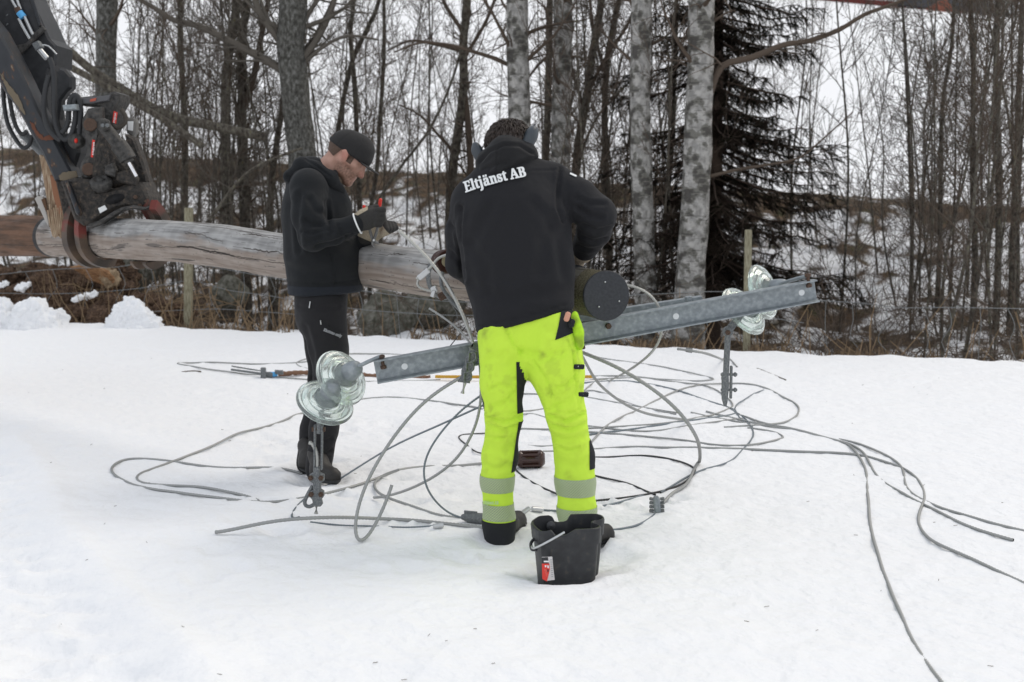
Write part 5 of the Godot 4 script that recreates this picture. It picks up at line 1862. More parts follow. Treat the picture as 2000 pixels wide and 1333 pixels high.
# head in its own frame: x forward, y up, z right (metres, origin at the ear canals)
func make_head(X: Transform3D, neck_to: Vector3, cell: float) -> MB:
	var sd := SDF.new()
	var c := X * Vector3(0.0, -0.02, 0)
	sd.start((c - Vector3.ONE * 0.2).min(neck_to - Vector3.ONE * 0.075), (c + Vector3.ONE * 0.2).max(neck_to + Vector3.ONE * 0.075), cell)
	var ez := X.basis.z
	sd.cone(X * Vector3(-0.035, 0.035, 0), X * Vector3(0.026, 0.042, 0), 0.08, 0.07, 0.03, ez, 0.94)
	sd.cone(X * Vector3(0.05, 0.03, 0), X * Vector3(0.056, -0.055, 0), 0.05, 0.04, 0.03, ez, 1.12)
	for s in [-1.0, 1.0]:
		sd.cone(X * Vector3(0.0, -0.035, s * 0.05), X * Vector3(0.02, -0.075, s * 0.042), 0.024, 0.02, 0.02)
		sd.cone(X * Vector3(0.02, -0.075, s * 0.042), X * Vector3(0.068, -0.1, s * 0.012), 0.02, 0.02, 0.02)
		sd.cone(X * Vector3(0.06, -0.012, s * 0.042), X * Vector3(0.035, -0.015, s * 0.055), 0.02, 0.018, 0.02)
		sd.cone(X * Vector3(0.102, -0.05, s * 0.011), X * Vector3(0.095, -0.045, s * 0.013), 0.007, 0.007, 0.006)
		sd.cone(X * Vector3(0.103, 0.004, s * 0.031), X * Vector3(0.1, 0.0, s * 0.036), 0.012, 0.011, 0.012, Vector3.ZERO, 1.0, 1)
		sd.cone(X * Vector3(0.083, 0.003, s * 0.031), X * Vector3(0.083, 0.003, s * 0.033), 0.0125, 0.0125, 0.004)
	sd.cone(X * Vector3(0.09, 0.022, -0.03), X * Vector3(0.09, 0.022, 0.03), 0.011, 0.011, 0.012)
	sd.cone(X * Vector3(0.096, 0.008, 0), X * Vector3(0.113, -0.044, 0), 0.008, 0.012, 0.012)
	sd.cone(X * Vector3(0.076, -0.108, 0), X * Vector3(0.07, -0.106, 0), 0.019, 0.022, 0.02)
	sd.cone(X * Vector3(0.086, -0.070, -0.017), X * Vector3(0.086, -0.070, 0.017), 0.0095, 0.0095, 0.01)
	sd.cone(X * Vector3(0.084, -0.084, -0.015), X * Vector3(0.084, -0.084, 0.015), 0.0095, 0.0095, 0.008)
	sd.cone(X * Vector3(0.102, -0.0765, -0.02), X * Vector3(0.102, -0.0765, 0.02), 0.0052, 0.0052, 0.003, Vector3.ZERO, 1.0, 1)
	sd.cone(X * Vector3(-0.03, -0.03, 0), neck_to, 0.058, 0.064, 0.03)
	for s in [-1.0, 1.0]:   # ears
		sd.cone(X * Vector3(-0.006, 0.016, s * 0.079), X * Vector3(0.008, -0.024, s * 0.072), 0.0205, 0.013, 0.004, ez, 0.42)
		sd.cone(X * Vector3(0.002, 0.010, s * 0.094), X * Vector3(0.008, -0.008, s * 0.089), 0.0105, 0.007, 0.004, ez, 0.8, 1)
	var mb := sd.surface()
	renormal(mb)
	return mb
func skin_paint(mb: MB, X: Transform3D, beard: bool) -> void:
	var inv := X.affine_inverse()
	paint(mb, func(p: Vector3, _n: Vector3) -> Color:
		var q := inv * p
		var c := Color(0.52, 0.305, 0.235)
		c = c.lerp(Color(0.40, 0.22, 0.16), 0.5 + 0.9 * nz_b.get_noise_3dv(p * 420.0))
		c = c.lerp(Color(0.55, 0.20, 0.16), 0.55 * exp(-pow(q.distance_to(Vector3(0.0, 0, 0.085)) / 0.03, 2.0)) + 0.5 * exp(-pow(q.distance_to(Vector3(0.112, -0.045, 0.0)) / 0.022, 2.0)) + 0.55 * exp(-pow(q.distance_to(Vector3(0.092, -0.08, 0.0)) / 0.014, 2.0)))
		if beard:
			var k := smoothstep(-0.022, -0.05, q.y) * smoothstep(-0.03, 0.005, q.x) * smoothstep(-0.14, -0.12, q.y)
			k *= 1.0 - exp(-pow(q.distance_to(Vector3(0.092, -0.078, 0.0)) / 0.016, 2.0)) * 0.8
			k *= 1.0 - smoothstep(-0.05, -0.03, q.y - q.x * 0.0) * smoothstep(0.05, 0.08, q.x)
			c = c.lerp(Color(0.12, 0.065, 0.04), clampf(k * (0.55 + 0.6 * nz_b.get_noise_3dv(p * 1900.0)), 0, 0.85))
			if absf(q.y - 0.006) < 0.0028 and q.x > 0.07 and absf(absf(q.z) - 0.033) < 0.014:
				c = c.lerp(Color(0.10, 0.055, 0.04), 0.6)
			if absf(q.y - 0.027) < 0.005 and q.x > 0.07 and absf(absf(q.z) - 0.034) < 0.02:
				c = c.lerp(Color(0.16, 0.09, 0.06), 0.5)
		return c)
func boot(parent: Node, heel: Vector3, toe: Vector3, ankle: Vector3, m: Material) -> void:
	var lo := heel.min(toe).min(ankle) - Vector3.ONE * 0.09
	var hi := heel.max(toe).max(ankle) + Vector3.ONE * 0.09
	lo.y = minf(heel.y, toe.y) - 0.03
	var sd := SDF.new()
	sd.start(lo, hi, 0.009)
	var f := (toe - heel).normalized()
	var up := Vector3.UP
	sd.cone(heel + f * 0.04 + up * 0.045, toe - f * 0.05 + up * 0.04, 0.043, 0.042, 0.03)
	sd.cone(heel + f * 0.06 + up * 0.07, ankle, 0.045, 0.05, 0.04)
	sd.cut_plane(heel + Vector3(0, 0.002, 0), Vector3.DOWN, 0.008)
	var mb := sd.surface()
	renormal(mb)
	jitter(mb, func(p: Vector3) -> float: return 0.003 * nz_b.get_noise_3dv(p * 500.0))
	var b := obj("boot", mb, m, parent)
	var sole := patch(mb, [[heel + up * 0.028, Vector3.UP]], 0.004)
	obj("sole", sole, M.rubber, b)
	b.position = -parent.position
func glove_finger(sd: SDF, a: Array) -> void:
	bones(sd, a, 0.006)

# ---------------------------------------------------------------- worker with his back to the camera
func build_near_worker() -> void:
	var foot := gp(1040, 1066)
	var t := thing("person", "bareheaded man seen from behind, black printed jacket, yellow-green hi-vis trousers, bent over the pole", "person", foot)
	var off := -foot
	var AZ := Vector3(0, 0, 1)
	# --- head and neck
	var fwd := Vector3(-0.22, -0.50, -0.84).normalized()
	var right := fwd.cross(Vector3.UP).normalized()
	right = (right + Vector3(0, -0.18, 0)).normalized()
	right = (right - fwd * right.dot(fwd)).normalized()
	var HX := Transform3D(Basis(fwd, right.cross(fwd), right), pt(990, 302, 5.47))
	var hm := make_head(HX, pt(992, 345, 5.43), 0.007)
	skin_paint(hm, HX, false)
	obj("body", hm, vmat("skin", 0.55), t).position = off
	# hair: a lumpy cap of locks
	var hd := SDF.new()
	var hc := HX * Vector3(-0.005, 0.045, 0)
	hd.start(hc - Vector3.ONE * 0.2, hc + Vector3.ONE * 0.2, 0.007)
	hd.cone(HX * Vector3(-0.04, 0.03, 0), HX * Vector3(0.03, 0.055, 0), 0.094, 0.086, 0.03, HX.basis.z, 0.93)
	hd.cone(HX * Vector3(-0.06, -0.03, 0), HX * Vector3(-0.07, -0.075, 0), 0.07, 0.055, 0.03)
	var hinv := HX.affine_inverse()
	var hs := hd.surface()
	jitter(hs, func(p: Vector3) -> float:
		var q := hinv * p
		return 0.0035 * sin(q.z * 230.0 + 9.0 * nz_a.get_noise_3dv(p * 120.0)) + 0.006 * nz_a.get_noise_3dv(p * 260.0))
	var hair_m := tex_mat("dark_hair", noise_tex(0.05, [[0.2, Color(0.012, 0.008, 0.006)], [0.55, Color(0.036, 0.024, 0.018)], [0.9, Color(0.085, 0.058, 0.045)]], 91), Vector3(14, 5, 14), 0.5)
	var ho := obj("hair", hs, hair_m, t)
	ho.position = off
	var lk := MB.new()
	for i in 1100:
		var a := rng.randf() * TAU
		var e := rng.randf_range(-0.15, 1.0)
		var q := Vector3(-absf(cos(a)) * sqrt(maxf(0.0, 1.0 - e * e)) * (1.0 if rng.randf() < 0.8 else -0.8), e, sin(a) * sqrt(maxf(0.0, 1.0 - e * e)))
		var s := HX * (Vector3(-0.012, 0.045, 0) + q * Vector3(0.122, 0.09, 0.09))
		var nn := (HX.basis * (q / Vector3(0.12, 0.09, 0.09))).normalized()
		var fall := (Vector3.DOWN * 0.9 + HX.basis.z * q.z * 0.6 + Vector3(rng.randfn(), rng.randfn(), rng.randfn()) * 0.3)
		fall = (fall - nn * fall.dot(nn)).normalized()
		var l := rng.randf_range(0.02, 0.05)
		lk.tube(PackedVector3Array([s - nn * 0.004, s + fall * l * 0.4 + nn * 0.006, s + fall * l * 0.8 + nn * rng.randf_range(0.0, 0.008), s + fall * l - nn * 0.003]), PackedFloat32Array([0.0014, 0.002, 0.0016, 0.0005]), 4, false)
	var lo_ := obj("locks", lk, hair_m, ho)
	lo_.set_meta("kind", "stuff")
	# --- jacket
	var jb := field(px_box(850, 1222, 275, 690, 4.98, 5.9), 0.0095)
	bones(jb, [[1026, 632, 5.25, 98], [1012, 520, 5.31, 103], [1003, 440, 5.36, 105], [1000, 385, 5.40, 88]], 0.05, AZ, 0.66)
	bones(jb, [[930, 392, 5.41, 42], [1000, 372, 5.40, 48], [1076, 362, 5.42, 42]], 0.06, AZ, 0.85)
	bones(jb, [[990, 360, 5.42, 52], [990, 322, 5.45, 44]], 0.05)
	bones(jb, [[918, 396, 5.42, 38], [903, 455, 5.47, 31], [899, 515, 5.50, 28]], 0.035)
	bones(jb, [[899, 515, 5.50, 28], [938, 552, 5.72, 24]], 0.02)
	bones(jb, [[1084, 364, 5.42, 40], [1128, 388, 5.40, 38], [1166, 420, 5.37, 37]], 0.03)
	bones(jb, [[1166, 420, 5.37, 37], [1160, 450, 5.43, 33], [1142, 484, 5.52, 26]], 0.02)
	var h0 := pt(928, 657, 5.14)
	var h1 := pt(1120, 607, 5.14)
	var hn := (h1 - h0).normalized().cross(Vector3(0, 0.05, 1)).normalized()
	if hn.y > 0.0:
		hn = -hn
	jb.cut_plane(h0, hn, 0.012)
	var wr := (pt(1142, 484, 5.52) - pt(1160, 450, 5.43)).normalized()
	# cuff end of the right sleeve is cut square
	var cuffp := pt(1136, 494, 5.55)
	var jm := jb.surface()
	jitter(jm, func(p: Vector3) -> float: return 0.0045 * nz_a.get_noise_3dv(p * Vector3(110, 60, 110)) + 0.0018 * nz_b.get_noise_3dv(p * Vector3(260, 170, 260)))
	creases(jm, [
		[[[900, 405], [897, 440], [901, 490], [906, 545]], 5, 0.010], [[[1094, 328], [1090, 370], [1089, 408], [1100, 432]], 4, 0.007],
		[[[935, 372], [985, 352], [1040, 333], [1092, 332]], 2.0, 0.0025], [[[1110, 425], [1090, 470], [1100, 540]], 9, 0.006],
		[[[1130, 405], [1150, 420], [1175, 425]], 5, 0.008], [[[1125, 385], [1150, 398], [1180, 398]], 5, 0.006], [[[1140, 440], [1165, 452], [1195, 445]], 5, 0.008], [[[1135, 462], [1160, 472], [1182, 466]], 4, 0.006], [[[1128, 480], [1148, 488], [1168, 485]], 3.5, 0.005],
		[[[925, 560], [960, 580], [1010, 585]], 12, 0.006], [[[1110, 560], [1070, 575], [1030, 572]], 12, 0.006], [[[920, 480], [950, 520], [955, 570]], 10, 0.005], [[[1085, 430], [1060, 470], [1055, 530]], 12, 0.005], [[[930, 640], [1030, 616], [1118, 592]], 2.0, 0.003],
		[[[880, 440], [895, 450], [900, 470]], 5, 0.006], [[[876, 490], [890, 500], [902, 520]], 5, 0.006], [[[960, 400], [940, 440], [925, 470]], 11, 0.004], [[[1040, 395], [1065, 420], [1080, 450]], 10, 0.004]])
	var cloth := cloth_mat("jacket_cloth", 0.0082, 0.0083, 0.0105, 0.06)
	var jo := obj("jacket", jm, cloth, t)
	jo.position = off
	# sleeve badge
	var lb := MB.new()
	for q in [[1119, 343]]:
		var dr := (pt(q[0], q[1], 5.4) - Vector3(0, CAM_H, 0)).normalized()
		var p := jb.hit(Vector3(0, CAM_H, 0) + dr * 5.05, dr, 0.8)
		lb.box(Transform3D(frame(Vector3.ZERO, jb.grad(p), Vector3(1, -0.5, 0)).basis, p + jb.grad(p) * 0.004), Vector3(0.03, 0.003, 0.013), 0.001)
	obj("sleeve_badge", lb, M.white_print, jo)
	# lettering on the back
	lettering(jo, jb, "Eltjänst AB", Vector2(911, 378), Vector2(1027, 347), 21.5, 5.02, M.white_print, -10.0)
	# --- fleece hood
	var hb := field(px_box(908, 1072, 255, 372, 5.1, 5.75), 0.008)
	bones(hb, [[960, 322, 5.40, 31], [990, 306, 5.37, 38], [1020, 306, 5.40, 31]], 0.03, AZ, 1.0)
	bones(hb, [[948, 338, 5.34, 10], [975, 332, 5.32, 13], [1030, 316, 5.35, 11]], 0.03)
	var hbm := hb.surface()
	jitter(hbm, func(p: Vector3) -> float: return 0.005 * nz_a.get_noise_3dv(p * 130.0))
	creases(hbm, [[[[938, 316], [955, 296], [985, 283], [1015, 284], [1040, 300]], 3.5, 0.005], [[[972, 290], [972, 320], [968, 345]], 2.0, 0.003], [[[945, 335], [970, 320], [990, 318]], 5, 0.005], [[[1045, 312], [1010, 322], [985, 338]], 5, 0.006]])
	obj("hood", hbm, cloth_mat("fleece", 0.008, 0.008, 0.009, 0.2), jo)
	# --- trousers
	var tb := field(px_box(915, 1185, 590, 1062, 4.92, 5.5), 0.0084)
	bones(tb, [[1028, 606, 5.27, 86], [1030, 650, 5.24, 93]], 0.04, AZ, 0.58)
	bones(tb, [[984, 668, 5.21, 50], [980, 750, 5.22, 41], [984, 812, 5.22, 34.5], [976, 892, 5.25, 33], [971, 938, 5.27, 31], [975, 1022, 5.28, 30.5], [976, 1050, 5.28, 30]], 0.03)
	bones(tb, [[1082, 660, 5.20, 54], [1088, 726, 5.19, 52], [1107, 812, 5.18, 37.5], [1122, 894, 5.20, 37.5], [1123, 938, 5.19, 38], [1127, 996, 5.17, 36], [1130, 1062, 5.16, 34]], 0.03)
	tb.cone(pt(1021, 735, 5.05), pt(1021, 706, 5.1), 0.012, 0.01, 0.03, AZ, 1.0, 1)
	var tm := tb.surface()
	jitter(tm, func(p: Vector3) -> float: return 0.004 * nz_a.get_noise_3dv(p * Vector3(120, 90, 120)) + 0.0015 * nz_b.get_noise_3dv(p * 300.0))
	creases(tm, [
		[[[1020, 690], [1005, 672], [988, 640]], 3.5, 0.006], [[[1022, 688], [1060, 700], [1100, 690]], 8, 0.006], [[[955, 815], [985, 826], [1016, 816]], 4, 0.008], [[[952, 832], [985, 842], [1014, 830]], 5, 0.007], [[[1075, 812], [1105, 824], [1142, 808]], 4, 0.009], [[[1078, 832], [1112, 842], [1146, 828]], 4, 0.007], [[[1084, 856], [1115, 862], [1150, 850]], 6, 0.005],
		[[[942, 720], [960, 700], [985, 690]], 7, 0.004], [[[1045, 715], [1070, 750], [1082, 790]], 9, 0.004], [[[1012, 760], [995, 785], [960, 800]], 7, 0.005], [[[1135, 760], [1110, 785], [1078, 800]], 6, 0.005], [[[950, 870], [975, 884], [1005, 872]], 8, 0.004], [[[1090, 900], [1120, 912], [1155, 900]], 9, 0.004], [[[948, 910], [970, 918], [1000, 908]], 6, 0.005], [[[993, 640], [992, 600]], 2, 0.004], [[[942, 804], [985, 812], [1022, 806]], 2.2, 0.004], [[[1068, 800], [1105, 808], [1146, 798]], 2.2, 0.004], [[[1110, 662], [1122, 700], [1127, 760], [1132, 800]], 2.2, 0.004], [[[1040, 705], [1062, 735], [1078, 775]], 3, 0.005], [[[1125, 735], [1108, 752], [1090, 758]], 4, 0.006], [[[958, 760], [975, 752], [1000, 757]], 4, 0.005], [[[948, 850], [965, 858], [985, 855]], 3, 0.005], [[[1090, 872], [1110, 880], [1130, 876]], 3, 0.005], [[[1120, 680], [1123, 740], [1128, 800]], 2, 0.004], [[[1072, 690], [1080, 740], [1090, 800]], 9, 0.004]])
	paint(tm, func(p: Vector3, _n: Vector3) -> Color:
		var c := Color(0.595, 0.86, 0.06)
		var q := to_px(p)
		var dirt := 0.0
		for s in [[945, 650, 16], [992, 640, 9], [1100, 690, 12], [1060, 690, 6], [1012, 735, 6], [952, 690, 7], [998, 850, 14], [1140, 870, 10], [1095, 665, 16], [960, 810, 8], [1076, 770, 6], [1110, 930, 7], [1132, 690, 14], [990, 900, 12]]:
			dirt += 0.85 * exp(-pow((q + 9.0 * Vector2(nz_b.get_noise_3dv(p * 180.0), nz_a.get_noise_3dv(p * 240.0))).distance_to(Vector2(s[0], s[1])) / (s[2] * 1.2), 2.0))
		dirt *= 0.05 + 1.1 * absf(nz_b.get_noise_3dv(p * 330.0)) + 0.5 * nz_a.get_noise_3dv(p * 120.0)
		dirt = dirt * 0.7 + 0.16 * smoothstep(0.12, 0.4, nz_b.get_noise_3dv(p * 330.0)) * smoothstep(-0.1, 0.3, nz_a.get_noise_3dv(p * 60.0)) + 0.06 * smoothstep(0.2, 0.5, nz_b.get_noise_3dv(p * 210.0))
		return c.lerp(Color(0.14, 0.15, 0.03), clampf(dirt, 0, 0.75)))
	var hv := vmat("hivis_cloth", 0.85)
	hv.normal_enabled = true
	hv.normal_texture = M.jacket_cloth.normal_texture
	hv.normal_scale = 0.45
	hv.uv1_triplanar = true
	hv.uv1_world_triplanar = true
	hv.uv1_scale = Vector3(2.6, 2.6, 2.6)
	var to := obj("trousers", tm, hv, t)
	to.position = off
	var mid := pt(1040, 850, 5.2)
	var XP := Vector3(1, 0, 0)
	# reflective bands with slanting stripes
	var stripes := stripe_mat()
	for b in [[972, 937, 968, 1], [975, 993, 1024, 1], [1123, 931, 965, -1], [1127, 988, 1015, -1]]:
		var pm := patch(tm, [[pt(b[0], b[1], 5.18), Vector3(0.01 * b[3], 1, 0)], [pt(b[0], b[2], 5.18), Vector3(0, -1, 0)], [mid, XP * b[3]]], 0.0022)
		obj("reflective_band", pm, stripes, to)
	# black gusset on the inner leg, side panels and cuffs
	var bp := patch(tm, [[mid, XP], [pt(1020, 703, 5.2), Vector3.UP], [pt(1020, 806, 5.2), Vector3.DOWN], [pt(1009, 760, 5.15), Vector3(-1, -0.02, 0)]], 0.002, Vector3(1, 0, 0.15).normalized(), 0.35)
	obj("gusset", bp, M.black_cloth, to)
	bp = patch(tm, [[mid, XP], [pt(1020, 822, 5.2), Vector3.UP], [pt(1008, 925, 5.2), Vector3.DOWN], [pt(1008, 860, 5.15), Vector3(-1, 0.14, 0).normalized()]], 0.002, Vector3(1, 0, 0.15).normalized(), 0.35)
	obj("side_panel", bp, M.black_cloth, to)
	bp = patch(tm, [[mid, -XP], [pt(1150, 858, 5.2), Vector3.UP], [pt(1150, 912, 5.2), Vector3.DOWN], [pt(1151, 880, 5.15), Vector3(-1, 0.0, 0)]], 0.002)
	obj("side_panel", bp, M.black_cloth, to)
	bp = patch(tm, [[mid, XP], [pt(975, 1024, 5.2), Vector3.UP]], 0.0024)
	obj("cuff", bp, M.black_cloth, to)
	bp = patch(tm, [[mid, -XP], [pt(1127, 1030, 5.2), Vector3.UP]], 0.0024)
	obj("cuff", bp, M.black_cloth, to)
	# hip holster, tool pouch, strap loops
	var hp := patch(tm, [[pt(1090, 640, 5.1), Vector3(-1, 0.25, 0).normalized()], [pt(1110, 655, 5.1), Vector3(0.35, -1, 0).normalized()], [pt(1128, 640, 5.1), XP]], 0.004, Vector3(0.2, 0, 1), 0.1)
	obj("holster", hp, M.black_cloth, to)
	var pb := field(px_box(1100, 1160, 595, 705, 5.0, 5.35), 0.007)
	bones(pb, [[1123, 618, 5.14, 11], [1130, 650, 5.13, 14], [1132, 672, 5.13, 13]], 0.01, XP, 0.75)
	var pbm := pb.surface()
	jitter(pbm, func(p: Vector3) -> float: return 0.004 * nz_a.get_noise_3dv(p * 190.0))
	paint(pbm, func(p: Vector3, _n: Vector3) -> Color:
		return Color(0.46, 0.80, 0.02).lerp(Color(0.14, 0.15, 0.03), clampf(0.25 + 0.9 * nz_a.get_noise_3dv(p * 300.0), 0, 0.6)))
	var po := obj("tool_pouch", pbm, hv, to)
	var pf := MB.new()
	pf.box(Transform3D(Basis(Vector3(0, 0, 1), -0.25), pt(1117, 632, 5.10)), Vector3(0.022, 0.035, 0.02), 0.006)
	obj("pouch_flap", pf, M.black_cloth, po)
	var kh := MB.new()
	kh.box(Transform3D(Basis(Vector3(0, 0, 1), -0.3), pt(1108, 619, 5.09)), Vector3(0.022, 0.04, 0.014), 0.006)
	tag(obj("folding_rule", kh, mat("peach", 0.62, 0.30, 0.20, 0.6)), "pale orange tool tucked in the hi-vis trousers' hip holster", "tool")
	for q in [[1129, 717, -0.12], [1137, 771, -0.2]]:
		var dr := (pt(q[0], q[1], 5.2) - Vector3(0, CAM_H, 0)).normalized()
		var p := tb.hit(Vector3(0, CAM_H, 0) + dr * 4.95, dr, 0.5)
		var lpm := MB.new()
		lpm.box(Transform3D(frame(Vector3.ZERO, Vector3(0.1, 1, 0), Vector3(0.8, 0, -0.5)).basis, p + tb.grad(p) * 0.006), Vector3(0.05, 0.02, 0.012), 0.004)
		obj("strap_loop", lpm, M.black_cloth, to)
		var st := MB.new()
		st.ball(p + tb.grad(p) * 0.012 + Vector3(-0.012, 0.002, 0.004), Vector3(0.006, 0.006, 0.003))
		obj("stud", st, M.alu, to)
	lettering(to, tb, "Eltjänst AB", Vector2(946, 985), Vector2(973, 985), 7, 4.98, mat("pale_print", 0.55, 0.75, 0.35, 0.8), 0.0)
	# --- boots
	var bl := mat("boot_leather", 0.02, 0.018, 0.016, 0.6)
	for q in [[976, 5.235, 0.095, 5.28, 0.22], [1131, 5.10, 0.15, 5.16, 0.13]]:
		var hl := pt(q[0], 1055, q[1])
		hl.y = -0.022
		var an := pt(q[0], 1000, q[3])
		an.y = 0.12
		boot(t, hl, hl + Vector3(q[2], 0, -q[4]), an, bl)
	# --- gloves (right hand on the pole, left hand behind the body)
	var gm := tex_mat("work_glove", noise_tex(0.05, [[0.2, Color(0.16, 0.13, 0.095)], [0.8, Color(0.42, 0.35, 0.26)]], 95), Vector3(12, 12, 12), 0.9)
	var gb := field(px_box(1095, 1165, 470, 560, 5.42, 5.85), 0.006)
	bones(gb, [[1138, 490, 5.54, 17], [1128, 510, 5.58, 17], [1122, 524, 5.62, 17]], 0.015, XP, 0.75)
	for i in 4:
		bones(gb, [[1131 - i * 6, 522 + i * 0.8, 5.60 + i * 0.012, 5.5], [1129 - i * 6, 535 + i * 1.5, 5.64 + i * 0.012, 5.2], [1126 - i * 6, 541 + i * 1.5, 5.69 + i * 0.012, 4.8]], 0.006)
	bones(gb, [[1116, 508, 5.56, 6.5], [1108, 522, 5.58, 6], [1103, 534, 5.60, 5]], 0.008)
	var gmm := gb.surface()
	jitter(gmm, func(p: Vector3) -> float: return 0.002 * nz_b.get_noise_3dv(p * 500.0))
	var go := obj("glove", gmm, gm, t)
	go.position = off
	var cf := MB.new()
	cf.tube(PackedVector3Array([pt(1141, 482, 5.52), pt(1134, 497, 5.555)]), PackedFloat32Array([0.047, 0.05]), 22, true)
	obj("glove_cuff", cf, gm, go)
	gb = field(px_box(905, 985, 520, 610, 5.62, 6.0), 0.006)
	bones(gb, [[936, 550, 5.71, 17], [950, 560, 5.78, 17]], 0.015)
	for i in 4:
		bones(gb, [[944 + i * 5, 552 + i * 4, 5.80, 5.5], [954 + i * 4, 556 + i * 4, 5.84, 5.2], [958 + i * 3, 566 + i * 3, 5.86, 4.8]], 0.006)
	bones(gb, [[945, 545, 5.76, 6.5], [958, 546, 5.80, 6], [966, 550, 5.82, 5]], 0.008)
	gmm = gb.surface()
	renormal(gmm)
	obj("glove", gmm, gm, t).position = off
	# --- ear defenders
	var em := mat("defender_grey", 0.045, 0.055, 0.065, 0.45)
	var eo := thing_part(t, "ear_defenders")
	eo.position = off
	for q in [[1033, 272, 5.41, 0.5, 1.4], [936, 298, 5.44, -0.5, 1.0]]:
		var eb := field(px_box(q[0] - 34, q[0] + 34, q[1] - 40, q[1] + 40, 5.25, 5.7), 0.006)
		var d := Vector3(cos(q[3] + 0.0), -sin(absf(q[3])), 0.2).normalized() * (1.0 if q[3] > 0 else 1.0)
		if q[3] < 0:
			d.x = -d.x
		var c := pt(q[0], q[1], q[2])
		var up := Vector3(-d.y * signf(q[3]), d.x * signf(q[3]), 0).normalized()
		eb.cone(c - up * 0.018, c + up * 0.018, 0.031 * q[4], 0.031 * q[4], 0.005, d, 0.62)
		eb.cone(c + d * 0.014 - up * 0.012, c + d * 0.014 + up * 0.012, 0.02, 0.02, 0.012, d, 0.8)
		var ebm := eb.surface()
		renormal(ebm)
		obj("cup", ebm, em, eo)
	var wire := MB.new()
	wire.tube(spline(px_line([[1030, 268, 5.48], [1038, 250, 5.50], [1046, 242, 5.53], [1040, 250, 5.58]], 0.0), 0.01), 0.0032, 7, true)
	wire.tube(spline(px_line([[1040, 250, 5.58], [1000, 262, 5.64], [955, 278, 5.60], [938, 292, 5.49]], 0.0), 0.015), 0.0032, 7, true)
	obj("wire_band", wire, mat("band_black", 0.03, 0.035, 0.045, 0.5), eo)
# letters laid on a surface: the text runs from a to b in the picture
func lettering(parent: Node, sd: SDF, txt: String, a: Vector2, b: Vector2, cap_px: float, start_d: float, m: Material, arch: float) -> void:
	var f := SystemFont.new()
	f.font_names = PackedStringArray(["Droid Serif"])
	f.font_weight = 700
	var tm := TextMesh.new()
	tm.text = txt
	tm.font = f
	tm.font_size = 64
	tm.pixel_size = 0.01
	tm.depth = 0.0
	tm.curve_step = 2.0
	tm.horizontal_alignment = HORIZONTAL_ALIGNMENT_LEFT
	tm.vertical_alignment = VERTICAL_ALIGNMENT_BOTTOM
	var ar := tm.surface_get_arrays(0)
	var v: PackedVector3Array = ar[Mesh.ARRAY_VERTEX]
	var ix: PackedInt32Array = ar[Mesh.ARRAY_INDEX]
	var bb := AABB(v[0], Vector3.ZERO)
	for p in v:
		bb = bb.expand(p)
	var mb := MB.new()
	var ex := (b - a).normalized()
	var ey := Vector2(ex.y, -ex.x)
	var ln := a.distance_to(b)
	# the baseline is where most letters stand; the j hangs below it
	var base_y := bb.position.y + bb.size.y * 0.235
	var top_h := bb.size.y * 0.765
	for c in [[0.0, 0.0], [0.055, 0.0], [0.0, 0.045], [0.055, 0.045]]:   # heavy print: the letter shape four times, slightly shifted
		var b0 := mb.v.size()
		for p in v:
			var u := (p.x - bb.position.x) / bb.size.x
			var w := (p.y - base_y) / top_h
			var px: Vector2 = a + ex * (ln * u + cap_px * c[0]) + ey * (cap_px * (w + c[1]) - arch * u * (1.0 - u))
			var dr := ray(px.x, px.y)
			dr = dr / -dr.z
			var q := sd.hit(Vector3(0, CAM_H, 0) + dr * start_d, dr.normalized(), 0.6)
			var g := sd.grad(q)
			mb.v.append(q + g * (0.007 + c[0] * 0.006 + c[1] * 0.012))
			mb.n.append(g)
		for k in ix:
			mb.ix.append(b0 + k)
	obj("lettering", mb, m, parent)
func stripe_mat() -> StandardMaterial3D:
	var im := Image.create(64, 64, false, Image.FORMAT_RGB8)
	for y in 64:
		for x in 64:
			var s := posmod(x + y, 16)
			var c := Color(0.44, 0.55, 0.27)
			if s < 5:
				c = Color(0.20, 0.22, 0.19)
			elif s < 6 or s == 15:
				c = Color(0.32, 0.38, 0.23)
			im.set_pixel(x, y, c.linear_to_srgb())
	im.generate_mipmaps()
	return tex_mat("reflective", ImageTexture.create_from_image(im), Vector3(22, 22, 22), 0.45)

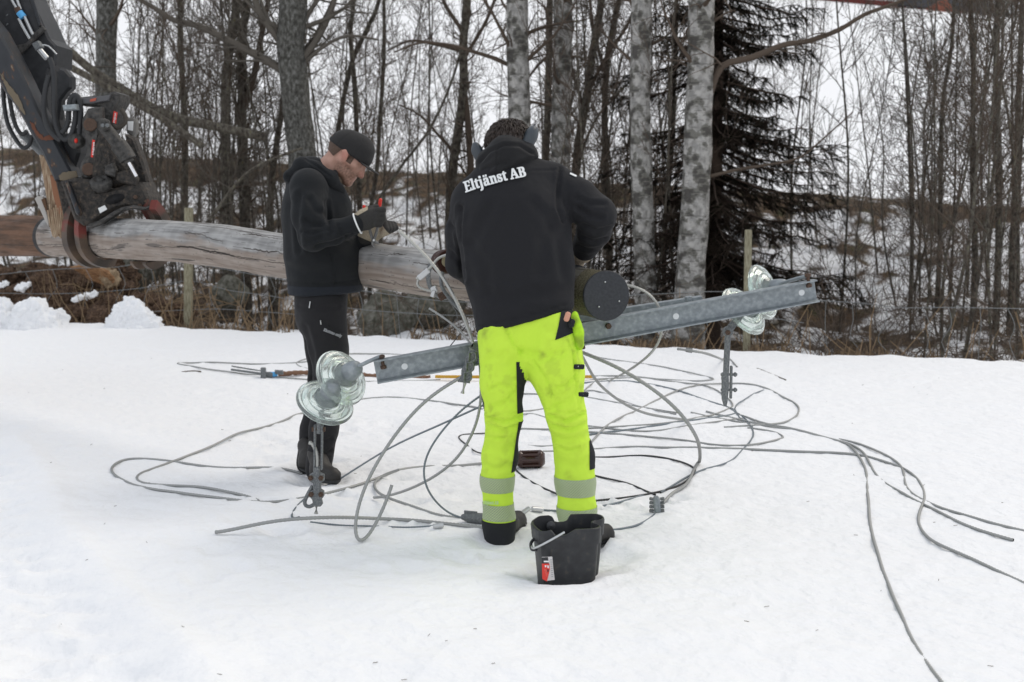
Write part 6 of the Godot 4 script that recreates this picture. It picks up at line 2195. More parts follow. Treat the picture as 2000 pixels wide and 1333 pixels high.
# ---------------------------------------------------------------- worker in the cap, seen from his right side
func build_far_worker() -> void:
	var foot := gp(618, 935)
	var t := thing("person", "man in black cap and black hooded sweater looking down at pliers in his gloved hands", "person", foot)
	var off := -foot
	var AX := Vector3(1, 0, 0)
	var fwd := Vector3(0.82, -0.57, 0.06).normalized()
	var up := Vector3(0.57, 0.82, 0.0)
	up = (up - fwd * up.dot(fwd)).normalized()
	var HX := Transform3D(Basis(fwd, up, fwd.cross(up)), pt(679, 305, 6.42))
	var D0 := 6.42
	var hm := make_head(HX, pt(626, 345, 6.42), 0.0042)
	skin_paint(hm, HX, true)
	obj("body", hm, vmat("skin", 0.55), t).position = off
	var brown := tex_mat("brown_hair", noise_tex(0.06, [[0.2, Color(0.04, 0.022, 0.014)], [0.8, Color(0.13, 0.08, 0.055)]], 101), Vector3(30, 10, 30), 0.7)
	var hr := patch(hm, [[HX * Vector3(-0.034, 0, 0), HX.basis * Vector3(1, -0.35, 0).normalized()], [HX * Vector3(0, 0.06, 0), HX.basis.y], [HX * Vector3(-0.05, -0.036, 0), HX.basis * Vector3(-0.25, -1, 0).normalized()]], 0.004)
	jitter(hr, func(p: Vector3) -> float: return 0.0015 * nz_b.get_noise_3dv(p * 900.0))
	var hro := obj("hair", hr, brown, t)
	hro.position = off
	for sgn in [-1.0, 1.0]:
		var sb := patch(hm, [[HX * Vector3(0.045, 0, 0), HX.basis.x], [HX * Vector3(0.018, 0, 0), -HX.basis.x], [HX * Vector3(0, -0.022, 0), -HX.basis.y], [HX * Vector3(0, 0.03, 0), HX.basis.y], [HX.origin, -HX.basis.z * sgn]], 0.002)
		obj("sideburn", sb, brown, hro)
	# --- cap
	var cd := SDF.new()
	var cc := HX * Vector3(-0.01, 0.06, 0)
	cd.start(cc - Vector3.ONE * 0.17, cc + Vector3.ONE * 0.17, 0.0055)
	var ez := HX.basis.z
	cd.cone(HX * Vector3(-0.035, 0.022, 0), HX * Vector3(0.008, 0.028, 0), 0.089, 0.089, 0.03, ez, 0.93)
	cd.cone(HX * Vector3(0.036, 0.058, 0), HX * Vector3(-0.02, 0.05, 0), 0.066, 0.072, 0.03)
	cd.cone(HX * Vector3(0.03, 0.03, 0), HX * Vector3(0.026, 0.05, 0), 0.082, 0.076, 0.03, ez, 0.95)
	cd.cut_plane(HX * Vector3(0, 0.014, 0), -HX.basis.y, 0.004)
	var cm := cd.surface()
	var cinv := HX.affine_inverse()
	jitter(cm, func(p: Vector3) -> float:
		var q := cinv * p
		var an := atan2(q.z, q.x + 0.01)
		return 0.0012 * nz_a.get_noise_3dv(p * 150.0) - 0.0022 * exp(-pow(sin(an * 3.0) * 14.0, 2.0)))
	var capm := cloth_mat("cap_cloth", 0.019, 0.018, 0.018, 0.2)
	var co := obj("cap", cm, capm, t)
	co.position = off
	var bm := MB.new()
	var nu := 18
	for sgn in [1.0, -1.0]:
		var b0 := bm.v.size()
		for i in nu + 1:
			var r := lerpf(-0.078, 0.078, float(i) / nu)
			var edge := 0.03 + 0.082 * sqrt(maxf(0.0, 1.0 - pow(r / 0.084, 2.0))) - 0.012
			var tip := 0.07 + 0.108 * pow(maxf(0.0, 1.0 - pow(r / 0.0785, 2.0)), 0.42)
			for j in 7:
				var f := lerpf(minf(edge, tip) - 0.006, tip, j / 6.0)
				bm.v.append(HX * Vector3(f, 0.019 - 0.9 * r * r - (f - 0.08) * 0.06 + sgn * 0.0022, r))
				bm.n.append((HX.basis * Vector3(0.06, sgn, 1.8 * r * sgn)).normalized())
		for i in nu:
			for j in 6:
				var a := b0 + i * 7 + j
				if sgn > 0:
					bm.quad_idx(a, a + 1, a + 8, a + 7)
				else:
					bm.quad_idx(a, a + 7, a + 8, a + 1)
	var rim := PackedVector3Array()
	for i in nu + 1:
		rim.append((bm.v[i * 7 + 6] + bm.v[(nu + 1) * 7 + i * 7 + 6]) * 0.5)
	bm.tube(rim, 0.0026, 6, true)
	bm.uv.clear()
	obj("brim", bm, capm, co)
	var bt := MB.new()
	bt.ball(HX * Vector3(-0.012, 0.119, 0), Vector3(0.007, 0.004, 0.007))
	obj("button", bt, capm, co)
	var op := patch(cm, [[HX * Vector3(-0.095, 0, 0), HX.basis * Vector3(1, 0.35, 0).normalized()], [HX * Vector3(0, 0.036, 0), -HX.basis.y], [HX * Vector3(0, 0.075, 0), HX.basis.y]], 0.001)
	obj("back_opening", op, brown, co)
	# --- hooded sweater
	var sd := field(px_box(535, 725, 300, 590, 5.95, 6.95), 0.0095)
	bones(sd, [[630, 568, D0, 78], [628, 492, D0, 80], [618, 412, D0, 75], [607, 358, D0, 52]], 0.05, AX, 0.86)
	sd.cone(pt(603, 362, 6.24), pt(603, 362, 6.60), 0.08, 0.08, 0.06)
	sd.cone(pt(682, 520, 6.42), pt(685, 560, 6.42), 0.05, 0.045, 0.08, Vector3(0, 0, 1), 2.0)
	bones(sd, [[601, 370, 6.23, 35], [603, 420, 6.17, 32], [611, 464, 6.14, 27]], 0.03)
	bones(sd, [[611, 464, 6.14, 27], [650, 455, 6.13, 24], [695, 437, 6.13, 19]], 0.02)
	bones(sd, [[612, 372, 6.61, 34], [640, 462, 6.66, 27], [712, 466, 6.42, 19]], 0.03)
	var hp := pt(630, 572, 6.42)
	sd.cut_plane(hp, Vector3(0.03, -1, 0).normalized(), 0.008)
	var sm := sd.surface()
	jitter(sm, func(p: Vector3) -> float: return 0.0045 * nz_a.get_noise_3dv(p * Vector3(110, 70, 110)) + 0.0018 * nz_b.get_noise_3dv(p * 260.0))
	creases(sm, [[[[636, 395], [640, 430], [648, 452]], 5, 0.010], [[[618, 480], [650, 474], [690, 458]], 4, 0.008], [[[596, 430], [612, 440], [632, 442]], 5, 0.008], [[[590, 452], [612, 456], [640, 448]], 4, 0.007], [[[594, 472], [612, 470], [628, 462]], 4, 0.005], [[[585, 380], [580, 430], [585, 490]], 6, 0.008], [[[560, 520], [600, 535], [640, 530]], 9, 0.005], [[[645, 495], [652, 530], [656, 555]], 2.5, 0.004], [[[562, 552], [630, 556], [695, 548]], 2.5, 0.005], [[[605, 390], [615, 410], [632, 418]], 6, 0.006], [[[668, 450], [676, 460], [680, 466]], 3, 0.005], [[[570, 400], [566, 450], [570, 500]], 8, 0.004], [[[660, 440], [664, 452], [668, 462]], 3, 0.004]])
	var swm := cloth_mat("sweater", 0.0062, 0.0075, 0.0092, 0.1)
	var so := obj("hooded_sweater", sm, swm, t)
	so.position = off
	var band := patch(sm, [[pt(630, 555, 6.42), Vector3.UP]], 0.0015)
	obj("waistband", band, cloth_mat("sweater_rib", 0.009, 0.012, 0.018, 0.2), so)
	var zp := MB.new()
	zp.tube(spline(px_line([[664, 362, 6.36], [670, 385, 6.36], [676, 408, 6.36], [682, 425, 6.37]], 0.0), 0.02), 0.004, 6, true)
	obj("zip", zp, M.rubber, so)
	# hood and collar
	var hb := field(px_box(540, 690, 290, 400, 6.15, 6.72), 0.0075)
	hb.cone(pt(570, 346, 6.34), pt(570, 346, 6.50), 0.042, 0.042, 0.03)
	hb.cone(pt(588, 326, 6.33), pt(588, 326, 6.51), 0.04, 0.04, 0.03)
	for s in [[6.325, 6.30, 6.36], [6.515, 6.54, 6.48]]:
		bones(hb, [[592, 322, s[0], 14], [615, 332, s[1], 15], [642, 350, s[1], 15], [664, 372, s[2], 10]], 0.03)
		bones(hb, [[648, 352, s[1], 10], [654, 338, s[2] - (s[2] - 6.42) * 0.1, 6.5]], 0.015)
	var hbm := hb.surface()
	jitter(hbm, func(p: Vector3) -> float: return 0.004 * nz_a.get_noise_3dv(p * 150.0))
	creases(hbm, [[[[598, 312], [620, 326], [645, 345]], 2.5, 0.004], [[[562, 345], [580, 352], [600, 340]], 4, 0.007]])
	obj("hood", hbm, swm, so)
	# --- trousers and boots
	var tb := field(px_box(545, 705, 555, 945, 6.1, 6.8), 0.0095)
	bones(tb, [[627, 562, 6.42, 62], [626, 610, 6.42, 60]], 0.05, AX, 0.84)
	bones(tb, [[628, 600, 6.34, 50], [642, 680, 6.33, 38], [646, 745, 6.32, 33], [632, 840, 6.31, 27], [622, 918, 6.31, 26]], 0.03)
	bones(tb, [[626, 600, 6.52, 50], [636, 680, 6.54, 38], [636, 745, 6.55, 33], [614, 840, 6.56, 27], [602, 905, 6.57, 24]], 0.03)
	var tm := tb.surface()
	jitter(tm, func(p: Vector3) -> float: return 0.004 * nz_a.get_noise_3dv(p * Vector3(120, 90, 120)) + 0.002 * nz_b.get_noise_3dv(p * 280.0))
	creases(tm, [[[[610, 740], [640, 748], [672, 740]], 4, 0.008], [[[612, 765], [640, 772], [668, 760]], 4, 0.007], [[[600, 860], [622, 868], [646, 858]], 4, 0.006], [[[598, 885], [622, 892], [646, 882]], 4, 0.007], [[[596, 640], [610, 690], [612, 740]], 6, 0.006], [[[626, 628], [650, 640], [676, 652]], 2.0, 0.004], [[[584, 600], [620, 604], [660, 600]], 4, 0.004]])
	var trm := cloth_mat("work_trousers", 0.0115, 0.011, 0.0125, 0.15)
	var to := obj("trousers", tm, trm, t)
	to.position = off
	lettering(to, tb, "Rkstens only", Vector2(631, 646), Vector2(664, 660), 6.0, 6.05, mat("grey_print", 0.35, 0.36, 0.37, 0.8), 0.0)
	var zz := MB.new()
	for q in [[[626, 626], [627, 634]], [[606, 589], [604, 602]]]:
		var pts := PackedVector3Array()
		for e in q:
			var dr := ray(e[0], e[1])
			dr = dr / -dr.z
			pts.append(tb.hit(Vector3(0, CAM_H, 0) + dr * 6.0, dr.normalized(), 0.7) + Vector3(0, 0, 0.006))
		zz.tube(pts, 0.003, 6, true)
	obj("zip_pull", zz, M.alu, to)
	var bl := mat("boot_leather", 0.02, 0.018, 0.016, 0.6)
	boot(t, gp(612, 938), gp(664, 949), gp(620, 934) + Vector3(0, 0.12, 0), bl)
	boot(t, gp(588, 920), gp(640, 928), gp(600, 916) + Vector3(0, 0.12, 0), bl)
	# --- gloves
	var dk := tex_mat("dark_glove", noise_tex(0.05, [[0.2, Color(0.018, 0.017, 0.017)], [0.8, Color(0.045, 0.042, 0.038)]], 105), Vector3(14, 14, 14), 0.9)
	var cream := tex_mat("cream_leather", noise_tex(0.05, [[0.2, Color(0.25, 0.20, 0.13)], [0.8, Color(0.48, 0.42, 0.32)]], 106), Vector3(14, 14, 14), 0.85)
	var gb := field(px_box(680, 770, 385, 470, 5.95, 6.4), 0.0048)
	bones(gb, [[698, 436, 6.13, 18], [715, 429, 6.13, 19], [736, 423, 6.14, 18]], 0.012, Vector3(0, 0, 1), 0.62)
	for i in 4:
		bones(gb, [[738 - i * 1.5, 410 + i * 9.0, 6.115, 5.6], [748 - i * 2.0, 409 + i * 9.5, 6.13, 5.4], [749 - i * 2.5, 411 + i * 9.5, 6.18, 5.0], [740 - i * 2.5, 413 + i * 9.0, 6.20, 4.6]], 0.005)
	bones(gb, [[706, 418, 6.13, 8], [722, 409, 6.16, 6.5], [735, 404, 6.19, 5.5]], 0.008)
	var gm := gb.surface()
	jitter(gm, func(p: Vector3) -> float: return 0.0015 * nz_b.get_noise_3dv(p * 500.0))
	var go := obj("glove", gm, dk, t)
	go.position = off
	var tp := patch(gm, [[pt(716, 405, 6.1), Vector3(1, 0.2, 0)], [pt(690, 424, 6.1), Vector3(-0.3, -1, 0).normalized()], [pt(715, 412, 6.1), Vector3(0.55, -1, 0).normalized()]], 0.0012)
	obj("leather_patch", tp, cream, go)
	var ring := PackedVector3Array()
	var rc := pt(698, 437, 6.13)
	var rax := (pt(720, 428, 6.13) - rc).normalized()
	var rb := frame(rc, rax)
	for i in 25:
		var a := TAU * i / 24.0
		ring.append(rb * Vector3(cos(a) * 0.049, 0, sin(a) * 0.046))
	var rm := MB.new()
	rm.tube(ring, 0.0045, 6, false)
	obj("cuff_band", rm, M.white_print, go)
	gb = field(px_box(690, 792, 415, 490, 6.12, 6.56), 0.0048)
	bones(gb, [[712, 464, 6.40, 16], [728, 456, 6.37, 16], [742, 447, 6.34, 16]], 0.012)
	for i in 4:
		bones(gb, [[743 + i * 5.0, 441 - i * 1.0, 6.31 + i * 0.02, 6.2], [750 + i * 6.5, 436 + i * 0.8, 6.29 + i * 0.02, 6.0], [754 + i * 6.2, 448 - i * 1.0, 6.27 + i * 0.02, 5.8], [747 + i * 6.2, 459 - i * 3.0, 6.27 + i * 0.02, 5.2]], 0.004)
	bones(gb, [[728, 446, 6.33, 7], [741, 434, 6.31, 6], [750, 430, 6.30, 5.2]], 0.008)
	gm = gb.surface()
	jitter(gm, func(p: Vector3) -> float: return 0.0015 * nz_b.get_noise_3dv(p * 500.0))
	go = obj("glove", gm, dk, t)
	go.position = off
	tp = patch(gm, [[pt(748, 440, 6.3), Vector3(0.8, 0.6, 0).normalized()], [pt(715, 470, 6.3), Vector3(-0.4, -1, 0).normalized()]], 0.0012)
	obj("leather_palm", tp, cream, go)
	# --- the pliers he holds
	var pl := thing("pliers", "steel pliers with red handles held in the capped man's gloves", "pliers", pt(730, 468, 6.24))
	var po := -pl.position
	for q in [[[743, 391], [741, 404], [739, 420], [738, 432]], [[711, 404], [714, 416], [718, 430], [721, 446]]]:
		var m := MB.new()
		m.tube(spline(px_line(q, 6.215), 0.01), 0.0085, 9, true)
		m.ball(pt(q[0][0], q[0][1], 6.215), Vector3(0.0085, 0.009, 0.0085))
		obj("handle_grip", m, M.red_plastic, pl).position = po
	var st := tex_mat("tool_steel", noise_tex(0.05, [[0.2, Color(0.10, 0.10, 0.10)], [0.8, Color(0.26, 0.26, 0.25)]], 107), Vector3(20, 20, 20), 0.45, 0.5)
	for q in [[[738, 430], [736, 450], [731, 466], [727, 476], [732, 484]], [[721, 445], [725, 460], [729, 469], [735, 474], [741, 477]]]:
		var m := MB.new()
		var sp := spline(px_line(q, 6.215 if q[0][0] > 730 else 6.222), 0.008)
		var rad := PackedFloat32Array()
		for i in sp.size():
			var u := float(i) / (sp.size() - 1)
			rad.append(0.0075 if u < 0.7 else lerpf(0.0105, 0.002, (u - 0.7) / 0.3))
		m.tube(sp, rad, 8, true)
		obj("jaw", m, st, pl).position = po
	var pv := MB.new()
	nut(pv, frame(pt(730, 469.5, 6.205), Vector3(0, 0, 1)), 0.006, 0.012)
	obj("pivot", pv, M.alu, pl).position = po
# ---------------------------------------------------------------- excavator arm with tilting grapple
func px_plate(parent: Node, called: String, ol: Array, d: float, th: float, m: Material, bev := 0.012) -> MeshInstance3D:
	var o := pt(ol[0][0], ol[0][1], d)
	var pts := PackedVector2Array()
	for q in ol:
		var p := pt(q[0], q[1], d)
		pts.append(Vector2(p.x - o.x, p.y - o.y))
	var mb := MB.new()
	mb.plate(pts, Transform3D(Basis(), o), th, bev)
	var r := obj(called, mb, m, parent)
	if parent.get_parent() == self:
		r.position = -parent.position
	return r
func rough_ol(ol: Array, amp: float) -> Array:   # a ragged edge for scraped paint and rust
	var o := []
	for i in ol.size():
		var a := Vector2(ol[i][0], ol[i][1])
		var b := Vector2(ol[(i + 1) % ol.size()][0], ol[(i + 1) % ol.size()][1])
		var k := maxi(1, int(a.distance_to(b) / 3.5))
		for j in k:
			var p := a.lerp(b, float(j) / k) + Vector2(rng.randf_range(-amp, amp), rng.randf_range(-amp, amp)) * 0.6
			o.append([p.x, p.y])
	return o
func px_tube(parent: Node, called: String, line: Array, d: float, rpx: float, m: Material, sides := 12, ribs := false) -> MeshInstance3D:
	var sp := spline(px_line(line, d), 0.014 if ribs else 0.04)
	var rad := PackedFloat32Array()
	for i in sp.size():
		rad.append(rpx * d / FOC * (1.0 + (0.09 * (i % 2) if ribs else 0.0)))
	var mb := MB.new()
	mb.tube(sp, rad, sides, true)
	var r := obj(called, mb, m, parent)
	if parent.get_parent() == self:
		r.position = -parent.position
	return r
func claw(parent: Node, px: float, a0: float, a1: float, th0: float, th1: float, width: float, side: float, off: Vector3, shift := 0.0) -> void:
	var e := pole_at(px)
	var e2 := pole_at(px - 25)
	var ax: Vector3 = (e2[0] - e[0]).normalized()
	var up := (Vector3.UP - ax * ax.y).normalized()
	var fr := ax.cross(up).normalized()
	if fr.z < 0.0:
		fr = -fr
	fr *= side
	var c: Vector3 = e[0] + ax * shift
	var r0: float = e[1] + 0.012
	var mb := MB.new()
	var n := 30
	var rings := []
	for i in n + 1:
		var t := float(i) / n
		var a := deg_to_rad(lerpf(a0, a1, t))
		var th := lerpf(th0, th1, t) * (1.0 if t < 0.92 else lerpf(1.0, 0.25, (t - 0.92) / 0.08))
		var dir := up * sin(a) + fr * cos(a)
		var w := width * (1.0 if t < 0.85 else lerpf(1.0, 0.55, (t - 0.85) / 0.15)) * 0.5
		var lift := 0.06 * pow(maxf(0.0, 1.0 - t * 3.0), 2.0)
		rings.append([c + dir * (r0 + lift) - ax * w, c + dir * (r0 + lift + th) - ax * w, c + dir * (r0 + lift + th) + ax * w, c + dir * (r0 + lift) + ax * w, c + dir * (r0 + lift + th * 0.5), t])
	for i in n:
		for k in 4:
			var q := [rings[i][k], rings[i][(k + 1) % 4], rings[i + 1][(k + 1) % 4], rings[i + 1][k]]
			mb.face_out(q, (rings[i][4] + rings[i + 1][4]) * 0.5)
	mb.face_out([rings[0][0], rings[0][1], rings[0][2], rings[0][3]], rings[1][4])
	mb.face_out([rings[n][0], rings[n][1], rings[n][2], rings[n][3]], rings[n - 1][4])
	for i in mb.v.size():
		var p := mb.v[i]
		var a := atan2((p - c).dot(up), (p - c).dot(fr))
		var t := (rad_to_deg(a) - a0) / (a1 - a0)
		var k := nz_b.get_noise_3dv(p * 160.0)
		var col := Color(0.045, 0.036, 0.03).lerp(Color(0.14, 0.095, 0.065), clampf(0.5 + k, 0, 1))
		if t < 0.16 + k * 0.3:
			col = col.lerp(Color(0.20, 0.035, 0.03), clampf(0.45 + k * 2.2, 0.0, 0.85))
		mb.c.append(col)
	obj("claw", mb, vmat("claw_paint", 0.6, 0.2), parent).position = off
func build_excavator() -> void:
	var slate := tex_mat("arm_paint", noise_tex(0.016, [[0.0, Color(0.017, 0.019, 0.023)], [0.70, Color(0.026, 0.029, 0.034)], [0.76, Color(0.045, 0.03, 0.022)], [0.82, Color(0.10, 0.045, 0.026)], [0.90, Color(0.20, 0.16, 0.11)]], 111, 512, 512, 5), Vector3(1.6, 0.8, 1.6), 0.5, 0.1)
	var black := tex_mat("arm_black", noise_tex(0.03, [[0.2, Color(0.010, 0.011, 0.013)], [0.8, Color(0.022, 0.023, 0.026)]], 112), Vector3(2, 2, 2), 0.5)
	var iron := tex_mat("tilt_iron", noise_tex(0.03, [[0.2, Color(0.026, 0.025, 0.024)], [0.5, Color(0.06, 0.057, 0.052)], [0.75, Color(0.075, 0.072, 0.07)], [0.9, Color(0.13, 0.10, 0.075)]], 113), Vector3(3, 3, 3), 0.6, 0.3, bump_tex(0.05, 6.0, 114), 0.6)
	var dirty := tex_mat("grapple_iron", noise_tex(0.028, [[0.2, Color(0.022, 0.02, 0.018)], [0.5, Color(0.042, 0.037, 0.032)], [0.75, Color(0.065, 0.052, 0.042)], [0.9, Color(0.13, 0.10, 0.07)]], 115), Vector3(3.6, 3.6, 3.6), 0.75, 0.15, bump_tex(0.05, 8.0, 116), 0.8)
	var hose := mat("hose_black", 0.022, 0.023, 0.025, 0.6)
	var base := gp(120, 690)
	var t := thing("excavator", "black excavator arm ending in a tilting timber grapple that grips the pole", "excavator", Vector3(base.x, 0, -8.6))
	var arm := px_plate(t, "dipper_arm", [[-90, -140], [30, -140], [76, 0], [98, 45], [113, 80], [126, 94], [125, 132], [112, 140], [106, 170], [112, 240], [104, 268], [60, 180], [20, 100], [-90, -60]], 8.86, 0.34, black, 0.015)
	px_plate(arm, "rib", [[52, -20], [60, -20], [82, 50], [76, 52]], 8.68, 0.02, slate, 0.004)
	px_plate(arm, "bracket", [[28, 90], [52, 84], [66, 66], [82, 50], [90, 58], [72, 74], [60, 88], [50, 98], [38, 108]], 8.66, 0.03, iron, 0.006)
	px_tube(arm, "steel_pipe", [[36, 36], [44, 52], [52, 66], [58, 76]], 8.66, 3.0, M.alu)
	px_tube(arm, "steel_pipe", [[47, 32], [54, 47], [60, 60], [64, 68]], 8.66, 3.0, M.alu)
	px_tube(arm, "pipe_sleeve", [[37, 24], [45, 34]], 8.66, 7.0, mat("blue_tape", 0.10, 0.42, 0.78, 0.5))
	px_tube(arm, "pipe_collar", [[33, 15], [38, 26]], 8.66, 6.5, M.rusty_steel)
	px_tube(arm, "steel_pipe", [[18, -10], [26, 6], [35, 20]], 8.66, 2.6, M.alu)
	px_tube(arm, "steel_pipe", [[30, -10], [35, 6], [40, 18]], 8.66, 2.6, M.alu)
	px_plate(arm, "valve_block", [[64, 86], [76, 80], [84, 92], [72, 100]], 8.60, 0.06, M.clamp_steel, 0.006)
	px_tube(arm, "hose_fitting", [[76, 96], [84, 106], [91, 114]], 8.60, 5.5, M.alu)
	px_tube(arm, "bolt", [[13, 29], [14, 30]], 8.66, 2.6, M.clamp_steel)
	px_tube(arm, "bolt", [[13, 47], [14, 48]], 8.66, 2.6, M.clamp_steel)
	px_tube(arm, "valve_lever", [[82, 88], [94, 90], [110, 106]], 8.58, 1.4, M.alu)
	var link := px_plate(t, "bucket_link", [[-70, -40], [8, 62], [35, 110], [60, 160], [85, 215], [110, 260], [130, 300], [147, 332], [153, 345], [136, 350], [116, 354], [108, 336], [92, 300], [74, 270], [58, 240], [38, 206], [18, 180], [-4, 138], [-70, 20]], 8.45, 0.2, slate, 0.014)
	px_plate(link, "wear_strip", rough_ol([[117, 353], [113, 345], [121, 337], [138, 335], [148, 334], [153, 345], [136, 350]], 2.0), 8.345, 0.01, mat("bare_tan", 0.15, 0.12, 0.08, 0.8), 0.002)
	px_plate(link, "scraped_paint", rough_ol([[0, 143], [16, 164], [34, 186], [40, 198], [50, 224], [46, 224], [30, 202], [14, 178]], 1.6), 8.347, 0.006, mat("bare_tan", 0.24, 0.19, 0.12, 0.8), 0.001)
	px_plate(link, "rust_patch", rough_ol([[58, 236], [66, 243], [74, 258], [84, 268], [96, 263], [110, 266], [104, 273], [82, 275], [72, 266], [62, 250]], 2.2), 8.347, 0.006, mat("rust", 0.13, 0.05, 0.028, 0.9), 0.001)
	px_tube(t, "lower_rod", [[44, 262], [66, 282], [92, 308]], 8.7, 9, M.clamp_steel)
	for h in [[[96, 113], [103, 135], [105, 170], [105, 212], [109, 246], [119, 268], [130, 272], [140, 260], [146, 236], [147, 214]], [[95, 148], [88, 176], [85, 212], [91, 244], [104, 264], [118, 274]], [[133, 236], [134, 210], [138, 192], [146, 186], [154, 194], [157, 222], [154, 262]], [[120, 260], [128, 250], [133, 236]], [[147, 214], [144, 200], [148, 190]], [[5, 160], [7, 200], [14, 240], [30, 272], [45, 289], [57, 282], [62, 264]], [[15, 165], [20, 204], [28, 240], [41, 262], [53, 256]]]:
		px_tube(t, "hydraulic_hose", h, 8.32 if h[0][0] > 60 else 8.6, 5.0 if h[0][0] > 60 else 4.0, hose, 12, true)
	var hc := px_plate(t, "hose_clamp", [[125, 206], [151, 204], [153, 215], [127, 217]], 8.28, 0.09, M.galvanized, 0.01)
	px_plate(t, "coupler_lug", [[119, 134], [131, 136], [144, 151], [144, 173], [134, 182], [124, 196], [119, 235], [124, 258], [112, 252], [108, 214], [112, 168]], 8.5, 0.1, black, 0.015)
	var pb := MB.new()
	pb.lathe(frame(pt(147, 276, 8.30), Vector3(0, 0, 1)), PackedVector2Array([Vector2(0, -0.06), Vector2(0.045, -0.06), Vector2(0.05, -0.05), Vector2(0.05, 0.0), Vector2(0.02, 0.01), Vector2(0.0, 0.01)]), 24)
	obj("pin_boss", pb, iron, t).position = -t.position
	var pr := MB.new()
	pr.ball(pt(148, 275, 8.285), Vector3(0.012, 0.016, 0.008))
	obj("red_plug", pr, M.red_plastic, t).position = -t.position
	px_plate(t, "coupler_body", [[118, 262], [150, 262], [164, 250], [170, 300], [160, 330], [165, 350], [140, 352], [128, 310]], 8.62, 0.3, black, 0.02)
	# tilt unit
	var top := px_plate(t, "tilt_frame", [[157, 206], [160, 193], [215, 187], [232, 181], [244, 186], [244, 200], [236, 214], [229, 250], [222, 262], [206, 250], [203, 224], [204, 211], [180, 209]], 8.48, 0.24, iron, 0.015)
	px_plate(top, "top_flange", [[158, 203], [160, 192], [216, 186], [212, 197], [180, 203]], 8.35, 0.03, mat("flange_grey", 0.10, 0.10, 0.105, 0.6), 0.005)
	px_plate(top, "sticker", [[176, 194], [188, 191], [186, 197], [175, 199]], 8.33, 0.004, mat("sticker_orange", 0.45, 0.10, 0.06, 0.7), 0.0)
	var s1 := px_plate(top, "sticker", [[222, 217], [229, 220], [226, 242], [219, 239]], 8.352, 0.005, M.red_plastic, 0.0)
	var sp := px_plate(t, "side_plate", [[174, 213], [201, 209], [202, 240], [199, 262], [196, 290], [194, 318], [189, 340], [182, 350], [170, 352], [161, 346], [158, 332], [161, 318], [170, 304], [173, 290], [169, 266], [163, 250], [163, 234]], 8.28, 0.09, iron, 0.018)
	for q in [[176, 244], [173, 331]]:
		var m := MB.new()
		m.lathe(frame(pt(q[0], q[1], 8.235), Vector3(0.15, 0, 1)), PackedVector2Array([Vector2(0.0, -0.02), Vector2(0.042, -0.02), Vector2(0.042, 0.012), Vector2(0.034, 0.018), Vector2(0.02, 0.012), Vector2(0, 0.012)]), 20)
		obj("pin", m, M.rusty_steel, sp)
	px_plate(sp, "sticker", [[180, 273], [185, 274], [181, 308], [177, 307]], 8.232, 0.004, M.red_plastic, 0.0)
	for q in [[[181.5, 303], [183.5, 278], 5.0, 8.228, sp], [[222.5, 240], [226, 221], 5.0, 8.347, top]]:
		_sticker_text(q[4], "engcon", pt(q[0][0], q[0][1], q[3]), pt(q[1][0], q[1][1], q[3]), 4.6 * 8.3 / FOC)
	var cyl := px_tube(t, "tilt_cylinder", [[202, 246], [222, 272], [236, 292]], 8.14, 12.5, iron, 20)
	px_tube(cyl, "cylinder_head", [[230, 282], [243, 300], [250, 312]], 8.14, 16.5, iron, 20)
	px_tube(cyl, "rod_gland", [[246, 308], [253, 318]], 8.14, 10.0, iron, 16)
	px_tube(cyl, "piston_rod", [[250, 316], [266, 345]], 8.12, 3.6, mat("chrome", 0.8, 0.8, 0.82, 0.12, 1.0), 14)
	var ports := px_plate(cyl, "port_block", [[194, 232], [204, 231], [213, 236], [215, 250], [205, 256], [196, 250]], 8.08, 0.05, iron, 0.012)
	for q in [[200, 245], [209, 245]]:
		var m := MB.new()
		m.lathe(frame(pt(q[0], q[1], 8.05), Vector3(0, 0, 1)), PackedVector2Array([Vector2(0, -0.005), Vector2(0.012, -0.005), Vector2(0.012, 0.004), Vector2(0, 0.006)]), 14)
		obj("port_plug", m, M.clamp_steel, ports)
	px_plate(t, "rotor_housing", [[192, 296], [205, 262], [222, 262], [240, 300], [262, 322], [270, 345], [266, 360], [232, 368], [200, 362], [188, 345]], 8.36, 0.3, dirty, 0.03)
	px_plate(t, "housing_lug", [[206, 325], [222, 318], [228, 332], [226, 346], [206, 342]], 8.17, 0.06, iron, 0.01)
	px_plate(t, "housing_lug", [[228, 338], [256, 328], [270, 348], [268, 364], [240, 358], [228, 352]], 8.19, 0.07, dirty, 0.012)
	var rd := MB.new()
	rd.lathe(frame(pt(197, 358, 8.16), Vector3(0, 1, 0.55)), PackedVector2Array([Vector2(0, -0.05), Vector2(0.045, -0.048), Vector2(0.062, -0.03), Vector2(0.07, -0.005), Vector2(0.068, 0.02), Vector2(0.045, 0.032), Vector2(0.04, 0.02), Vector2(0.02, 0.018), Vector2(0.018, 0.034), Vector2(0, 0.034)]), 32)
	obj("rotor_cover", rd, iron, t).position = -t.position
	var bx := px_plate(t, "control_box", [[248, 233], [252, 230], [266, 232], [269, 240], [267, 260], [262, 268], [250, 260]], 8.5, 0.08, mat("box_grey", 0.13, 0.125, 0.115, 0.7), 0.012)
	px_plate(bx, "sticker", [[249, 237], [260, 237], [259, 256], [249, 254]], 8.455, 0.004, M.white_print, 0.0)
	px_tube(t, "cable_loop", [[236, 214], [244, 226], [244, 238], [238, 246], [228, 250], [222, 246]], 8.36, 4.0, mat("loom", 0.06, 0.05, 0.04, 0.8), 10, true)
	px_plate(t, "rear_plate", [[248, 262], [266, 270], [280, 305], [294, 352], [304, 384], [300, 394], [286, 396], [268, 364], [256, 318]], 8.42, 0.12, dirty, 0.015)
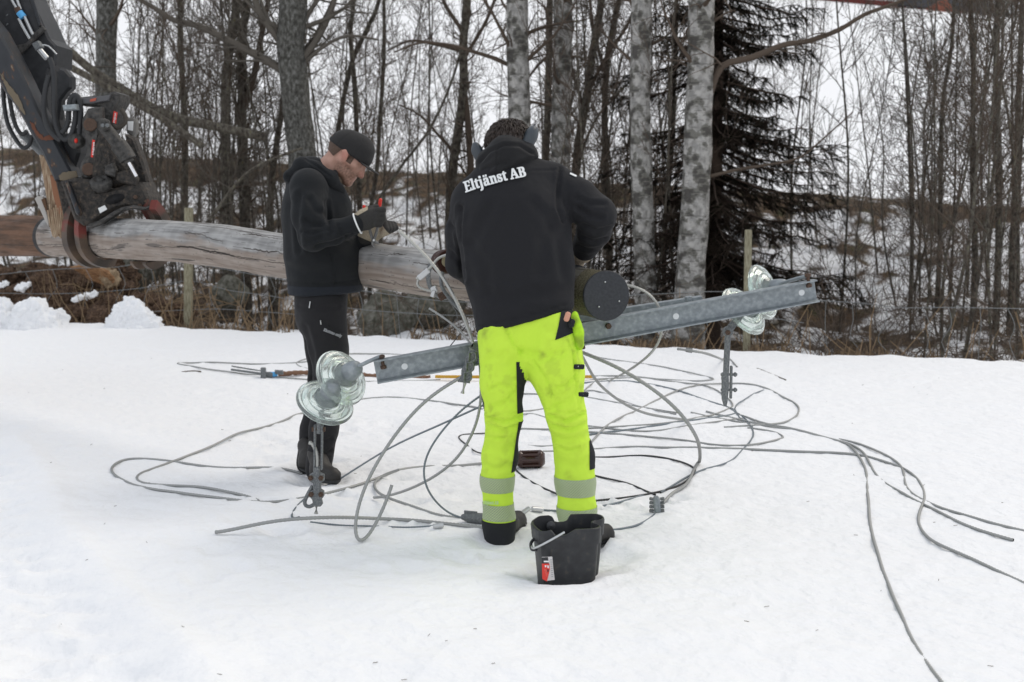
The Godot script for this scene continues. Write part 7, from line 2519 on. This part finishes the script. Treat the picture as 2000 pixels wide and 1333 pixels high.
	# grapple
	var gr := px_plate(t, "grapple_body", [[132, 354], [160, 348], [192, 352], [204, 374], [244, 366], [268, 356], [290, 356], [303, 386], [302, 402], [284, 408], [262, 404], [240, 408], [218, 420], [198, 433], [176, 440], [158, 428], [152, 412], [141, 382]], 8.32, 0.30, dirty, 0.02)
	px_plate(gr, "lower_flange", [[176, 438], [198, 430], [218, 417], [240, 405], [262, 401], [284, 405], [302, 400], [303, 404], [284, 411], [262, 408], [242, 412], [222, 424], [200, 438], [178, 446]], 8.14, 0.09, iron, 0.006)
	var dk := MB.new()
	dk.ball(pt(224, 389, 8.175), Vector3(0.075, 0.034, 0.012), Basis(Vector3(0, 0, 1), 0.28), 20)
	obj("access_hole", dk, M.black_matte, gr)
	px_plate(gr, "sticker", [[191, 407], [204, 401], [209, 409], [195, 417]], 8.166, 0.004, M.white_print, 0.0)
	for q in [[264, 385], [273, 402], [291, 402], [286, 394]]:
		var m := MB.new()
		nut(m, frame(pt(q[0], q[1], 8.165), Vector3(0, 0, 1)), 0.014, 0.014)
		obj("bolt", m, M.rusty_steel, gr)
	px_plate(gr, "side_guard", [[128, 354], [134, 354], [158, 414], [156, 422], [150, 418]], 8.15, 0.06, M.arm_paint, 0.01)
	px_plate(gr, "inner_plate", [[112, 352], [132, 352], [150, 412], [152, 440], [148, 454], [138, 452], [131, 440], [126, 415]], 8.42, 0.1, dirty, 0.012)
	var off := -t.position
	claw(t, 188, 62, -108, 0.085, 0.05, 0.075, 1.0, off)
	claw(t, 205, 50, -116, 0.06, 0.045, 0.06, 1.0, off, -0.02)
	claw(t, 285, 74, -95, 0.06, 0.05, 0.075, -1.0, off)
	claw(t, 262, 70, -100, 0.07, 0.05, 0.06, -1.0, off)
	# splintered timber caught in the grapple
	var pw := tex_mat("plank_wood", noise_tex(0.03, [[0.2, Color(0.20, 0.12, 0.07)], [0.5, Color(0.36, 0.26, 0.17)], [0.85, Color(0.50, 0.40, 0.29)]], 121), Vector3(9, 0.9, 9), 0.9, 0, bump_tex(0.05, 8.0, 122), 0.8)
	var w := thing("splintered_plank", "splintered pale plank jammed between grapple and pole", "plank", pt(108, 400, 8.42))
	px_plate(w, "board", [[78, 302], [92, 306], [102, 330], [114, 372], [121, 420], [127, 460], [121, 466], [112, 460], [102, 448], [96, 420], [90, 372]], 8.46, 0.05, pw, 0.006)
	px_plate(w, "board", [[98, 342], [112, 345], [124, 412], [122, 420], [114, 418], [104, 380]], 8.41, 0.03, mat("red_board", 0.26, 0.12, 0.065, 0.9), 0.004)
	px_plate(w, "chip", [[68, 388], [74, 383], [85, 384], [88, 400], [96, 432], [96, 444], [88, 430], [78, 408]], 8.43, 0.03, mat("chip_white", 0.42, 0.40, 0.37, 0.9), 0.005)
	px_plate(w, "bark", [[80, 390], [88, 386], [91, 400], [93, 420], [86, 405]], 8.405, 0.012, mat("bark_brown", 0.10, 0.055, 0.03, 0.95), 0.003)
	for i in 8:
		px_tube(w, "splinter", [[93 + i * 4.0, 398 + rng.randf() * 16], [97 + i * 3.8, 428 + rng.randf() * 8], [104 + i * 3.0, 452 + rng.randf() * 16]], 8.40, 2.2, pw, 5)
func _sticker_text(parent: Node, txt: String, a: Vector3, b: Vector3, h: float) -> void:
	var f := SystemFont.new()
	f.font_names = PackedStringArray(["Droid Sans"])
	f.font_weight = 700
	var tm := TextMesh.new()
	tm.text = txt
	tm.font = f
	tm.font_size = 32
	tm.depth = 0.0
	tm.pixel_size = 0.01
	tm.horizontal_alignment = HORIZONTAL_ALIGNMENT_LEFT
	tm.vertical_alignment = VERTICAL_ALIGNMENT_BOTTOM
	var ar := tm.surface_get_arrays(0)
	var v: PackedVector3Array = ar[Mesh.ARRAY_VERTEX]
	var bb := AABB(v[0], Vector3.ZERO)
	for p in v:
		bb = bb.expand(p)
	var ex := b - a
	var ey := Vector3(0, 0, 1).cross(ex).normalized()
	var mb := MB.new()
	for p in v:
		mb.v.append(a + ex * ((p.x - bb.position.x) / bb.size.x) + ey * h * ((p.y - bb.position.y) / bb.size.y - 0.5))
		mb.n.append(Vector3(0, 0, 1))
	mb.ix = ar[Mesh.ARRAY_INDEX]
	obj("lettering", mb, M.white_print, parent)
# ---------------------------------------------------------------- cables on and above the snow
# points: [px, py] lie on the snow, [px, py, depth] hang in the air
func cable_line(a: Array, r: float) -> PackedVector3Array:
	var o := PackedVector3Array()
	for q in a:
		if q.size() > 2:
			o.append(pt(q[0], q[1], q[2]))
		else:
			var g := gp(q[0], q[1], r * 0.6)
			g.y = field_h(g.x, -g.z) + r * 0.75
			o.append(g)
	var sp := spline(o, 0.012)
	# settle on the snow between the marked points
	for i in sp.size():
		var h := field_h(sp[i].x, -sp[i].z)
		var low := h + r * (0.55 + 2.2 * nz_b.get_noise_2d(sp[i].x * 30.0, sp[i].z * 30.0))
		sp[i].y = maxf(low, sp[i].y) if sp[i].y > h + r * 2.2 else low
	for k in 4:   # a stiff cable has no kinks
		var sm := sp.duplicate()
		for i in range(1, sp.size() - 1):
			var w := mini(5, mini(i, sp.size() - 1 - i))
			var acc := Vector3.ZERO
			for j in range(-w, w + 1):
				acc += sp[i + j]
			sm[i] = acc / (2 * w + 1)
		sp = sm
	return sp
func cable(label: String, a: Array, r: float, m: Material, called := "cable", grp := "") -> Node3D:
	r *= 0.76
	var sp := cable_line(a, r)
	var mb := MB.new()
	mb.tube(sp, r, 12, true, 6, 0.42 / r, 0.17)
	return tag(obj(called, mb, m), label, "cable", grp)
func build_cables() -> void:
	var S: Material = M.strand
	var L: Material = M.strand_light
	var B: Material = M.strand_blue
	var K: Material = M.strand_dark
	cable("grey cable in a narrow bend on the snow, passing behind the capped man's leg", [[942, 803], [880, 789], [800, 777], [720, 775], [650, 787], [590, 808], [440, 865], [330, 904], [278, 922], [263, 934], [278, 943], [350, 953], [420, 960], [505, 971]], 0.0085, S)
	cable("grey cable making the widest bend on open snow, its cut end beside the shorter stub", [[590, 912], [550, 911], [400, 907], [300, 897], [245, 895], [218, 909], [226, 931], [290, 958], [380, 972], [500, 977], [600, 970], [700, 950], [745, 934], [779, 918, 6.30]], 0.0085, S)
	cable("thick stranded cable end lifting off the snow in front of the left insulator string", [[420, 1050, 5.22], [470, 1031, 5.22], [550, 1016, 5.25], [650, 1011, 5.30], [750, 1014], [860, 1022], [945, 1034]], 0.0095, S)
	cable("stiff cable arching from the strain clamp down to the snow, its end turned up", [[905, 735, 5.33], [880, 748, 5.34], [830, 782, 5.34], [780, 838, 5.30], [735, 905, 5.25], [703, 972, 5.20], [691, 1030, 5.18], [690, 1053], [704, 1061], [722, 1047, 5.22], [742, 1010, 5.25], [757, 975, 5.27], [765, 948, 5.28]], 0.009, S)
	cable("cable hanging from the arm and sweeping to a cut end near the turned-up stub", [[936, 700, 5.36], [941, 760, 5.36], [936, 815, 5.36], [905, 882, 5.40], [855, 928, 5.5], [790, 960, 5.6], [730, 973]], 0.008, S)
	cable("thin bluish cable curving in a half loop below the arm", [[944, 770, 5.38], [900, 800, 5.40], [850, 858, 5.42], [826, 900, 5.42], [823, 935, 5.42], [840, 970, 5.42], [885, 1006], [950, 1026]], 0.006, B)
	cable("thin bluish cable running straight from the arm to the snow by the boots", [[944, 792, 5.45], [860, 830, 5.6], [760, 876, 5.85], [640, 941], [600, 968], [572, 995], [566, 1008], [584, 1020]], 0.006, B)
	cable("grey cable in a flat bend partly sunk in the snow before the hi-vis trousers", [[945, 899], [880, 905], [800, 913], [748, 932], [729, 950], [745, 968], [800, 985], [860, 1000], [915, 1012]], 0.0085, S)
	cable("dark thin wire lying straight on the snow with a crimped ferrule", [[606, 1025], [700, 1026], [780, 1027], [850, 1027]], 0.005, B)
	cable("cable in a long flat hairpin beyond the capped man", [[900, 700], [760, 692], [690, 694], [640, 703], [575, 709], [450, 710], [360, 709], [341, 711], [380, 718], [450, 728], [540, 737], [605, 742], [700, 745], [860, 742]], 0.0075, S)
	cable("short cable loop on the snow touching the capped man's knee", [[640, 702], [600, 702], [577, 709], [590, 717], [625, 726]], 0.006, S)
	cable("heavy cable arching high right of the hi-vis trousers and down round the bolted clamp", [[1095, 672, 5.62], [1140, 690, 5.60], [1200, 714, 5.58], [1270, 756, 5.58], [1330, 806, 5.58], [1362, 858, 5.60], [1366, 905], [1345, 947], [1306, 976], [1284, 985]], 0.0105, S)
	cable("heavy cable dropping from the pole and fading into the snow behind the hi-vis knee", [[1120, 670, 5.7], [1142, 702, 5.75], [1160, 740, 5.85], [1205, 780, 6.1], [1262, 808, 6.5], [1345, 826]], 0.009, S)
	cable("pale thin cable hanging in a bow from behind the pole cap", [[1205, 556, 5.52], [1232, 553, 5.5], [1262, 564, 5.5], [1290, 592, 5.5], [1298, 634, 5.52], [1284, 676, 5.6], [1240, 716, 5.9], [1190, 746], [1140, 766]], 0.0075, L)
	cable("cable in the widest ground loop round the hanging clamp's tip", [[1130, 900], [1150, 868], [1190, 832], [1260, 790], [1340, 761], [1420, 750], [1490, 757], [1545, 780], [1561, 802], [1540, 825], [1480, 833], [1415, 836]], 0.008, S)
	cable("cable passing behind the hi-vis knees and turning back below the hanging clamp", [[1000, 742], [1140, 735], [1250, 737], [1330, 746], [1400, 765], [1432, 792], [1385, 815], [1300, 830], [1150, 839], [1010, 842]], 0.0075, S)
	cable("cable in the farthest narrow loop beyond the tangle", [[1150, 697], [1200, 703], [1300, 718], [1378, 733], [1396, 739], [1380, 743], [1250, 738], [1140, 742]], 0.007, S)
	cable("cable curving inside the tangle toward the hanging clamp", [[1140, 752], [1230, 745], [1320, 764], [1400, 786], [1440, 806], [1430, 812], [1380, 822], [1280, 834], [1150, 850]], 0.0075, B)
	cable("long cable leaving the tangle and swerving twice before sinking into the snow", [[1010, 885], [1150, 872], [1300, 874], [1500, 881], [1640, 886], [1725, 901], [1785, 930], [1806, 962], [1803, 988], [1794, 1012], [1798, 1034], [1830, 1062], [1885, 1088], [1940, 1110], [2030, 1148]], 0.0085, S)
	cable("cable leaving the tangle in two gentle bends, its cut end on clean snow", [[1440, 812], [1510, 833], [1600, 850], [1680, 882], [1716, 930], [1800, 985], [1890, 1034], [1980, 1057]], 0.0085, S)
	cable("long cable that leaves the tangle and runs down the open snow past the bucket", [[1380, 806], [1450, 824], [1560, 842], [1645, 866], [1688, 908], [1695, 960], [1700, 1020], [1718, 1090], [1745, 1160], [1780, 1236], [1812, 1292], [1850, 1350]], 0.009, S)
	cable("cable branching from the long bends and half buried at its end", [[1640, 858], [1735, 893], [1763, 918], [1776, 958], [1850, 1000], [1930, 1024], [2030, 1045]], 0.008, S)
	cable("cable bending back on itself below the widest ground loop", [[1150, 846], [1250, 851], [1400, 871], [1470, 873], [1520, 864], [1532, 853], [1505, 841], [1460, 838]], 0.0075, S)
	cable("thin bluish cable crossing snow from the hanging clamp to the bolted clamp", [[1425, 800], [1452, 818], [1470, 840], [1468, 862], [1430, 896], [1370, 925], [1320, 948], [1290, 968]], 0.0065, B)
	cable("thin bluish cable curling beside the hanging clamp's foot", [[1492, 762], [1460, 776], [1436, 796], [1445, 820], [1470, 836]], 0.006, B)
	cable("black cable in an oval around the hi-vis shin and the bolted clamp", [[1110, 889], [1170, 887], [1260, 891], [1330, 906], [1360, 925], [1340, 945], [1290, 965], [1220, 976], [1110, 980]], 0.0068, K)
	cable("dark cable from the shin to the bolted clamp's top", [[1120, 920], [1160, 930], [1230, 946], [1280, 972]], 0.0065, K)
	cable("bluish cable lying from the ferrule past the shins to the bolted clamp", [[1055, 996], [1110, 996], [1180, 988], [1240, 976], [1275, 966]], 0.0065, B)
	cable("short bluish cable tail from the bolted clamp to the bucket", [[1280, 1004], [1262, 1022], [1230, 1034], [1185, 1037]], 0.0065, B)
	cable("thin dark cable looping from the strain clamp to the brown porcelain insulator", [[1000, 875], [940, 880], [905, 862], [892, 852], [905, 847], [960, 846], [1020, 842]], 0.0055, K)
	cable("dark cable from the hi-vis gusset down behind the second shin", [[985, 895], [1015, 925], [1050, 950], [1095, 968]], 0.0065, K)
	cable("thin cable end rising behind the hi-vis calf to the porcelain insulator's eye", [[1010, 860], [1050, 871], [1085, 868], [1110, 864]], 0.006, S)
	cable("pale stranded cable end reaching up from the strain clamp toward the gloves", [[779, 451, 5.62], [802, 470, 5.60], [835, 503, 5.55], [868, 545, 5.5], [895, 595, 5.42], [915, 640, 5.36], [924, 672, 5.33]], 0.0095, L)
	cable("shorter cable end with a crimped tip below the wire clamp", [[838, 603, 5.62], [856, 612, 5.6], [880, 630, 5.55], [905, 652, 5.45], [922, 676, 5.36]], 0.0065, S)
	cable("black thin rod slanting from the arm to the guy strap", [[878, 678, 5.42], [898, 653, 5.5], [914, 632, 5.56]], 0.0035, K)
	cable("brown-grey wire hanging from the strain clamp down behind the trousers", [[938, 690, 5.36], [938, 740, 5.36], [944, 800, 5.38], [955, 830, 5.42]], 0.0055, M.clamp_steel)
	cable("bound stranded cable end lifted off the snow behind the hanging clamp", [[1323, 682, 6.9], [1345, 684, 6.9], [1380, 691, 6.9], [1412, 703], [1440, 716]], 0.009, S)
	cable("cable half buried between the hi-vis knees and the tangle", [[1010, 770], [1090, 773], [1200, 782], [1290, 800], [1330, 806]], 0.0065, S)
	cable("cable half buried just below the other in the tangle", [[1015, 808], [1080, 796], [1150, 765], [1230, 785], [1320, 812]], 0.0065, S)
	cable("cable showing between the shins beyond the porcelain insulator", [[1000, 820], [1040, 812], [1090, 826], [1160, 836], [1280, 842], [1450, 820]], 0.0065, S)
	cable("half sunk cable piece below the loops by the hanging clamp", [[1350, 806], [1400, 820], [1480, 832], [1560, 842]], 0.007, S)
func on_snow(px: float, py: float, lift := 0.0) -> Vector3:
	var g := gp(px, py, lift)
	g.y = field_h(g.x, -g.z) + lift
	return g
func build_small_things() -> void:
	# ---- bucket
	var bc := on_snow(1112, 1118)
	var bk := thing("bucket", "black square plastic mortar bucket on the snow before the hi-vis boots", "bucket", bc)
	var plan := PackedVector3Array()
	for q in [[-0.118, 0.06], [-0.10, 0.088], [-0.07, 0.096], [0.04, 0.098], [0.078, 0.09], [0.094, 0.066], [0.09, 0.04], [0.078, 0.018], [0.088, -0.004], [0.118, -0.02], [0.132, -0.045], [0.128, -0.085], [0.10, -0.104], [0.0, -0.108], [-0.08, -0.104], [-0.114, -0.085], [-0.126, -0.04], [-0.124, 0.02], [-0.118, 0.06]]:
		plan.append(Vector3(q[0] * 1.07, 0, q[1] * 1.05))
	var lp := spline_n(plan, 8)
	lp.remove_at(lp.size() - 1)
	var n := lp.size()
	var H := 0.24
	var mb := MB.new()
	var rows := [[1, 0.0, 0.0, 0.0], [1, 0.0, 0.835, 0.004], [1, 0.02, 0.85, 0.0], [1, 0.72, 0.965, 0.0], [1, 0.74, 0.965, 0.007], [1, 0.97, 0.995, 0.007], [1, 1.0, 1.0, 0.003], [1, 1.0, 1.0, -0.004], [1, 0.7, 0.96, -0.005], [1, 0.03, 0.84, -0.005], [1, 0.03, 0.0, 0.0]]
	for r in rows:
		for i in n:
			var p := lp[i]
			var out := Vector3(p.x, 0, p.z).normalized()
			var dip := 0.0
			if r[1] > 0.9:
				if p.z > 0.05:
					dip = 0.020 * (1.0 - clampf((absf(p.x + 0.05) - 0.026) / 0.014, 0, 1))
				elif p.z < -0.08:
					dip = 0.028 * (1.0 - clampf((absf(p.x + 0.012) - 0.022) / 0.016, 0, 1))
				dip += 0.010 * smoothstep(0.09, 0.125, -p.x)
			mb.v.append(Vector3(p.x * r[2], r[1] * H - dip, p.z * r[2]) + out * r[3])
	for j in rows.size() - 1:
		for i in n:
			var a := j * n + i
			var b := j * n + (i + 1) % n
			mb.quad_idx(a, b, b + n, a + n)
	renormal(mb)
	var plast := tex_mat("bucket_plastic", noise_tex(0.02, [[0.2, Color(0.014, 0.015, 0.017)], [0.7, Color(0.024, 0.026, 0.029)], [0.88, Color(0.05, 0.045, 0.038)]], 131), Vector3(4, 4, 4), 0.5)
	var yaw := 0.16
	var bo := obj("shell", mb, plast, bk)
	bo.rotation.y = yaw
	var hd := MB.new()
	hd.tube(spline(px_line([[1038, 1064, 4.70], [1040, 1071, 4.62], [1050, 1069, 4.585], [1075, 1056, 4.58], [1103, 1040, 4.585]], 0.0), 0.01), 0.0042, 8, true)
	obj("bail", hd, M.alu, bk).position = -bc
	var hk := MB.new()
	hk.tube(spline(px_line([[1046, 1050, 4.70], [1037, 1062, 4.68], [1039, 1074, 4.64], [1048, 1074, 4.62]], 0.0), 0.008), 0.006, 8, true)
	obj("hinge_hook", hk, plast, bk).position = -bc
	var rb := MB.new()
	rb.lathe(Transform3D(Basis(Vector3.RIGHT, PI / 2 - 0.2), Vector3(-0.055, 0.205, -0.088)), PackedVector2Array([Vector2(0, 0.012), Vector2(0.004, 0.012), Vector2(0.005, 0.008), Vector2(0.017, 0.008), Vector2(0.018, 0.0), Vector2(0.0, 0.0)]), 20)
	obj("inner_boss", rb, mat("boss_grey", 0.045, 0.047, 0.05, 0.6), bk).rotation.y = yaw
	# card tag leaning on the bucket
	var cp := pt(1070, 1112, 4.58)
	var tg := thing("card_tag", "red, black and white cardboard tag leaning against the bucket", "tag", cp)
	var kx := 4.58 / FOC
	var card := func(called: String, ol: Array, dz: float, m: Material) -> void:
		var pts := PackedVector2Array()
		for q in ol:
			pts.append(Vector2((q[0] - 1070) * kx, -(q[1] - 1112) * kx))
		var c := MB.new()
		c.plate(pts, Transform3D(Basis(Vector3.RIGHT, -0.1), Vector3(0, 0, dz)), 0.0012, 0.0)
		obj(called, c, m, tg)
	card.call("card", [[1058, 1088], [1079, 1087], [1081, 1110], [1084, 1134], [1068, 1136], [1059, 1130]], 0.0, mat("card_white", 0.62, 0.60, 0.58, 0.8))
	card.call("black_print", [[1058, 1089], [1070, 1088], [1072, 1101], [1058, 1101]], 0.0015, mat("card_black", 0.03, 0.03, 0.032, 0.7))
	card.call("red_print", [[1058, 1101], [1073, 1101], [1074, 1112], [1071, 1126], [1068, 1137], [1059, 1132]], 0.0017, mat("card_red", 0.72, 0.045, 0.03, 0.6))
	card.call("logo_bar", [[1062, 1095], [1072, 1095], [1072, 1098], [1062, 1098]], 0.0028, M.white_print)
	card.call("symbol", [[1064, 1104], [1067, 1104], [1067, 1108], [1064, 1108]], 0.003, M.white_print)
	card.call("symbol", [[1069, 1104], [1072, 1105], [1072, 1110], [1069, 1109]], 0.003, M.white_print)
	card.call("symbol", [[1069, 1112], [1072, 1113], [1071, 1118], [1069, 1117]], 0.003, mat("card_black", 0.03, 0.03, 0.032, 0.7))
	for i in 5:
		card.call("print_line", [[1062 + i, 1111 + i * 3.2], [1068 + i * 0.4, 1114 + i * 3.2], [1068 + i * 0.4, 1114.8 + i * 3.2], [1062 + i, 1111.8 + i * 3.2]], 0.003, mat("card_pink", 0.75, 0.22, 0.18, 0.6))
	for i in 9:
		card.call("print_line", [[1075 + i * 0.3, 1093 + i * 4.2], [1078.5 + i * 0.3, 1093 + i * 4.2], [1078.5 + i * 0.3, 1094.2 + i * 4.2], [1075 + i * 0.3, 1094.2 + i * 4.2]], 0.0015, mat("card_grey", 0.3, 0.3, 0.31, 0.8))
	# ---- brown porcelain strain insulator between the shins
	var c0 := on_snow(1010, 898, 0.045)
	var c1 := on_snow(1062, 898, 0.045)
	var ax := (c1 - c0).normalized()
	var si := thing("strain_insulator", "brown ribbed porcelain strain insulator lying between the hi-vis trouser legs", "insulator", (c0 + c1) * 0.5)
	var gl := mat("brown_glaze", 0.05, 0.022, 0.016, 0.2)
	var pr := PackedVector2Array()
	for e in [[0.0, -0.075], [0.028, -0.075], [0.042, -0.06], [0.048, -0.05], [0.034, -0.036], [0.034, -0.02], [0.034, 0.02], [0.034, 0.036], [0.048, 0.05], [0.042, 0.06], [0.028, 0.075], [0.0, 0.075]]:
		pr.append(Vector2(e[0], e[1]))
	var im := MB.new()
	im.lathe(frame(Vector3.ZERO, ax), pr, 24)
	obj("core", im, gl, si)
	for k in 8:
		var a := TAU * k / 8.0
		var F := frame(Vector3.ZERO, ax)
		var rm := MB.new()
		rm.box(F * Transform3D(Basis(Vector3.UP, -a), Vector3(cos(a), 0, sin(a)) * 0.038), Vector3(0.016, 0.11, 0.015), 0.005)
		obj("rib", rm, gl, si)
	# ---- bolted clamp at the loop
	var q0 := on_snow(1283, 988, 0.035)
	var bt := thing("bolted_clamp", "small grey bolted clamp joining cables at the bottom of the heavy loop", "clamp", q0)
	var bm := MB.new()
	bm.box(Transform3D(Basis(Vector3(0, 0, 1), 0.1), Vector3.ZERO), Vector3(0.03, 0.075, 0.04), 0.008)
	obj("body", bm, M.galvanized, bt)
	for k in 8:
		var nb := MB.new()
		var s := -1.0 if k < 4 else 1.0
		nut(nb, frame(Vector3(s * 0.024, -0.027 + (k % 4) * 0.018, 0.006), Vector3(s, 0.2, 0.3)), 0.008, 0.018)
		obj("bolt", nb, M.clamp_steel, bt)
	# ---- grey tapered connector and ferrules
	var g0 := on_snow(903, 1010, 0.022)
	var g1 := on_snow(950, 1018, 0.022)
	var gc := thing("cable_connector", "grey tapered cable connector half hidden behind the hi-vis leg", "connector", g0)
	var gm := MB.new()
	gm.tube(PackedVector3Array([Vector3.ZERO, (g1 - g0) * 0.25, g1 - g0, (g1 - g0) * 2.0]), PackedFloat32Array([0.012, 0.022, 0.025, 0.02]), 14, true)
	obj("body", gm, M.clamp_steel, gc)
	var gf := MB.new()
	gf.box(Transform3D(frame(Vector3.ZERO, g1 - g0).basis, (g1 - g0) * 0.35 + Vector3(0, 0.02, 0)), Vector3(0.006, 0.07, 0.02), 0.002)
	obj("fin", gf, M.clamp_steel, gc)
	for q in [[[1012, 1003], [1034, 999], "pale ferrule crimped on the cable beside the hi-vis ankle"], [[1039, 998], [1060, 994], "second pale ferrule on the cable, closer to the bucket"], [[846, 1027], [866, 1026], "small ferrule on the dark wire before the thick cable"]]:
		var a := on_snow(q[0][0], q[0][1], 0.012)
		var b := on_snow(q[1][0], q[1][1], 0.012)
		var fm := MB.new()
		fm.tube(PackedVector3Array([a, a.lerp(b, 0.06), a.lerp(b, 0.94), b]), PackedFloat32Array([0.009, 0.0115, 0.0115, 0.009]), 12, true)
		tag(obj("ferrule", fm, M.alu), q[2], "ferrule")
	# ---- frayed rope and tensioner on the far snow
	var rope := tex_mat("rope_fibre", noise_tex(0.06, [[0.2, Color(0.12, 0.06, 0.035)], [0.8, Color(0.34, 0.20, 0.13)]], 133), Vector3(20, 20, 20), 1.0)
	var rl := cable_line([[543, 732], [580, 731], [620, 730], [680, 730], [760, 733], [840, 735]], 0.02)
	var rm2 := MB.new()
	rm2.tube(rl, 0.017, 12, true, 4, 35.0, 0.3)
	for i in range(rm2.v.size()):
		rm2.v[i] += rm2.n[i] * 0.006 * nz_b.get_noise_3dv(rm2.v[i] * 400.0)
	tag(obj("rope", rm2, rope), "frayed brown rope tied to the wire tensioner on the snow", "rope")
	var wt := thing("wire_tensioner", "grey wire tensioner with blue tape lying beside the frayed rope", "tensioner", on_snow(515, 733))
	var wo := -wt.position
	var w1 := MB.new()
	w1.tube(PackedVector3Array([on_snow(452, 722, 0.03), on_snow(512, 732, 0.03)]), 0.009, 8, true)
	obj("bar", w1, M.clamp_steel, wt).position = wo
	var w2 := MB.new()
	w2.tube(cable_line([[452, 721], [485, 720], [512, 722], [540, 729]], 0.02), 0.006, 8, true, 4, 60.0)
	obj("wire", w2, M.clamp_steel, wt).position = wo
	var w3 := MB.new()
	w3.box(Transform3D(Basis(), on_snow(514, 731, 0.035)), Vector3(0.04, 0.09, 0.03), 0.006)
	w3.box(Transform3D(Basis(), on_snow(522, 733, 0.02)), Vector3(0.09, 0.04, 0.05), 0.008)
	obj("jaw", w3, M.clamp_steel, wt).position = wo
	var w4 := MB.new()
	w4.tube(PackedVector3Array([on_snow(528, 732, 0.025), on_snow(540, 731, 0.025)]), 0.02, 12, true)
	obj("blue_tape", w4, mat("blue_tape", 0.10, 0.42, 0.78, 0.5), wt).position = wo
	for i in 4:
		var w5 := MB.new()
		nut(w5, frame(on_snow(539 + i * 4, 727, 0.045), Vector3(1, 0.2, 0)), 0.018, 0.014)
		obj("nut", w5, M.clamp_steel, wt).position = wo
	# ---- yellow rod lying behind the hi-vis knees
	var yr := MB.new()
	yr.tube(PackedVector3Array([on_snow(850, 736, 0.03), on_snow(1000, 737, 0.03), on_snow(1158, 737, 0.03)]), 0.012, 12, true)
	tag(obj("yellow_rod", yr, mat("rod_yellow", 0.55, 0.30, 0.02, 0.5)), "yellow rod on the snow behind the hi-vis knees", "rod")
	# ---- twigs
	for q in [[[[1479, 719], [1500, 727], [1518, 734], [1535, 742]], "bent dark twig alone on the clean snow beyond the tangle"], [[[355, 726], [372, 723], [392, 727]], "thin twig on the snow by the far hairpin cable"]]:
		var tw := MB.new()
		tw.tube(cable_line(q[0], 0.006), 0.005, 6, true)
		tag(obj("twig", tw, M.twig), q[1], "twig")
	# binding on the lifted cable end
	var bn := MB.new()
	bn.tube(PackedVector3Array([pt(1340, 683.5, 6.9), pt(1352, 685.5, 6.9)]), 0.013, 10, true)
	tag(obj("wire_binding", bn, M.clamp_steel), "wire binding round the lifted stranded cable end", "binding")
